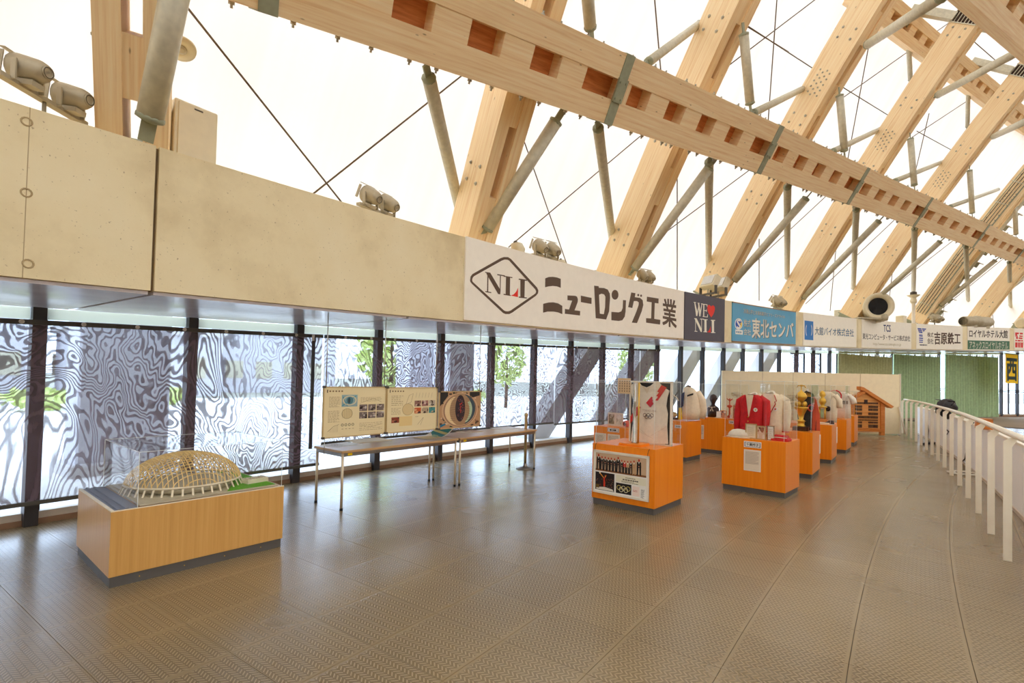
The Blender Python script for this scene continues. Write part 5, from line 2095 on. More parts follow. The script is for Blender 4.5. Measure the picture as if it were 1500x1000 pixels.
mb = MB()
for fam in (0, 1):
    for k in range(-13, 14):
        f_ = k / 13.5
        a, b2 = (RXD, RYD) if fam == 0 else (RYD, RXD)
        lim = a * math.sqrt(1 - f_ * f_)
        pts = []
        for j in range(21):
            s = -lim + 2 * lim * j / 20
            s = lim * sin(PI / 2 * s / lim)
            pts.append(dome_pt(s, f_ * RYD) if fam == 0 else dome_pt(f_ * RXD, s))
        mb.tube(pts, .0042, 4, False, False)
part('lattice', mb, M['model_wood'], sm_t, kind='stuff', weld=False)
mb = MB().tube([V((dcx + RXD * 1.0 * cos(k * PI / 24), RYD * 1.0 * sin(k * PI / 24), .074)) for k in range(49)], .009, 6, False)
part('base_ring', mb, M['model_white'], sm_t)
for k in range(40):
    th = 2 * PI * k / 40
    p, q = V((dcx + RXD * cos(th), RYD * sin(th), .07)), V((dcx + (RXD + .026) * cos(th), (RYD + .026) * sin(th), .014))
    d = V((-sin(th), cos(th), 0)) * .007
    mb = MB().box(p - d, d * 2, q - p, V((0, 0, -.008)) + (q - p).normalized() * .0 + V((cos(th), sin(th), 0)) * .01)
    part('buttress', mb, M['model_white'], sm_t)
mb = MB().lathe([(.001, .014), (.36, .014), (.40, .06)], (dcx, 0, 0), 36)
part('seating_bowl', mb, M['model_plate'], sm_t)
mb = MB()
mb.cbox((.42, -.26, .028), .2, .11, .03, .15)
mb.box((.325, -.33, .043), (.2, .03, 0), (0, .11, 0), (0, 0, .012))
bl_ = part('annex', mb, M['model_white'], sm_t)
mb = MB()
for k in range(7):
    mb.box((.33 + k * .027, -.325 + k * .004, .056), (.012, .002, 0), (0, .1, 0), (0, 0, .004))
part('annex_roof', mb, M['model_plate'], bl_)
mb = MB()
for k in range(3):
    mb.cbox((.3 + k * .09, .3, .02), .05, .08, .02)
part('outbuilding', mb, M['model_white'], sm_t, kind='stuff')

# --- case 1: the torch runner's shirt
C1 = case((1.731, 6.064), .855, .835, .867, .783, 1.60, 'nearest orange display case with a framed photo poster on its front')
f1 = front_f(C1)
# poster in an aluminium frame, hung on two cords (x along the front from the left edge)
PX0, PX1, PY0, PY1 = .025, .80, .155, .70
po = thing('framed_poster', 'white framed poster of photographs hung on the front of the nearest case', 'poster', C1.location, C1.rotation_euler.z)
fl_ = lambda x, y, z: V((-C1['w'] / 2 - .004 - z, C1['d'] / 2 - x, y))
mb = MB()
for x0, y0, x1, y1 in ((PX0, PY0, PX1, PY0 + .025), (PX0, PY1 - .025, PX1, PY1), (PX0, PY0, PX0 + .022, PY1), (PX1 - .022, PY0, PX1, PY1)):
    mb.box(fl_(x1, y0, 0), V((0, x1 - x0, 0)), V((-.018, 0, 0)), V((0, 0, y1 - y0)))
part('frame', mb, M['white_paint'], po)
mb = MB().box(fl_(PX1, PY0, 0), V((0, PX1 - PX0, 0)), V((-.01, 0, 0)), V((0, 0, PY1 - PY0)))
sh = part('sheet', mb, M['paper'], po)
pr = Print()
# the poster's layout is measured on the photograph: 0..1 across the frame, 0..1 up it
U = lambda fx: PX0 + (PX1 - PX0) * fx
W_ = lambda fy: PY0 + (PY1 - PY0) * fy
pr.rect(U(.045), W_(.52), U(.955), W_(.94), (206, 174, 142), 1)
pr.rect(U(.045), W_(.52), U(.955), W_(.565), (132, 84, 50), 2)
SUIT = (34, 28, 28)
men = [(.10, .90, SUIT, 1.25), (.165, .86, SUIT, 1), (.225, .86, SUIT, 1), (.285, .85, SUIT, 1), (.34, .855, SUIT, 1), (.40, .85, SUIT, 1), (.465, .89, SUIT, 1.2), (.53, .84, SUIT, .9),
       (.58, .83, (200, 40, 40), .95), (.635, .83, (196, 160, 120), .9), (.69, .84, SUIT, .9), (.745, .86, (190, 150, 108), 1), (.83, .90, SUIT, 1.3)]
for fx, top, colr, sc in men:
    b0 = .565
    hh = top - b0
    wd = .030 * sc
    pr.poly([(U(fx - wd), W_(b0 + hh * .45)), (U(fx - wd * .9), W_(b0 + hh * .8)), (U(fx - wd * .3), W_(b0 + hh * .86)), (U(fx + wd * .3), W_(b0 + hh * .86)), (U(fx + wd * .9), W_(b0 + hh * .8)), (U(fx + wd), W_(b0 + hh * .45))], colr, 3)
    legc = SUIT if colr[0] != 190 else colr
    for s in (-1, 1):
        pr.poly([(U(fx + s * wd * .15), W_(b0 + hh * .47)), (U(fx + s * wd * .95), W_(b0 + hh * .47)), (U(fx + s * wd * 1.0), W_(b0 - .02)), (U(fx + s * wd * .35), W_(b0 - .02))], legc, 3)
    pr.disc(U(fx), W_(b0 + hh * .94), .0105 * sc, .0135 * sc, (190, 70, 46), 4, 10)
    pr.poly([(U(fx - .012), W_(b0 + hh * .85)), (U(fx + .012), W_(b0 + hh * .85)), (U(fx), W_(b0 + hh * .68))], (236, 230, 220), 4)
    pr.disc(U(fx), W_(b0 + hh * .55), .007, .007, (216, 150, 116), 5, 8)
pr.rect(U(.045), W_(.075), U(.40), W_(.49), (36, 26, 24), 1)
g = random.Random(3)
for k in range(60):
    x, y = g.uniform(.055, .39), g.uniform(.16, .36)
    pr.disc(U(x), W_(y), .005, .006, g.choice([(92, 70, 58), (126, 96, 74), (70, 50, 44), (150, 60, 40)]), 2, 6)
pr.poly([(U(.06), W_(.085)), (U(.39), W_(.085)), (U(.37), W_(.13)), (U(.22), W_(.16)), (U(.07), W_(.13))], (226, 220, 206), 2)
pr.poly([(U(.055), W_(.12)), (U(.12), W_(.12)), (U(.12), W_(.2)), (U(.055), W_(.2))], (110, 84, 40), 3)
pr.poly([(U(.20), W_(.17)), (U(.235), W_(.17)), (U(.225), W_(.36)), (U(.20), W_(.40))], (222, 60, 36), 4)
pr.line(U(.21), W_(.36), U(.135), W_(.46), .012, (226, 150, 60), 4)
pr.line(U(.215), W_(.34), U(.25), W_(.44), .011, (222, 60, 36), 4)
pr.disc(U(.235), W_(.41), .010, .013, (230, 150, 70), 5, 10)
pr.disc(U(.13), W_(.475), .012, .012, (240, 226, 190), 4, 8)
pr.rect(U(.43), W_(.33), U(.955), W_(.49), (236, 230, 206), 1)
pr.text('オリンピック', U(.60), W_(.445), U(.76), W_(.462), (110, 104, 88), 2) if False else pr.greek(U(.60), W_(.44), U(.77), W_(.465), 1, (120, 112, 94), 2, .7, 11)
pr.greek(U(.55), W_(.39), U(.82), W_(.425), 1, (80, 74, 62), 2, .75, 12)
pr.greek(U(.53), W_(.335), U(.82), W_(.385), 2, (130, 122, 102), 2, .5, 13)
pr.rect(U(.43), W_(.075), U(.705), W_(.31), (28, 24, 24), 1)
rw = .033
for k, (cx_, cy_, cl) in enumerate(((.485, .205, (222, 200, 110)), (.567, .205, (226, 214, 160)), (.649, .205, (222, 200, 110)), (.526, .165, (236, 226, 190)), (.608, .165, (236, 226, 190)))):
    pr.ring(U(cx_), W_(cy_), .030, .030, .006, cl, 2 + k % 2, 22)
pr.rect(U(.725), W_(.075), U(.845), W_(.29), (246, 226, 214), 1)
pr.greek(U(.735), W_(.17), U(.835), W_(.215), 2, (206, 120, 110), 2, .55, 14)
pr.greek(U(.87), W_(.06), U(.93), W_(.26), 9, (90, 84, 78), 2, .5, 15)
pr.build('photo_print', sh, lambda x, y, z: fl_(x, y, z) + V((-.0105, 0, 0)))
mb = MB()
for x, dx in ((.045, .012), (.775, .02)):
    mb.tube([fl_(x, PY1, .01), fl_(x + dx * .5, .76, .006), fl_(x + dx, .784, -.004)], .003, 5)
part('cord', mb, M['cable_black'], po, kind='stuff')


def at_case(t, x, y, z):
    """case-local point as a world point"""
    a = t.rotation_euler.z
    return t.location + V((x * cos(a) - y * sin(a), x * sin(a) + y * cos(a), z))


def into_case(t, px, py, depth):
    """where a pixel meets the upright plane x = depth inside a case (local y, z)"""
    a = t.rotation_euler.z
    n_ = V((cos(a), sin(a), 0))
    p = at_plane(px, py, t.location + n_ * depth, n_)
    d = p - t.location
    return V((depth, -d.x * sin(a) + d.y * cos(a), p.z))


def stand(t, name, label, cat, x, y, group=None, z=None):
    return thing(name, label, cat, at_case(t, x, y, t['h'] if z is None else z), t.rotation_euler.z, group)


# the shirt in its white mount
q0, q1 = into_case(C1, 922, 643, .05), into_case(C1, 984, 646, .05)
sh = stand(C1, 'mounted_shirt', 'white sleeveless running shirt with red slashes and five rings in a tall mount', 'shirt', .05, (q0.y + q1.y) / 2)
bw, bh = abs(q0.y - q1.y), into_case(C1, 984, 559, .05).z - C1['h']
mb = MB().box((0, -bw / 2, 0), (.02, 0, 0), (0, bw, 0), (0, 0, bh))
part('backing_board', mb, M['black'], sh)
mb = MB()
for y, z, dy, dz in ((-bw / 2, 0, bw, .02), (-bw / 2, bh - .02, bw, .02), (-bw / 2, 0, .022, bh), (bw / 2 - .022, 0, .022, bh)):
    mb.box((-.02, y, z), (.045, 0, 0), (0, dy, 0), (0, 0, dz))
part('frame', mb, M['white_paint'], sh)
# outline across the mount: 0..1 to the viewer's right, 0..1 up
SH = [(.06, .03), (.10, .30), (.08, .55), (.10, .68), (.04, .80), (.04, .93), (.12, .97), (.22, .985), (.30, .93), (.42, .90), (.52, .93), (.62, .985), (.72, .975), (.84, .90), (.95, .86), (.90, .75), (.88, .62), (.92, .5), (.91, .3), (.94, .04), (.7, .02), (.4, .03)]
fs = lambda x, y, z: V((-.012 - z - .010 * sin(PI * x) - .004 * sin(14 * x + 6 * y), bw / 2 - x * bw, y * bh))
mb = MB().prism(SH, fs, .012)
cl_ = part('shirt', mb, M['white_cloth'], sh)
pr = Print()
RD = (206, 36, 40)
pr.poly([(.04, .30), (.10, .36), (.10, .48), (.04, .42)], RD, 2)
pr.poly([(.16, .40), (.28, .50), (.25, .54), (.30, .58), (.26, .60), (.29, .64), (.17, .56)], RD, 2)
pr.poly([(.42, .655), (.55, .76), (.58, .74), (.56, .72), (.59, .70), (.57, .68), (.60, .65), (.52, .585)], RD, 2)
pr.poly([(.64, .70), (.70, .76), (.66, .77), (.72, .83), (.68, .84), (.77, .945), (.89, .91), (.70, .70)], RD, 2)
pr.text('TOKYO 1964', .34, .515, .66, .55, (196, 170, 150), 3, .02)
for cx_, cy_ in ((.40, .46), (.48, .46), (.56, .46), (.44, .435), (.52, .435)):
    pr.ring(cx_, cy_, .042, .033, .010, (120, 96, 84), 3, 18)
for k, (a, b2) in enumerate((((.15, .30), (.5, .12)), ((.15, .22), (.6, .10)), ((.9, .30), (.55, .14)))):
    pr.line(*a, *b2, .006, (222, 208, 186), 2)
pr.poly([(.32, .92), (.42, .885), (.52, .92), (.44, .80)], (226, 210, 184), 2)
pr.build('print', cl_, lambda x, y, z: fs(x, y, .0125 + z), False, None, .0012)
mb = MB().cbox((-.004, -bw * .1, .03), .012, bw * .5, .02)
part('caption_strip', mb, M['cream_paper'], sh)
# polished torch pole on a wooden foot
q = into_case(C1, 929, 646, -.22)
tp = stand(C1, 'torch_pole', 'polished metal torch pole on a wooden foot in front of the mounted shirt', 'torch', -.22, q.y)
mb = MB().rbox((0, 0, .015), .26, .30, .03, .006)
part('foot', mb, M['case_wood'], tp)
hz_ = into_case(C1, 929, 560, -.22).z - C1['h']
mb = MB().lathe([(.035, .03), (.035, .04), (.022, .05), (.020, hz_ * .6), (.024, hz_ * .62), (.024, hz_)], (0, .0, 0), 16)
part('shaft', mb, M['chrome'], tp)
mb = MB().lathe([(.012, .03), (.012, hz_)], (.03, -.04, 0), 12)
part('brass_rod', mb, M['gold'], tp)
# note taped inside the front
q0, q1 = into_case(C1, 905, 576, -C1['w'] / 2 + .036), into_case(C1, 924, 554, -C1['w'] / 2 + .036)
t = thing('note_sheet', 'small beige note fixed inside the front of the nearest cover', 'note', at_case(C1, q0.x, (q0.y + q1.y) / 2, q0.z), C1.rotation_euler.z)
dy, dz = abs(q0.y - q1.y), q1.z - q0.z
mb = MB().box((0, -dy / 2, 0), (.002, 0, 0), (0, dy, 0), (0, 0, dz))
n_ = part('sheet', mb, M['cream_paper'], t)
pr = Print().rect(-dy / 2, 0, dy / 2, dz, (222, 188, 146), 1)
for k in range(5):
    x = -dy * .38 + k * dy * .19
    for j in range(5):
        pr.rect(x, dz * (.12 + j * .16), x + dy * .07, dz * (.22 + j * .16), (120, 92, 64), 2)
pr.build('writing', n_, lambda x, y, z: V((-.0005 - z, -x, y)))

# --- case 3: the blazers
C3 = case((3.855, 7.109), .809, .696, .881, .785, 1.64, 'orange display case with the red and cream blazers')
L3 = C3['d']
kx = lambda px: (px - 1057.4) / (1151 - 1057.4) * L3
name_plate(C3, '千葉吟子', kx(1091.5), kx(1117), .665, .755)
text_sheet(C3, kx(1091.5), kx(1116.5), .325, .632, 14, 6)


def blazer(t, x, y, w, h, mats, label, shirt_mat, trim=None, wide=1.0, turn=0.0, z0=0.0):
    """jacket on a stand, facing local -x"""
    b = stand(t, 'blazer', label, 'jacket', x, y)
    b.rotation_euler.z += turn
    d = .24 * w / .45
    secs = [((0, 0, z0 + .02), d * .50, w * .50, 0, .8), ((0, 0, z0 + h * .3), d * .50, w * .46, 0, .8), ((0, 0, z0 + h * .55), d * .46, w * .43, 0, .8), ((0, 0, z0 + h * .78), d * .48, w * .46, 0, .8),
            ((.01, 0, z0 + h * .88), d * .42, w * .43, 0, .8), ((.015, 0, z0 + h * .93), d * .34, w * .32, 0, .9), ((.02, 0, z0 + h * .965), d * .26, w * .17, 0, 1)]
    mb = MB().loft(secs, 24)
    part('body', mb, M[mats], b)
    for s in (-1, 1):
        mb = MB()
        sh_ = V((.015, s * w * .40, z0 + h * .875))
        pts = [sh_ + V((0, -s * .05, .012)), sh_ + V((0, s * .045, -.05)), V((0, s * w * .56, z0 + h * .60)), V((-.03, s * w * .57, z0 + h * .35)), V((-.05, s * w * .54, z0 + h * .14))]
        mb.tube(pts, [w * .13, w * .15, w * .135, w * .12, w * .105], 12)
        sl = part('sleeve', mb, M[mats], b)
        if trim:
            e = pts[-1]
            mb = MB().tube([e + V((0, 0, .004)), e + V((0, 0, .02))], w * .112, 12, False)
            part('cuff', mb, M[trim], sl)
    # front edge, shirt front and lapels lie on the chest
    fx = lambda z: -d * (.50 if z < .6 else .50 - (z - .6) * .18) - .004
    ff = lambda yy, zz, k: V((fx(zz) + abs(yy * w) ** 2 * .75 / w - k, yy * w, z0 + zz * h))
    mb = MB().prism([(-.15, .96), (.15, .96), (.02, .47), (-.02, .47)], ff, .006)
    part('shirt_front', mb, M[shirt_mat], b)
    for s in (-1, 1):
        mb = MB().prism([(s * .16, .965), (s * .21, .93), (s * .27, .80), (s * .21, .785), (s * .24, .74), (s * .02, .46), (s * .045, .56), (s * .10, .74)], lambda a, z, k: ff(a, z, k + .008), .008)
        lp = part('lapel', mb, M[mats], b)
        if trim:
            edge = [(s * .20, .93), (s * .27, .80), (s * .21, .785), (s * .24, .74), (s * .02, .46)]
            mb = MB().tube([ff(a, z, .020) for a, z in edge], .006, 5)
            part('piping', mb, M[trim], lp)
    if trim:
        mb = MB().tube([ff(.02, .50, .012), ff(.02, .30, .012), ff(.06, .10, .012), ff(.16, .03, .008), ff(.30, .03, .0)], .007, 5)
        part('hem_piping', mb, M[trim], b)
    mb = MB().tube([V((.02 + .075 * w / .45 * cos(k * PI / 8), .105 * w * 2 * .55 * sin(k * PI / 8), z0 + h * .955 + .03 * cos(k * PI / 8))) for k in range(-8, 9)], .016, 8)
    part('collar', mb, M['white_cloth'], b)
    mb = MB().loft([((-.01, 0, z0 + h * .962), .045, .062), ((-.01, 0, z0 + h * .968), .045, .062)], 14)
    part('neck_opening', mb, M['black_cloth'], b)
    for z in (.46, .36):
        mb = MB().lathe([(.011, 0), (.009, .006), (.002, .008)], ff(.035, z, .004), 10, (-1, 0, 0))
        part('button', mb, M['gold'], b)
    mb = MB()
    mb.lathe([(.001, 0), (.030, 0), (.030, .004)], ff(-.24, .63, .012), 14, (-1, 0, 0))
    bd = part('badge', mb, M['paper'], b)
    mb = MB().lathe([(.012, .0), (.012, .006), (.001, .0065)], ff(-.24, .63, .016), 10, (-1, 0, 0))
    part('badge_disc', mb, M['red_paint'] if trim else M['gold'], bd)
    return b


def y3(px, depth):
    return into_case(C3, px, 600, depth).y


blazer(C3, .02, y3(1102, .02), .39, .67, 'red_cloth', 'bright red blazer on a stand', 'cream_cloth', turn=-.1)
blazer(C3, .17, y3(1128, .17), .42, .70, 'cream_cloth', 'cream blazer with red piping on a stand', 'white_cloth', 'red_cloth', turn=.05)
# beret, framed papers, folded red cloth
q = into_case(C3, 1082, 640, -.22)
t = stand(C3, 'white_hat', 'white rounded hat at the front left of the blazer case', 'hat', -.20, q.y)
mb = MB().loft([((0, 0, .012), .10, .145), ((0, 0, .03), .12, .16), ((0, 0, .07), .105, .145), ((0, 0, .11), .07, .10), ((0, 0, .125), .02, .03)], 20)
part('crown', mb, M['white_cloth'], t)
mb = MB().loft([((0, 0, 0), .13, .18), ((0, 0, .012), .135, .185), ((0, 0, .018), .10, .14)], 20)
part('brim', mb, M['cream_cloth'], t)
for k, (px, w_, h_, lab) in enumerate(((1100, .16, .22, 'upright framed certificate in front of the red blazer'), (1115, .13, .20, 'upright framed photograph between the certificate and the letter'), (1129, .10, .21, 'upright framed letter in front of the cream blazer'))):
    q = into_case(C3, px, 640, -.24)
    t = stand(C3, 'photo_frame', lab, 'picture frame', -.24, q.y)
    mb = MB()
    for y, z, dy, dz in ((-w_ / 2, 0, w_, .012), (-w_ / 2, h_ - .012, w_, .012), (-w_ / 2, 0, .012, h_), (w_ / 2 - .012, 0, .012, h_)):
        mb.box((-.006, y, z), (.014, 0, 0), (0, dy, 0), (0, 0, dz))
    part('frame', mb, M['frame_gold'] if k != 2 else M['chrome'], t)
    mb = MB().box((0, -w_ / 2, 0), (.005, 0, 0), (0, w_, 0), (0, 0, h_))
    sh_ = part('picture', mb, M['cream_paper'], t)
    pr = Print()
    if k == 1:
        pr.photo(-w_ * .38, h_ * .08, w_ * .38, h_ * .9, [(226, 196, 170), (180, 110, 84), (236, 222, 206), (120, 70, 56)], 1, 9, 5)
    else:
        pr.rect(-w_ * .36, h_ * .08, w_ * .36, h_ * .92, (240, 230, 204) if k == 0 else (236, 234, 230), 1)
        pr.greek(-w_ * .28, h_ * .2, w_ * .28, h_ * .82, 9, (190, 172, 136), 2, .35, 7 + k)
    pr.build('print', sh_, lambda x, y, z: V((-.001 - z, -x, y)))
    mb = MB().box((.02, -.01, 0), (.05, 0, 0), (0, .02, 0), (-.01, 0, h_ * .7))
    part('strut', mb, M['fixture_dark'], t)
q = into_case(C3, 1144, 642, -.15)
t = stand(C3, 'red_scarf', 'folded red cloth at the front right of the blazer case', 'cloth', -.15, q.y)
mb = MB().rbox((0, 0, .022), .2, .24, .044, .018)
part('lower_fold', mb, M['red_cloth'], t)
mb = MB().rbox((.01, .01, .062), .17, .19, .034, .014)
part('upper_fold', mb, M['red_cloth'], t)
mb = MB().tube([(-.09, -.1, .05), (-.1, 0, .055), (-.09, .1, .05)], .006, 6)
part('tassel_edge', mb, M['white_cloth'], t)

# --- the right row going back
C5 = case((5.13, 8.62), .895, .84, .86, .785, 1.60, 'orange display case with the gold trophy and black pennant')
C6 = case((6.55, 10.35), .90, .88, .86, .785, 1.60, 'orange display case with gold cups and a white draped shirt')
C7 = case((7.94, 12.0), .87, .85, .86, .785, 1.60, 'orange display case with the white T-shirt and round caps')
C8 = case((9.23, 13.63), .88, .85, .86, .785, 1.45, 'last orange display case, before the house shaped board')
mb = MB().box((C5['w'] / 2 * 0 + .1, -C5['d'] / 2 - .004, .3), (.012, 0, 0), (0, .004, 0), (0, 0, .3))
for t_, px in ((C5, 1203), (C6, 1226)):
    mb = MB().box((t_['w'] / 2 - .10, -t_['d'] / 2 - .010, .36), (.09, 0, 0), (0, .010, 0), (0, 0, .34))
    part('text_sheet', mb, M['paper'], t_)
# --- the left row by the windows
C2 = case((3.56, 10.24), .83, .72, .88, .80, 1.58, 'orange display case with the cream coat, behind the nearest case')
name_plate(C2, '', .62, .76, .66, .72)
CL = case((2.11, 8.35), .83, .75, .87, .80, 1.57, 'orange display case by the windows, seen through the cover of the nearest one')
kl = lambda px: (px - 872) / (937.5 - 872) * .87
name_plate(CL, '', kl(893), kl(910), .72, .79)
text_sheet(CL, kl(874), kl(891), .36, .68, 8, 21)
text_sheet(CL, kl(893), kl(911), .40, .68, 8, 22)
C4 = case((5.02, 11.15), .83, .72, .88, .80, 1.57, 'orange display case with the dark bust and small trophies')
name_plate(C4, '', .66, .84, .70, .77)
text_sheet(C4, .02, .10, .30, .62, 10, 23)

# contents of the window case
for k, (px, lab) in enumerate(((896, 'open framed photograph, left one in the case by the windows'), (907, 'framed photograph in white, right one in the case by the windows'))):
    q = into_case(CL, px, 622, -.1)
    t = stand(CL, 'photo_frame', lab, 'picture frame', -.1, q.y)
    mb = MB().box((-.008, -.075, 0), (.016, 0, 0), (0, .15, 0), (0, 0, .23))
    fr = part('frame', mb, M['white_paint'], t)
    pr = Print().photo(-.055, .03, .055, .20, [(150, 134, 104), (96, 84, 66), (206, 196, 170)] if k == 0 else [(226, 222, 210), (196, 186, 170), (240, 238, 230)], 1, 8, 30 + k)
    pr.build('print', fr, lambda x, y, z: V((-.009 - z, -x, y)))
q = into_case(CL, 918, 624, -.1)
t = stand(CL, 'red_ornament', 'small round red ornament beside the framed photographs', 'ornament', -.1, q.y)
mb = MB().lathe([(.03, 0), (.05, .01), (.07, .05), (.06, .09), (.03, .11), (.01, .115)], (0, 0, 0), 14)
part('body', mb, M['orange_red'], t)
mb = MB().lathe([(.03, -.072), (.02, -.068)], (0, 0, .05), 12, (1, 0, 0))
part('face', mb, M['black'], t)

# cream coat on a stand with a navy and yellow lining
q = into_case(C2, 1009, 617, .0)
t = stand(C2, 'cream_coat', 'cream coat on a stand, its navy and yellow lining showing', 'coat', .05, q.y)
mb = MB().loft([((0, 0, .02), .16, .17, .5, .8), ((.02, -.02, .2), .17, .18, .5, .8), ((.02, -.01, .42), .15, .17, .5, .8), ((0, 0, .58), .13, .15, .5, .9), ((-.03, .02, .66), .09, .11, .5, 1), ((-.05, .03, .70), .05, .06, .5, 1)], 20)
part('body', mb, M['cream_cloth'], t)
mb = MB().tube([(.04, -.13, .60), (.10, -.20, .42), (.12, -.22, .22), (.10, -.20, .05)], [.07, .09, .085, .07], 12)
part('sleeve', mb, M['cream_cloth'], t)
mb = MB().prism([(-.02, .60), (.08, .52), (.10, .30), (.06, .26), (.0, .3)], lambda x, y, z: V((-.19 - z, x + .06, y)), .012)
part('lining', mb, M['navy'], t)
mb = MB().prism([(.05, .27), (.10, .26), (.11, .02), (.03, .02)], lambda x, y, z: V((-.19 - z, x + .05, y)), .014)
part('yellow_sash', mb, M['yellow_cloth'], t)
mb = MB().prism([(-.10, .54), (.02, .50), (.02, .535), (-.10, .575)], lambda x, y, z: V((-.15 - z, x - .03, y)), .02)
part('dark_patch', mb, M['black_cloth'], t)
mb = MB().tube([(-.06, .06, .69), (-.07, .02, .72), (-.05, -.03, .70)], .025, 8)
part('collar', mb, M['bronze'], t)
# dark glass jar of kit beside it
q = into_case(C2, 990, 616, .05)
t = stand(C2, 'medal_stand', 'dark stand with a round medal left of the cream coat', 'medal stand', .05, q.y)
mb = MB().tube([(0, .06, 0), (0, .08, .3), (0, .02, .5), (-.02, -.06, .62)], .012, 6)
part('stem', mb, M['black'], t)
mb = MB().tube([(-.02, .05, .52), (-.02, -.03, .46), (-.02, -.06, .40)], .010, 6)
part('cord', mb, M['cream_cloth'], t)
mb = MB().lathe([(.001, 0), (.06, 0), (.06, .012), (.001, .014)], (-.03, .02, .10), 16, (-1, 0, .2))
part('medal', mb, M['frame_gold'], t)
mb = MB().rbox((0, .02, .02), .12, .16, .04, .008)
part('base', mb, M['bronze'], t)

# bust of a dark figure with a cream bow
q = into_case(C4, 1044, 608, -.05)
t = stand(C4, 'bust', 'dark bronze bust with large ears and a cream bow', 'bust', -.02, q.y)
s = 1.0
mb = MB().loft([((0, 0, 0), .085, .125, 0, .8), ((0, 0, .10), .09, .13, 0, .8), ((0, 0, .20), .085, .135, 0, .8), ((0, 0, .245), .06, .10), ((.0, 0, .27), .042, .048), ((-.005, 0, .32), .040, .044), ((-.015, 0, .345), .055, .052),
                 ((-.018, 0, .39), .078, .070), ((-.01, 0, .44), .088, .078), ((0, 0, .49), .078, .072), ((.005, 0, .52), .045, .042), ((.005, 0, .53), .01, .01)], 22)
part('head', mb, M['bronze'], t)
for sy in (-1, 1):
    mb = MB().ball((.005, sy * .083, .425), .014, .010, .026, 8, 6)
    part('ear', mb, M['bronze'], t)
    mb = MB().ball((-.085, sy * .026, .435), .008, .012, .007, 8, 6)
    part('eye', mb, M['black'], t)
mb = MB().loft([((-.092, 0, .395), .016, .014), ((-.098, 0, .41), .014, .012), ((-.092, 0, .44), .006, .006)], 8)
part('nose', mb, M['bronze'], t)
mb = MB().tube([(-.088, -.02, .372), (-.095, 0, .370), (-.088, .02, .372)], .005, 6)
part('mouth', mb, M['black'], t)
mb = MB()
mb.ball((-.088, 0, .225), .015, .02, .016, 8, 6)
for sy in (-1, 1):
    mb.prism([(0, .225), (sy * .075, .25), (sy * .08, .23)], lambda x, y, z: V((-.088 - z, x, y)), .008)
    mb.prism([(0, .22), (sy * .045, .14), (sy * .02, .135)], lambda x, y, z: V((-.090 - z, x, y)), .008)
part('bow', mb, M['cream_cloth'], t)
q = into_case(C4, 1053, 608, -.2)
t = stand(C4, 'white_card', 'small white card on a foot in front of the bust', 'card', -.22, q.y)
mb = MB().box((0, -.05, .015), (.006, 0, 0), (0, .10, 0), (.01, 0, .13))
part('card', mb, M['paper'], t)
mb = MB().rbox((0, 0, .008), .06, .14, .016, .003)
part('foot', mb, M['cream_paint'], t)
for k, (px, w_, h_, cols, lab) in enumerate(((1031, .10, .22, [(226, 222, 226), (200, 120, 110), (180, 180, 190)], 'tall pale booklet left of the bust'), (1059, .16, .17, [(206, 150, 120), (120, 70, 60), (240, 226, 206), (90, 90, 110)], 'framed group photograph right of the bust'),
                                             (1071, .05, .08, [(240, 236, 230), (200, 196, 196)], 'tiny white framed picture by the plaque'))):
    q = into_case(C4, px, 606, -.1)
    t = stand(C4, 'photo_frame', lab, 'picture frame', -.1, q.y)
    mb = MB().box((-.006, -w_ / 2, 0), (.014, 0, 0), (0, w_, 0), (0, 0, h_))
    fr = part('frame', mb, M['cedar'] if k == 1 else M['white_paint'], t)
    Print().photo(-w_ * .42, h_ * .08, w_ * .42, h_ * .9, cols, 1, 7, 50 + k).build('print', fr, lambda x, y, z: V((-.007 - z, -x, y)))
q = into_case(C4, 1079, 603, -.02)
t = stand(C4, 'wood_plaque_block', 'reddish wooden plaque block at the right of the bust case', 'plaque', 0, q.y)
mb = MB().rbox((0, 0, .15), .08, .15, .30, .008)
part('block', mb, M['cedar'], t)
mb = MB().box((-.044, -.05, .08), (.004, 0, 0), (0, .10, 0), (0, 0, .14))
part('plate', mb, M['bronze'], t)
t = stand(C4, 'cup_trophy', 'pale stemmed cup standing on the plaque block', 'trophy', 0, q.y, z=C4['h'] + .30)
mb = MB().lathe([(.07, 0), (.07, .05), (.03, .08), (.012, .12), (.012, .18), (.03, .20), (.07, .23), (.09, .30), (.085, .30), (.06, .24)], (0, 0, 0), 18)
part('cup', mb, M['cream_paint'], t)
for sy in (-1, 1):
    mb = MB().tube([(0, sy * .08, .28), (0, sy * .12, .27), (0, sy * .11, .22), (0, sy * .06, .21)], .008, 6)
    part('handle', mb, M['frame_gold'], t)
q = into_case(C4, 1068, 606, .05)
t = stand(C4, 'figure_trophy', 'small reddish trophy with a winged figure', 'trophy', .08, q.y)
mb = MB().lathe([(.05, 0), (.05, .04), (.02, .06), (.015, .22), (.06, .26), (.06, .28), (.012, .30), (.012, .40), (.02, .42), (.001, .46)], (0, 0, 0), 12)
part('column', mb, M['orange_red'], t)
mb = MB().prism([(0, .38), (.06, .42), (.07, .45), (0, .41), (-.07, .45), (-.06, .42)], lambda x, y, z: V((z, x, y)), .01)
part('wing', mb, M['orange_red'], t)

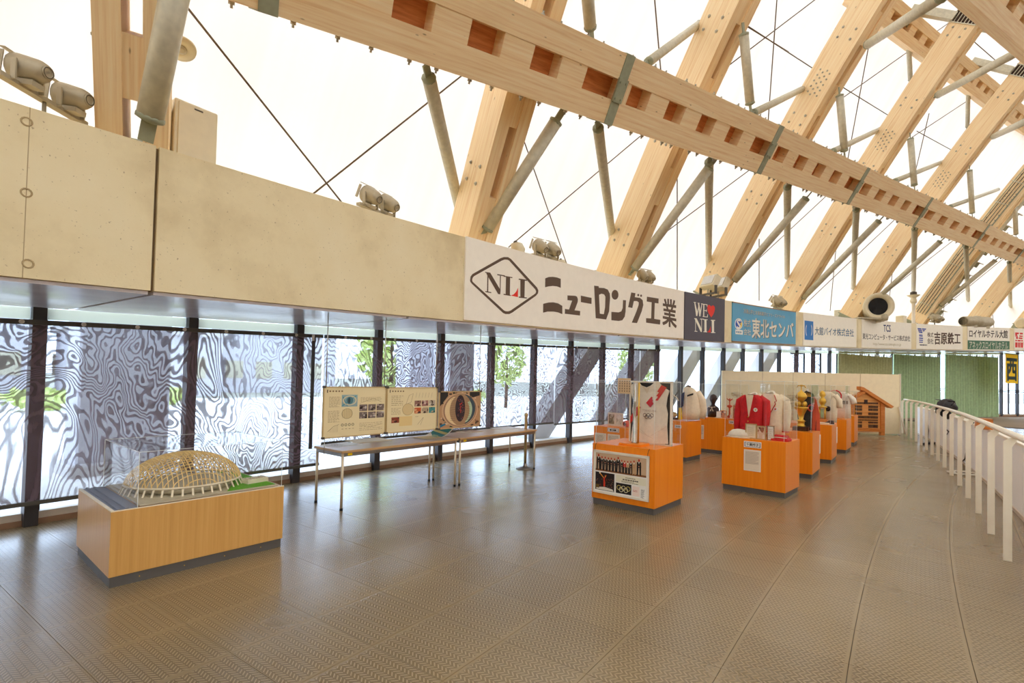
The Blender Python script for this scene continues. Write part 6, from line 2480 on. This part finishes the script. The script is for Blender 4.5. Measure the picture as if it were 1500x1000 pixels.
# gold trophy with a pennant
q = into_case(C5, 1174, 625, .0)
t = stand(C5, 'gold_trophy', 'gold trophy with a round bulb and a flared bowl', 'trophy', -.05, q.y)
mb = MB().rbox((0, 0, .035), .2, .24, .07, .008)
part('base', mb, M['bronze'], t)
mb = MB().lathe([(.07, .07), (.07, .09), (.055, .10), (.055, .16), (.08, .165), (.06, .18), (.035, .20), (.05, .28), (.085, .36), (.115, .40), (.115, .42), (.03, .42)], (0, 0, 0), 18)
part('flared_stem', mb, M['gold'], t)
mb = MB()
for k in range(5):
    th = k * 2 * PI / 5 + .3
    mb.ball((.07 * cos(th), .07 * sin(th), .47), .038, .034, .05, 10, 6)
part('figure_ring', mb, M['gold'], t, kind='stuff')
mb = MB().lathe([(.02, .50), (.05, .53), (.09, .58), (.095, .61), (.07, .66), (.02, .70), (.010, .72), (.008, .78), (.03, .80), (.02, .82)], (0, 0, 0), 18)
part('bulb', mb, M['gold'], t)
mb = MB()
for sy in (-1, 1):
    mb.tube([(0, 0, .79), (0, sy * .05, .80), (0, sy * .07, .76)], .01, 6)
part('finial_wing', mb, M['gold'], t)
q = into_case(C5, 1183, 625, .16)
t = stand(C5, 'black_pennant', 'black and red pennant cloth hung behind the gold trophy', 'pennant', .16, q.y)
mb = MB().tube([(0, 0, 0), (0, 0, .74)], .012, 8)
part('pole', mb, M['chrome'], t)
mb = MB().prism([(-.14, .0), (-.17, .45), (-.13, .62), (-.02, .71), (.09, .66), (.15, .5), (.14, .0)], lambda x, y, z: V((-.02 - z + .012 * sin(x * 40), -x, y)), .014)
cl_ = part('cloth', mb, M['black_cloth'], t)
mb = MB().prism([(.08, .0), (.09, .45), (.10, .62), (.14, .55), (.19, .3), (.20, .0)], lambda x, y, z: V((-.03 - z + .012 * sin(x * 40), -x, y)), .016)
part('red_lining', mb, M['orange_red'], t)
mb = MB().tube([V((-.06, -.06 - .045 * cos(k * PI / 8), .40 + .055 * sin(k * PI / 8))) for k in range(17)], .012, 6)
part('red_wreath', mb, M['red_paint'], t)
mb = MB()
for k in range(6):
    mb.prism([(-.05 + k * .018, .6), (-.042 + k * .018, .68), (-.036 + k * .018, .6)], lambda x, y, z: V((-.036 - z, -x, y)), .004)
part('gold_motif', mb, M['gold'], cl_, kind='stuff')
# gold cups and a draped white shirt
q = into_case(C6, 1205, 617, -.05)
t = stand(C6, 'gold_cup', 'stacked gold cup with a green panel in its column', 'trophy', -.1, q.y)
mb = MB().rbox((0, 0, .05), .17, .17, .1, .008)
part('base', mb, M['cedar'], t)
for sx_ in (-1, 1):
    for sy in (-1, 1):
        mb = MB().lathe([(.01, .1), (.01, .34)], (sx_ * .05, sy * .05, 0), 8)
        part('column', mb, M['gold'], t)
mb = MB().cbox((-.03, 0, .22), .01, .05, .18)
part('green_panel', mb, M['curtain_green'], t)
mb = MB().lathe([(.09, .34), (.09, .36), (.03, .37), (.05, .42), (.075, .46), (.06, .52), (.03, .55), (.06, .6), (.05, .66), (.01, .70)], (0, 0, 0), 16)
part('cup', mb, M['gold'], t)
q = into_case(C6, 1212, 617, .1)
t = stand(C6, 'white_shirt', 'white shirt draped on a stand behind the gold cup', 'shirt', .12, q.y)
mb = MB().loft([((0, 0, .03), .10, .17, 0, .8), ((0, 0, .3), .10, .18, 0, .8), ((0, 0, .5), .09, .18, 0, .8), ((.01, 0, .62), .07, .14), ((.01, 0, .68), .05, .06)], 18)
part('body', mb, M['cream_cloth'], t)
for sy in (-1, 1):
    mb = MB().tube([(0, sy * .13, .6), (-.01, sy * .21, .48), (-.03, sy * .22, .34)], [.06, .065, .055], 10)
    part('sleeve', mb, M['cream_cloth'], t)
mb = MB().lathe([(.001, 0), (.055, .0), (.055, .02), (.02, .022)], (-.12, -.02, .32), 14, (-1, 0, 0))
part('dark_rosette', mb, M['bronze'], t)
for k, (px, z, c_, lab) in enumerate(((1208, 0, 'white_paint', 'white book lying in the gold cup case'), (1213, 0, 'bronze', 'dark shoe standing in the gold cup case'))):
    q = into_case(C6, px, 616, -.28)
    t = stand(C6, 'white_book' if k == 0 else 'running_shoe', lab, 'book' if k == 0 else 'shoe', -.28, q.y)
    if k == 0:
        mb = MB().rbox((0, 0, .02), .14, .18, .04, .005)
        part('cover', mb, M[c_], t)
        mb = MB().cbox((-.004, 0, .02), .136, .184, .028)
        part('pages', mb, M['cream_paper'], t)
    else:
        mb = MB().loft([((0, 0, 0), .04, .11), ((0, 0, .02), .042, .115), ((0, -.03, .05), .035, .075), ((0, -.06, .09), .03, .04)], 14)
        part('upper', mb, M[c_], t)
        mb = MB().loft([((0, 0, -.001), .044, .116), ((0, 0, .014), .045, .118)], 14)
        part('sole', mb, M['white_paint'], t)
# white T-shirt with lettering and two caps
q = into_case(C7, 1232, 609, .1)
t = stand(C7, 't_shirt', 'white T-shirt lettered across the chest, far case', 'shirt', .1, q.y)
mb = MB().loft([((0, 0, .02), .06, .21, 0, .8), ((0, 0, .3), .06, .20, 0, .8), ((0, 0, .55), .055, .21, 0, .8), ((0, 0, .63), .04, .15), ((0, 0, .66), .03, .07)], 18)
bd = part('body', mb, M['white_cloth'], t)
for sy in (-1, 1):
    mb = MB().tube([(0, sy * .15, .58), (0, sy * .24, .48), (-.01, sy * .27, .38)], [.055, .07, .065], 10)
    part('sleeve', mb, M['white_cloth'], t)
pr = Print().text('EI', .02, .37, .14, .44, (40, 38, 36), 1, .05)
pr.greek(-.16, .38, .0, .43, 1, (70, 66, 60), 1, .8, 71)
pr.build('lettering', bd, lambda x, y, z: V((-.066 - z, -x, y)))
q = into_case(C7, 1224, 570, -.2)
t = stand(C7, 'round_cap', 'grey and dark red cap held up on a rod in the T-shirt case', 'cap', -.2, q.y)
mb = MB().tube([(0, 0, 0), (0, 0, .44)], .008, 6)
part('rod', mb, M['chrome'], t)
mb = MB().lathe([(.001, -.05), (.09, -.04), (.125, 0), (.12, .02), (.001, .03)], (0, .02, .56), 20, (-1, 0, .1))
part('crown', mb, M['fixture'], t)
mb = MB().tube([V((.02, .02 - .0 + .13 * cos(k * PI / 10), .56 + .13 * sin(k * PI / 10))) for k in range(-10, 11)], .022, 8)
part('band', mb, M['red_cloth'], t)
mb = MB().prism([(-.10, .52), (.10, .52), (.06, .60), (-.06, .60)], lambda x, y, z: V((-.035 - z, .02 - x, y)), .02)
part('peak', mb, M['white_paint'], t)
q = into_case(C8, 1252, 600, -.2)
t = stand(C8, 'small_trophy', 'little dark and gold trophy in the last case', 'trophy', -.15, .18)
mb = MB().lathe([(.06, 0), (.06, .06), (.02, .08), (.02, .2), (.06, .26), (.05, .32), (.01, .36)], (0, 0, 0), 14)
part('cup', mb, M['gold'], t)
mb = MB().rbox((0, 0, .03), .14, .14, .06, .006)
part('base', mb, M['bronze'], t)

# --- house shaped board of votive tags
t = thing('house_board', 'house shaped orange board hung with rows of dark wooden tags', 'notice board', (*at_z(1272, 637, 0).xy, 0))
hb = at_z(1272, 637, 0)
t.location = V((11.75, 16.35, 0))
kk = proj(V((11.75, 16.35, .7)))
mpx = FPX / kk[2]
hx = lambda px: (px - kk[0]) / mpx
hy = lambda py: .7 + (kk[1] - py) / mpx
ff = lambda x, y, z: V((x, -z, y))
hp = lambda pts: [(hx(1240 + x / 11.76), hy(560 + y / 11.76)) for x, y in pts]
mb = MB().prism(hp([(100, 830), (100, 310), (300, 195), (575, 345), (575, 830)]), ff, .04)
part('back_panel', mb, M['ply'], t)
mb = MB().prism(hp([(565, 905), (560, 340), (632, 375), (632, 905)]), lambda x, y, z: V((x, .02 - z, y)), .10)
part('post', mb, M['cedar'], t)
mb = MB().prism(hp([(30, 905), (30, 330), (100, 300), (100, 905)]), lambda x, y, z: V((x, .02 - z, y)), .10)
part('post', mb, M['cedar'], t)
mb = MB().prism(hp([(185, 75), (240, 90), (755, 405), (715, 435), (240, 150), (185, 130)]), lambda x, y, z: V((x, .04 - z, y)), .2)
part('roof_beam', mb, M['cedar'], t)
mb = MB().prism(hp([(10, 270), (250, 155), (300, 175), (30, 315)]), lambda x, y, z: V((x, .04 - z, y)), .17)
part('roof_beam', mb, M['cedar'], t)
mb = MB().prism(hp([(100, 800), (575, 800), (575, 845), (100, 845)]), ff, .08)
part('bottom_rail', mb, M['cedar'], t)
g = random.Random(9)
for r, (y0, y1) in enumerate(((345, 375), (400, 440), (450, 490), (520, 560), (580, 620), (640, 660), (675, 705), (725, 780))):
    x = 130
    while x < 525:
        if not (255 < x < 345 and r in (1, 2, 3, 6, 7)):
            mb = MB().prism(hp([(x, y1), (x, y0), (x + 13, y0), (x + 13, y1)]), lambda a, b2, z: V((a, -.042 - z, b2)), .012)
            part('tag', mb, M['bronze'] if g.random() < .8 else M['bark'], t)
        x += 21
    mb = MB().prism(hp([(120, y1 + 6), (120, y1), (540, y1), (540, y1 + 6)]), lambda a, b2, z: V((a, -.04 - z, b2)), .03)
    part('ledge', mb, M['ply'], t)
mb = MB().prism(hp([(290, 380), (285, 300), (340, 300), (335, 380)]), lambda a, b2, z: V((a, -.045 - z, b2)), .02)
part('crest', mb, M['bronze'], t)

# ================================================================== tables and hanging boards by the windows
def table(p0, p1, label):
    """p0: plan points of the near left and far left legs' feet ... long side from p0 to p1 (room side), depth .56 towards the glass"""
    a, b2 = V((*p0, 0)), V((*p1, 0))
    d = (b2 - a).normalized()
    L = (b2 - a).length
    n_ = V((-d.y, d.x, 0))
    W = .555
    t = thing('folding_table', label, 'table', a + d * L / 2 + n_ * W / 2, math.atan2(d.y, d.x), 'long tables by the windows')
    mb = MB().rbox((0, 0, .688), L + .06, W + .06, .028, .004)
    part('table_top', mb, M['table_wood'], t)
    mb = MB()
    for sx_, sy, lx, ly in ((0, -W / 2, L, .02), (0, W / 2, L, .02), (-L / 2, 0, .02, W), (L / 2, 0, .02, W)):
        mb.cbox((sx_, sy, .650), lx, ly, .045)
    part('apron', mb, M['steel'], t)
    for sx_ in (-1, 1):
        for sy in (-1, 1):
            mb = MB().tube([(sx_ * L / 2, sy * W / 2, .02), (sx_ * L / 2, sy * W / 2, .675)], .0155, 10)
            lg = part('leg', mb, M['leg_steel'], t)
            mb = MB().lathe([(.019, 0), (.019, .025), (.0165, .03)], (sx_ * L / 2, sy * W / 2, 0), 10)
            part('foot_cap', mb, M['black'], lg)
    mb = MB().box((-L / 2 + .06, -W / 2 - .014, .640), (.06, 0, 0), (0, .003, 0), (0, 0, .028))
    part('yellow_tag', mb, M['yellow_cloth'], t)
    t['L'] = L
    return t


T1 = table((-1.97, 5.99), (-.80, 7.44), 'left long folding table under the hanging boards')
T2 = table((-.74, 7.51), (.43, 9.01), 'right long folding table next to the stanchion')


def sheet_on(px, py, w, h, rz, mat, label, cat='paper', name='loose_sheet', pr=None, thick=.003, z=.702):
    p = at_z(px, py, z)
    t = thing(name, label, cat, V((p.x, p.y, z)), rz)
    mb = MB().box((-w / 2, -h / 2, 0), (w, 0, 0), (0, h, 0), (0, 0, thick))
    s_ = part('sheet', mb, M[mat], t)
    if pr:
        pr.build('print', s_, lambda x, y, z_: V((x, y, thick + .0005 + z_)))
    return t


ta = T1.rotation_euler.z
pr = Print().rect(-.20, -.14, .20, .14, (246, 244, 240), 1)
pr.greek(-.18, -.12, .0, .12, 10, (170, 150, 120), 2, .4, 81)
sheet_on(500, 651, .42, .30, ta + .1, 'board_white', 'large white sheet at the left end of the left table', pr=pr)
sheet_on(540, 645, .52, .34, ta - .06, 'cream_paper', 'cream board lying flat on the left table', 'board', 'flat_board', None, .008)
pr = Print().photo(-.24, -.14, .24, .14, [(196, 176, 96), (96, 130, 110), (120, 160, 150), (226, 200, 120)], 1, 9, 82)
p = at_z(632, 640, .702)
t = thing('curled_poster', 'curling green and yellow poster at the right end of the left table', 'poster', p, ta + .15)
fz = lambda x: .004 + max(0.0, x + .02) ** 2 * 1.0
mb = MB()
for k in range(12):
    x0, x1 = -.28 + k * .05, -.28 + (k + 1) * .05
    mb.face([(x0, -.17, fz(x0)), (x1, -.17, fz(x1)), (x1, .17, fz(x1)), (x0, .17, fz(x0))], smooth=True)
s_ = part('sheet', mb, M['cream_paper'], t)
pr = Print()
pr.poly([(.05, -.15), (.30, -.15), (.31, .15), (.18, .16), (.08, .05)], (52, 122, 110), 1)
pr.poly([(-.26, -.15), (.05, -.15), (.08, .05), (-.1, .15), (-.26, .15)], (222, 186, 112), 1)
pr.poly([(.14, -.15), (.2, -.15), (.26, .15), (.22, .15)], (214, 196, 120), 2)
pr.poly([(.0, -.1), (.1, -.05), (.12, .06), (.02, .02)], (150, 170, 120), 2)
mbx = MB()
for pts, col, layer in pr.t:                     # split long triangles so they follow the curl
    q = [pts]
    for _ in range(3):
        nq = []
        for a in q:
            m0, m1, m2 = [((a[i][0] + a[(i + 1) % 3][0]) / 2, (a[i][1] + a[(i + 1) % 3][1]) / 2) for i in range(3)]
            nq += [[a[0], m0, m2], [m0, a[1], m1], [m2, m1, a[2]], [m0, m1, m2]]
        q = nq
    for a in q:
        mbx.face([(x, y, fz(x) + .002 * layer) for x, y in a], None, col)
part('print', mbx, M['print'], s_, weld=False)
pr = Print().photo(-.2, -.14, .2, .14, [(206, 170, 130), (150, 100, 80), (226, 206, 170)], 1, 6, 83)
sheet_on(690, 632, .42, .30, ta + .05, 'cream_paper', 'brown printed sheet at the left end of the right table', pr=pr)
sheet_on(742, 627, .50, .34, ta - .04, 'board_white', 'large blank white sheet on the right table', thick=.006)
# small dark box under the first board
p = at_z(541, 636, .71)
t = thing('dark_box', 'small black box on the left table below the first hanging board', 'box', V((p.x, p.y, .712)), ta)
mb = MB().rbox((0, 0, .03), .16, .10, .06, .006)
part('case', mb, M['black'], t)
mb = MB().box((-.06, -.052, .015), (.12, 0, 0), (0, .003, 0), (0, 0, .03))
part('front', mb, M['fixture_dark'], t)

# boards hanging on wires from the soffit
WP = []
for x, y in ((479, 458), (569, 466), (641, 471), (705, 477)):
    z = 2.36
    for _ in range(5):
        p = at_z(x, y, z)
        z = hz(ang_of(p)) - .03
    WP.append(p)
da = (WP[3] - WP[0])
da.z = 0
da.normalize()
for i in range(4):
    WP[i] = WP[0].lerp(WP[0], 1) if i == 0 else at_plane(*((569, 466), (641, 471), (705, 477))[i - 1], WP[0], V((-da.y, da.x, 0)))
hn = V((-da.y, da.x, 0))
BPX = [((475, 566), (472, 642), (566, 567), (565, 634), 'hanging board of plans with a blue site map, the left one of three'), ((567, 567), (566, 634), (641, 567.5), (640, 628), 'hanging board of plans with six small photographs, the middle one of three'),
       ((644, 573), (642, 629), (704, 573), (704, 622.5), 'hanging aerial photograph of the round dome, the right one of three')]
SHEET = (240, 222, 176)
for bi, (tl, bl, tr_, br2, lab) in enumerate(BPX):
    P = [at_plane(*q, WP[0], hn) for q in (tl, bl, tr_, br2)]
    x0 = ((P[0] + P[1]) / 2 - WP[0]).dot(da)
    x1 = ((P[2] + P[3]) / 2 - WP[0]).dot(da) - .012
    zt = (P[0].z + P[2].z) / 2
    zb = (P[1].z + P[3].z) / 2
    o = WP[0] + da * x0
    o.z = zb
    t = thing('hanging_board', lab, 'display board', o, group='boards hanging over the tables')
    w, h = x1 - x0, zt - zb
    fb = lambda x, y, z: o + da * (x * w) + ZZ * (y * h) - hn * z
    mb = MB().box(o, da * w, hn * .012, ZZ * h)
    sh_ = part('panel', mb, M['cream_paper'], t, True)
    mb = MB()
    for a, b2, c_, d_ in ((-.008, -.012, 1.0, .02), (-.008, .985, 1.0, .02), (-.008, 0, .014, 1.0), (.994, 0, .014, 1.0)):
        mb.box(o + da * (a * w) + ZZ * (b2 * h) - hn * .006, da * (c_ * w), hn * .022, ZZ * (d_ * h))
    part('frame', mb, M['frame_gold'], t, True)
    mb = MB()
    for cx_ in (0, 1):
        for cz_ in (0, 1):
            mb.cbox(o + da * (cx_ * w) + ZZ * (cz_ * h) - hn * .004, .03, .03, .026, math.atan2(da.y, da.x))
    part('corner_cap', mb, M['fixture_dark'], t, True, kind='stuff')
    pr = Print()
    LN = (176, 150, 112)
    if bi < 2:
        pr.rect(.01, .01, .99, .99, SHEET, 1)
    if bi == 0:
        pr.rect(.045, .885, .06, .945, (90, 70, 50), 2)
        for k in range(5):
            pr.rect(.08 + k * .045, .90, .105 + k * .045, .93, (150, 120, 84), 2)
        pr.rect(.27, .60, .52, .84, (150, 176, 180), 2)
        pr.ring(.395, .725, .11, .10, .02, (222, 210, 170), 3, 20)
        pr.disc(.395, .725, .055, .075, (84, 130, 140), 4, 18)
        pr.disc(.385, .725, .02, .06, (60, 80, 90), 5, 14)
        pr.line(.28, .62, .50, .82, .015, (64, 150, 170), 3)
        pr.line(.29, .80, .36, .61, .012, (60, 140, 160), 3)
        pr.greek(.08, .60, .25, .82, 9, LN, 2, .35, 90)
        pr.greek(.57, .70, .93, .80, 4, LN, 2, .3, 91)
        pr.line(.56, .66, .78, .76, .006, LN, 2)
        pr.line(.78, .76, .93, .68, .006, LN, 2)
        pr.ring(.36, .46, .085, .105, .006, (150, 124, 88), 3, 24)
        pr.disc(.36, .46, .08, .10, (224, 202, 150), 2, 24)
        for k in range(6):
            pr.line(.29 + k * .028, .37, .29 + k * .028, .55, .003, LN, 4)
        pr.greek(.07, .30, .24, .54, 10, LN, 2, .35, 92)
        for r in range(2):
            for c_ in range(3):
                pr.photo(.555 + c_ * .145, .50 - r * .155, .685 + c_ * .145, .635 - r * .155, [(126, 110, 104), (60, 48, 46), (180, 160, 150), (206, 196, 190)], 2, 5, 100 + r * 3 + c_)
        for k in range(4):
            pr.ring(.29 + k * .055, .235, .02, .028, .008, (60, 48, 40), 2, 12)
            pr.rect(.28 + k * .055, .15, .31 + k * .055, .16, LN, 2)
        pr.line(.07, .12, .16, .22, .006, (150, 124, 88), 2)
        pr.line(.16, .22, .24, .25, .006, (150, 124, 88), 2)
        for k in range(7):
            pr.line(.10 + k * .02, .10, .10 + k * .02, .16 + k * .013, .003, LN, 2)
        pr.greek(.56, .10, .95, .28, 5, LN, 2, .22, 93)
        pr.line(.56, .22, .75, .16, .005, LN, 2)
        pr.line(.75, .16, .95, .21, .005, LN, 2)
    elif bi == 1:
        pr.rect(.045, .885, .06, .945, (90, 70, 50), 2)
        for k in range(5):
            pr.rect(.09 + k * .05, .90, .115 + k * .05, .93, (130, 104, 74), 2)
        pr.greek(.08, .60, .30, .84, 6, LN, 2, .3, 94)
        pr.line(.36, .62, .42, .82, .006, LN, 2)
        pr.line(.42, .82, .50, .86, .006, LN, 2)
        pr.line(.36, .62, .46, .66, .006, LN, 2)
        pr.line(.46, .66, .50, .86, .006, LN, 2)
        for k in range(6):
            pr.line(.55 + k * .065, .76, .57 + k * .065, .88, .004, LN, 2)
        pr.disc(.40, .50, .105, .13, (226, 200, 146), 2, 24)
        pr.ring(.40, .50, .11, .135, .006, (160, 132, 92), 3, 24)
        pr.greek(.08, .40, .26, .56, 5, LN, 2, .3, 95)
        cl2 = [[(150, 110, 96), (90, 54, 46), (216, 190, 170)], [(170, 120, 110), (84, 50, 50), (222, 196, 180)], [(196, 180, 160), (80, 60, 50), (226, 210, 190)],
               [(206, 96, 50), (236, 170, 120), (90, 60, 50)], [(186, 160, 130), (70, 50, 44), (226, 206, 170)], [(70, 140, 140), (40, 90, 90), (206, 186, 150)]]
        for r in range(2):
            for c_ in range(3):
                pr.photo(.53 + c_ * .15, .56 - r * .165, .665 + c_ * .15, .695 - r * .165, cl2[r * 3 + c_], 2, 5, 120 + r * 3 + c_)
        pr.photo(.09, .21, .235, .335, [(150, 70, 50), (60, 40, 36), (190, 120, 90)], 2, 6, 130)
        pr.rect(.235, .13, .49, .345, (236, 206, 142), 2)
        pr.line(.60, .14, .72, .30, .006, LN, 2)
        pr.line(.72, .30, .66, .12, .006, LN, 2)
        pr.greek(.55, .32, .65, .34, 1, LN, 2, .5, 96)
    else:
        pr.rect(.01, .01, .99, .99, (196, 152, 112), 1)
        g = random.Random(44)
        for k in range(70):
            x, y = g.uniform(.03, .97), g.uniform(.03, .97)
            w2, h2 = g.uniform(.02, .06), g.uniform(.02, .05)
            th = g.uniform(0, 3)
            pr.poly([(min(.98, max(.02, x + w2 * cos(th + a))), min(.98, max(.02, y + h2 * sin(th + a)))) for a in (0, 1.5, 3.1, 4.6)], g.choice([(60, 44, 40), (96, 70, 60), (226, 196, 160), (150, 110, 84), (50, 60, 44)]), 2)
        for x0_, y0_, x1_, y1_ in ((.02, .60, .2, .98), (.72, .8, .98, .98)):
            pr.poly([(x0_, y0_), (x1_, y1_ - .1), (x1_, y1_), (x0_, y1_)], (48, 44, 40), 3)
        pr.poly([(.03, .03), (.16, .10), (.14, .14), (.03, .10)], (50, 120, 150), 3)
        pr.ring(.5, .48, .44, .48, .10, (214, 176, 136), 3, 40)
        pr.ring(.5, .48, .40, .46, .02, (150, 110, 90), 4, 40)
        pr.disc(.5, .50, .37, .44, (176, 140, 104), 5, 40)
        pr.poly([(.5 + .37 * cos(a), .5 + .44 * sin(a)) for a in [(-70 + 140 * k / 16) * PI / 180 for k in range(17)]] + [(.5 + .27 * cos(a), .5 + .43 * sin(a)) for a in [(70 - 140 * k / 16) * PI / 180 for k in range(17)]], (70, 84, 92), 6)
        pr.poly([(.5 + .29 * cos(a), .48 + .40 * sin(a)) for a in [(-60 + 100 * k / 12) * PI / 180 for k in range(13)]] + [(.5 + .22 * cos(a), .46 + .36 * sin(a)) for a in [(40 - 100 * k / 12) * PI / 180 for k in range(13)]], (186, 206, 170), 7)
        pr.poly([(.5 - .37 * cos(a), .48 + .42 * sin(a)) for a in [(-70 + 130 * k / 16) * PI / 180 for k in range(17)]] + [(.5 - .26 * cos(a), .48 + .42 * sin(a)) for a in [(60 - 130 * k / 16) * PI / 180 for k in range(17)]], (240, 210, 160), 7)
        for s_ in (-1, 1):
            for k in range(13):
                y = .20 + k * .05
                pr.line(.5 + s_ * .12, y, .5 + s_ * (.24 - .0 * k), y + .02, .008, (120, 92, 72), 8)
        pr.disc(.49, .53, .12, .37, (58, 44, 48), 9, 28)
        g = random.Random(45)
        for k in range(50):
            a, q = g.uniform(0, 6.28), g.uniform(0, 1) ** .5
            pr.disc(.49 + .10 * q * cos(a), .53 + .34 * q * sin(a), .014, .014, g.choice([(120, 90, 90), (90, 70, 80), (150, 60, 56), (36, 30, 36)]), 10, 6)
        pr.line(.47, .62, .53, .68, .02, (214, 48, 40), 11)
        pr.line(.50, .40, .49, .60, .014, (200, 60, 50), 11)
    pr.build('print', sh_, fb, True, eps=.0006)
    # its two wires
    for wx in ((0.03, .97) if bi == 0 else (.97,)):
        p = o + da * (w * wx) + ZZ * h
        q = V((p.x, p.y, hz(ang_of(p)) - .031))
        mb = MB().tube([p, q], .006, 6)
        part('wire', mb, M['chrome'], t, True)
    if bi == 0:
        p = o + da * (w * .03)
        mb = MB().tube([p, V((p.x, p.y, .70))], .004, 5)
        part('lower_wire', mb, M['chrome'], t, True)
# dark pull cord and its label between two blinds
p = at_cyl(459, 495, R + 1.9)
t = thing('pull_cord', 'blind pull cord with a small green label, left of the first hanging board', 'cord', V((p.x, p.y, .5)))
mb = MB().box((p.x - .02, p.y, .5), (.04, .02, 0), (0, .015, 0), (0, 0, hz(ang_of(p)) - .7))
part('strip', mb, M['dark_frame'], t, True)
mb = MB().box((p.x - .015, p.y - .012, p.z - .04), (.03, .015, 0), (0, .006, 0), (0, 0, .09))
part('label', mb, M['paper'], t, True)
# stanchion
p = at_z(769, 686, 0)
t = thing('stanchion', 'brass coloured stanchion post on a round base beyond the tables', 'post', V((p.x, p.y, 0)))
mb = MB().lathe([(.16, 0), (.16, .012), (.14, .022), (.05, .035), (.035, .06), (.028, .10)], (0, 0, 0), 24)
part('base', mb, M['steel'], t)
mb = MB().lathe([(.025, .06), (.025, .93), (.032, .94), (.032, .97), (.01, .99)], (0, 0, 0), 14)
part('pole', mb, M['frame_gold'], t)
# person cut by the left edge: only the bent elbow of a navy sleeve and a hand show
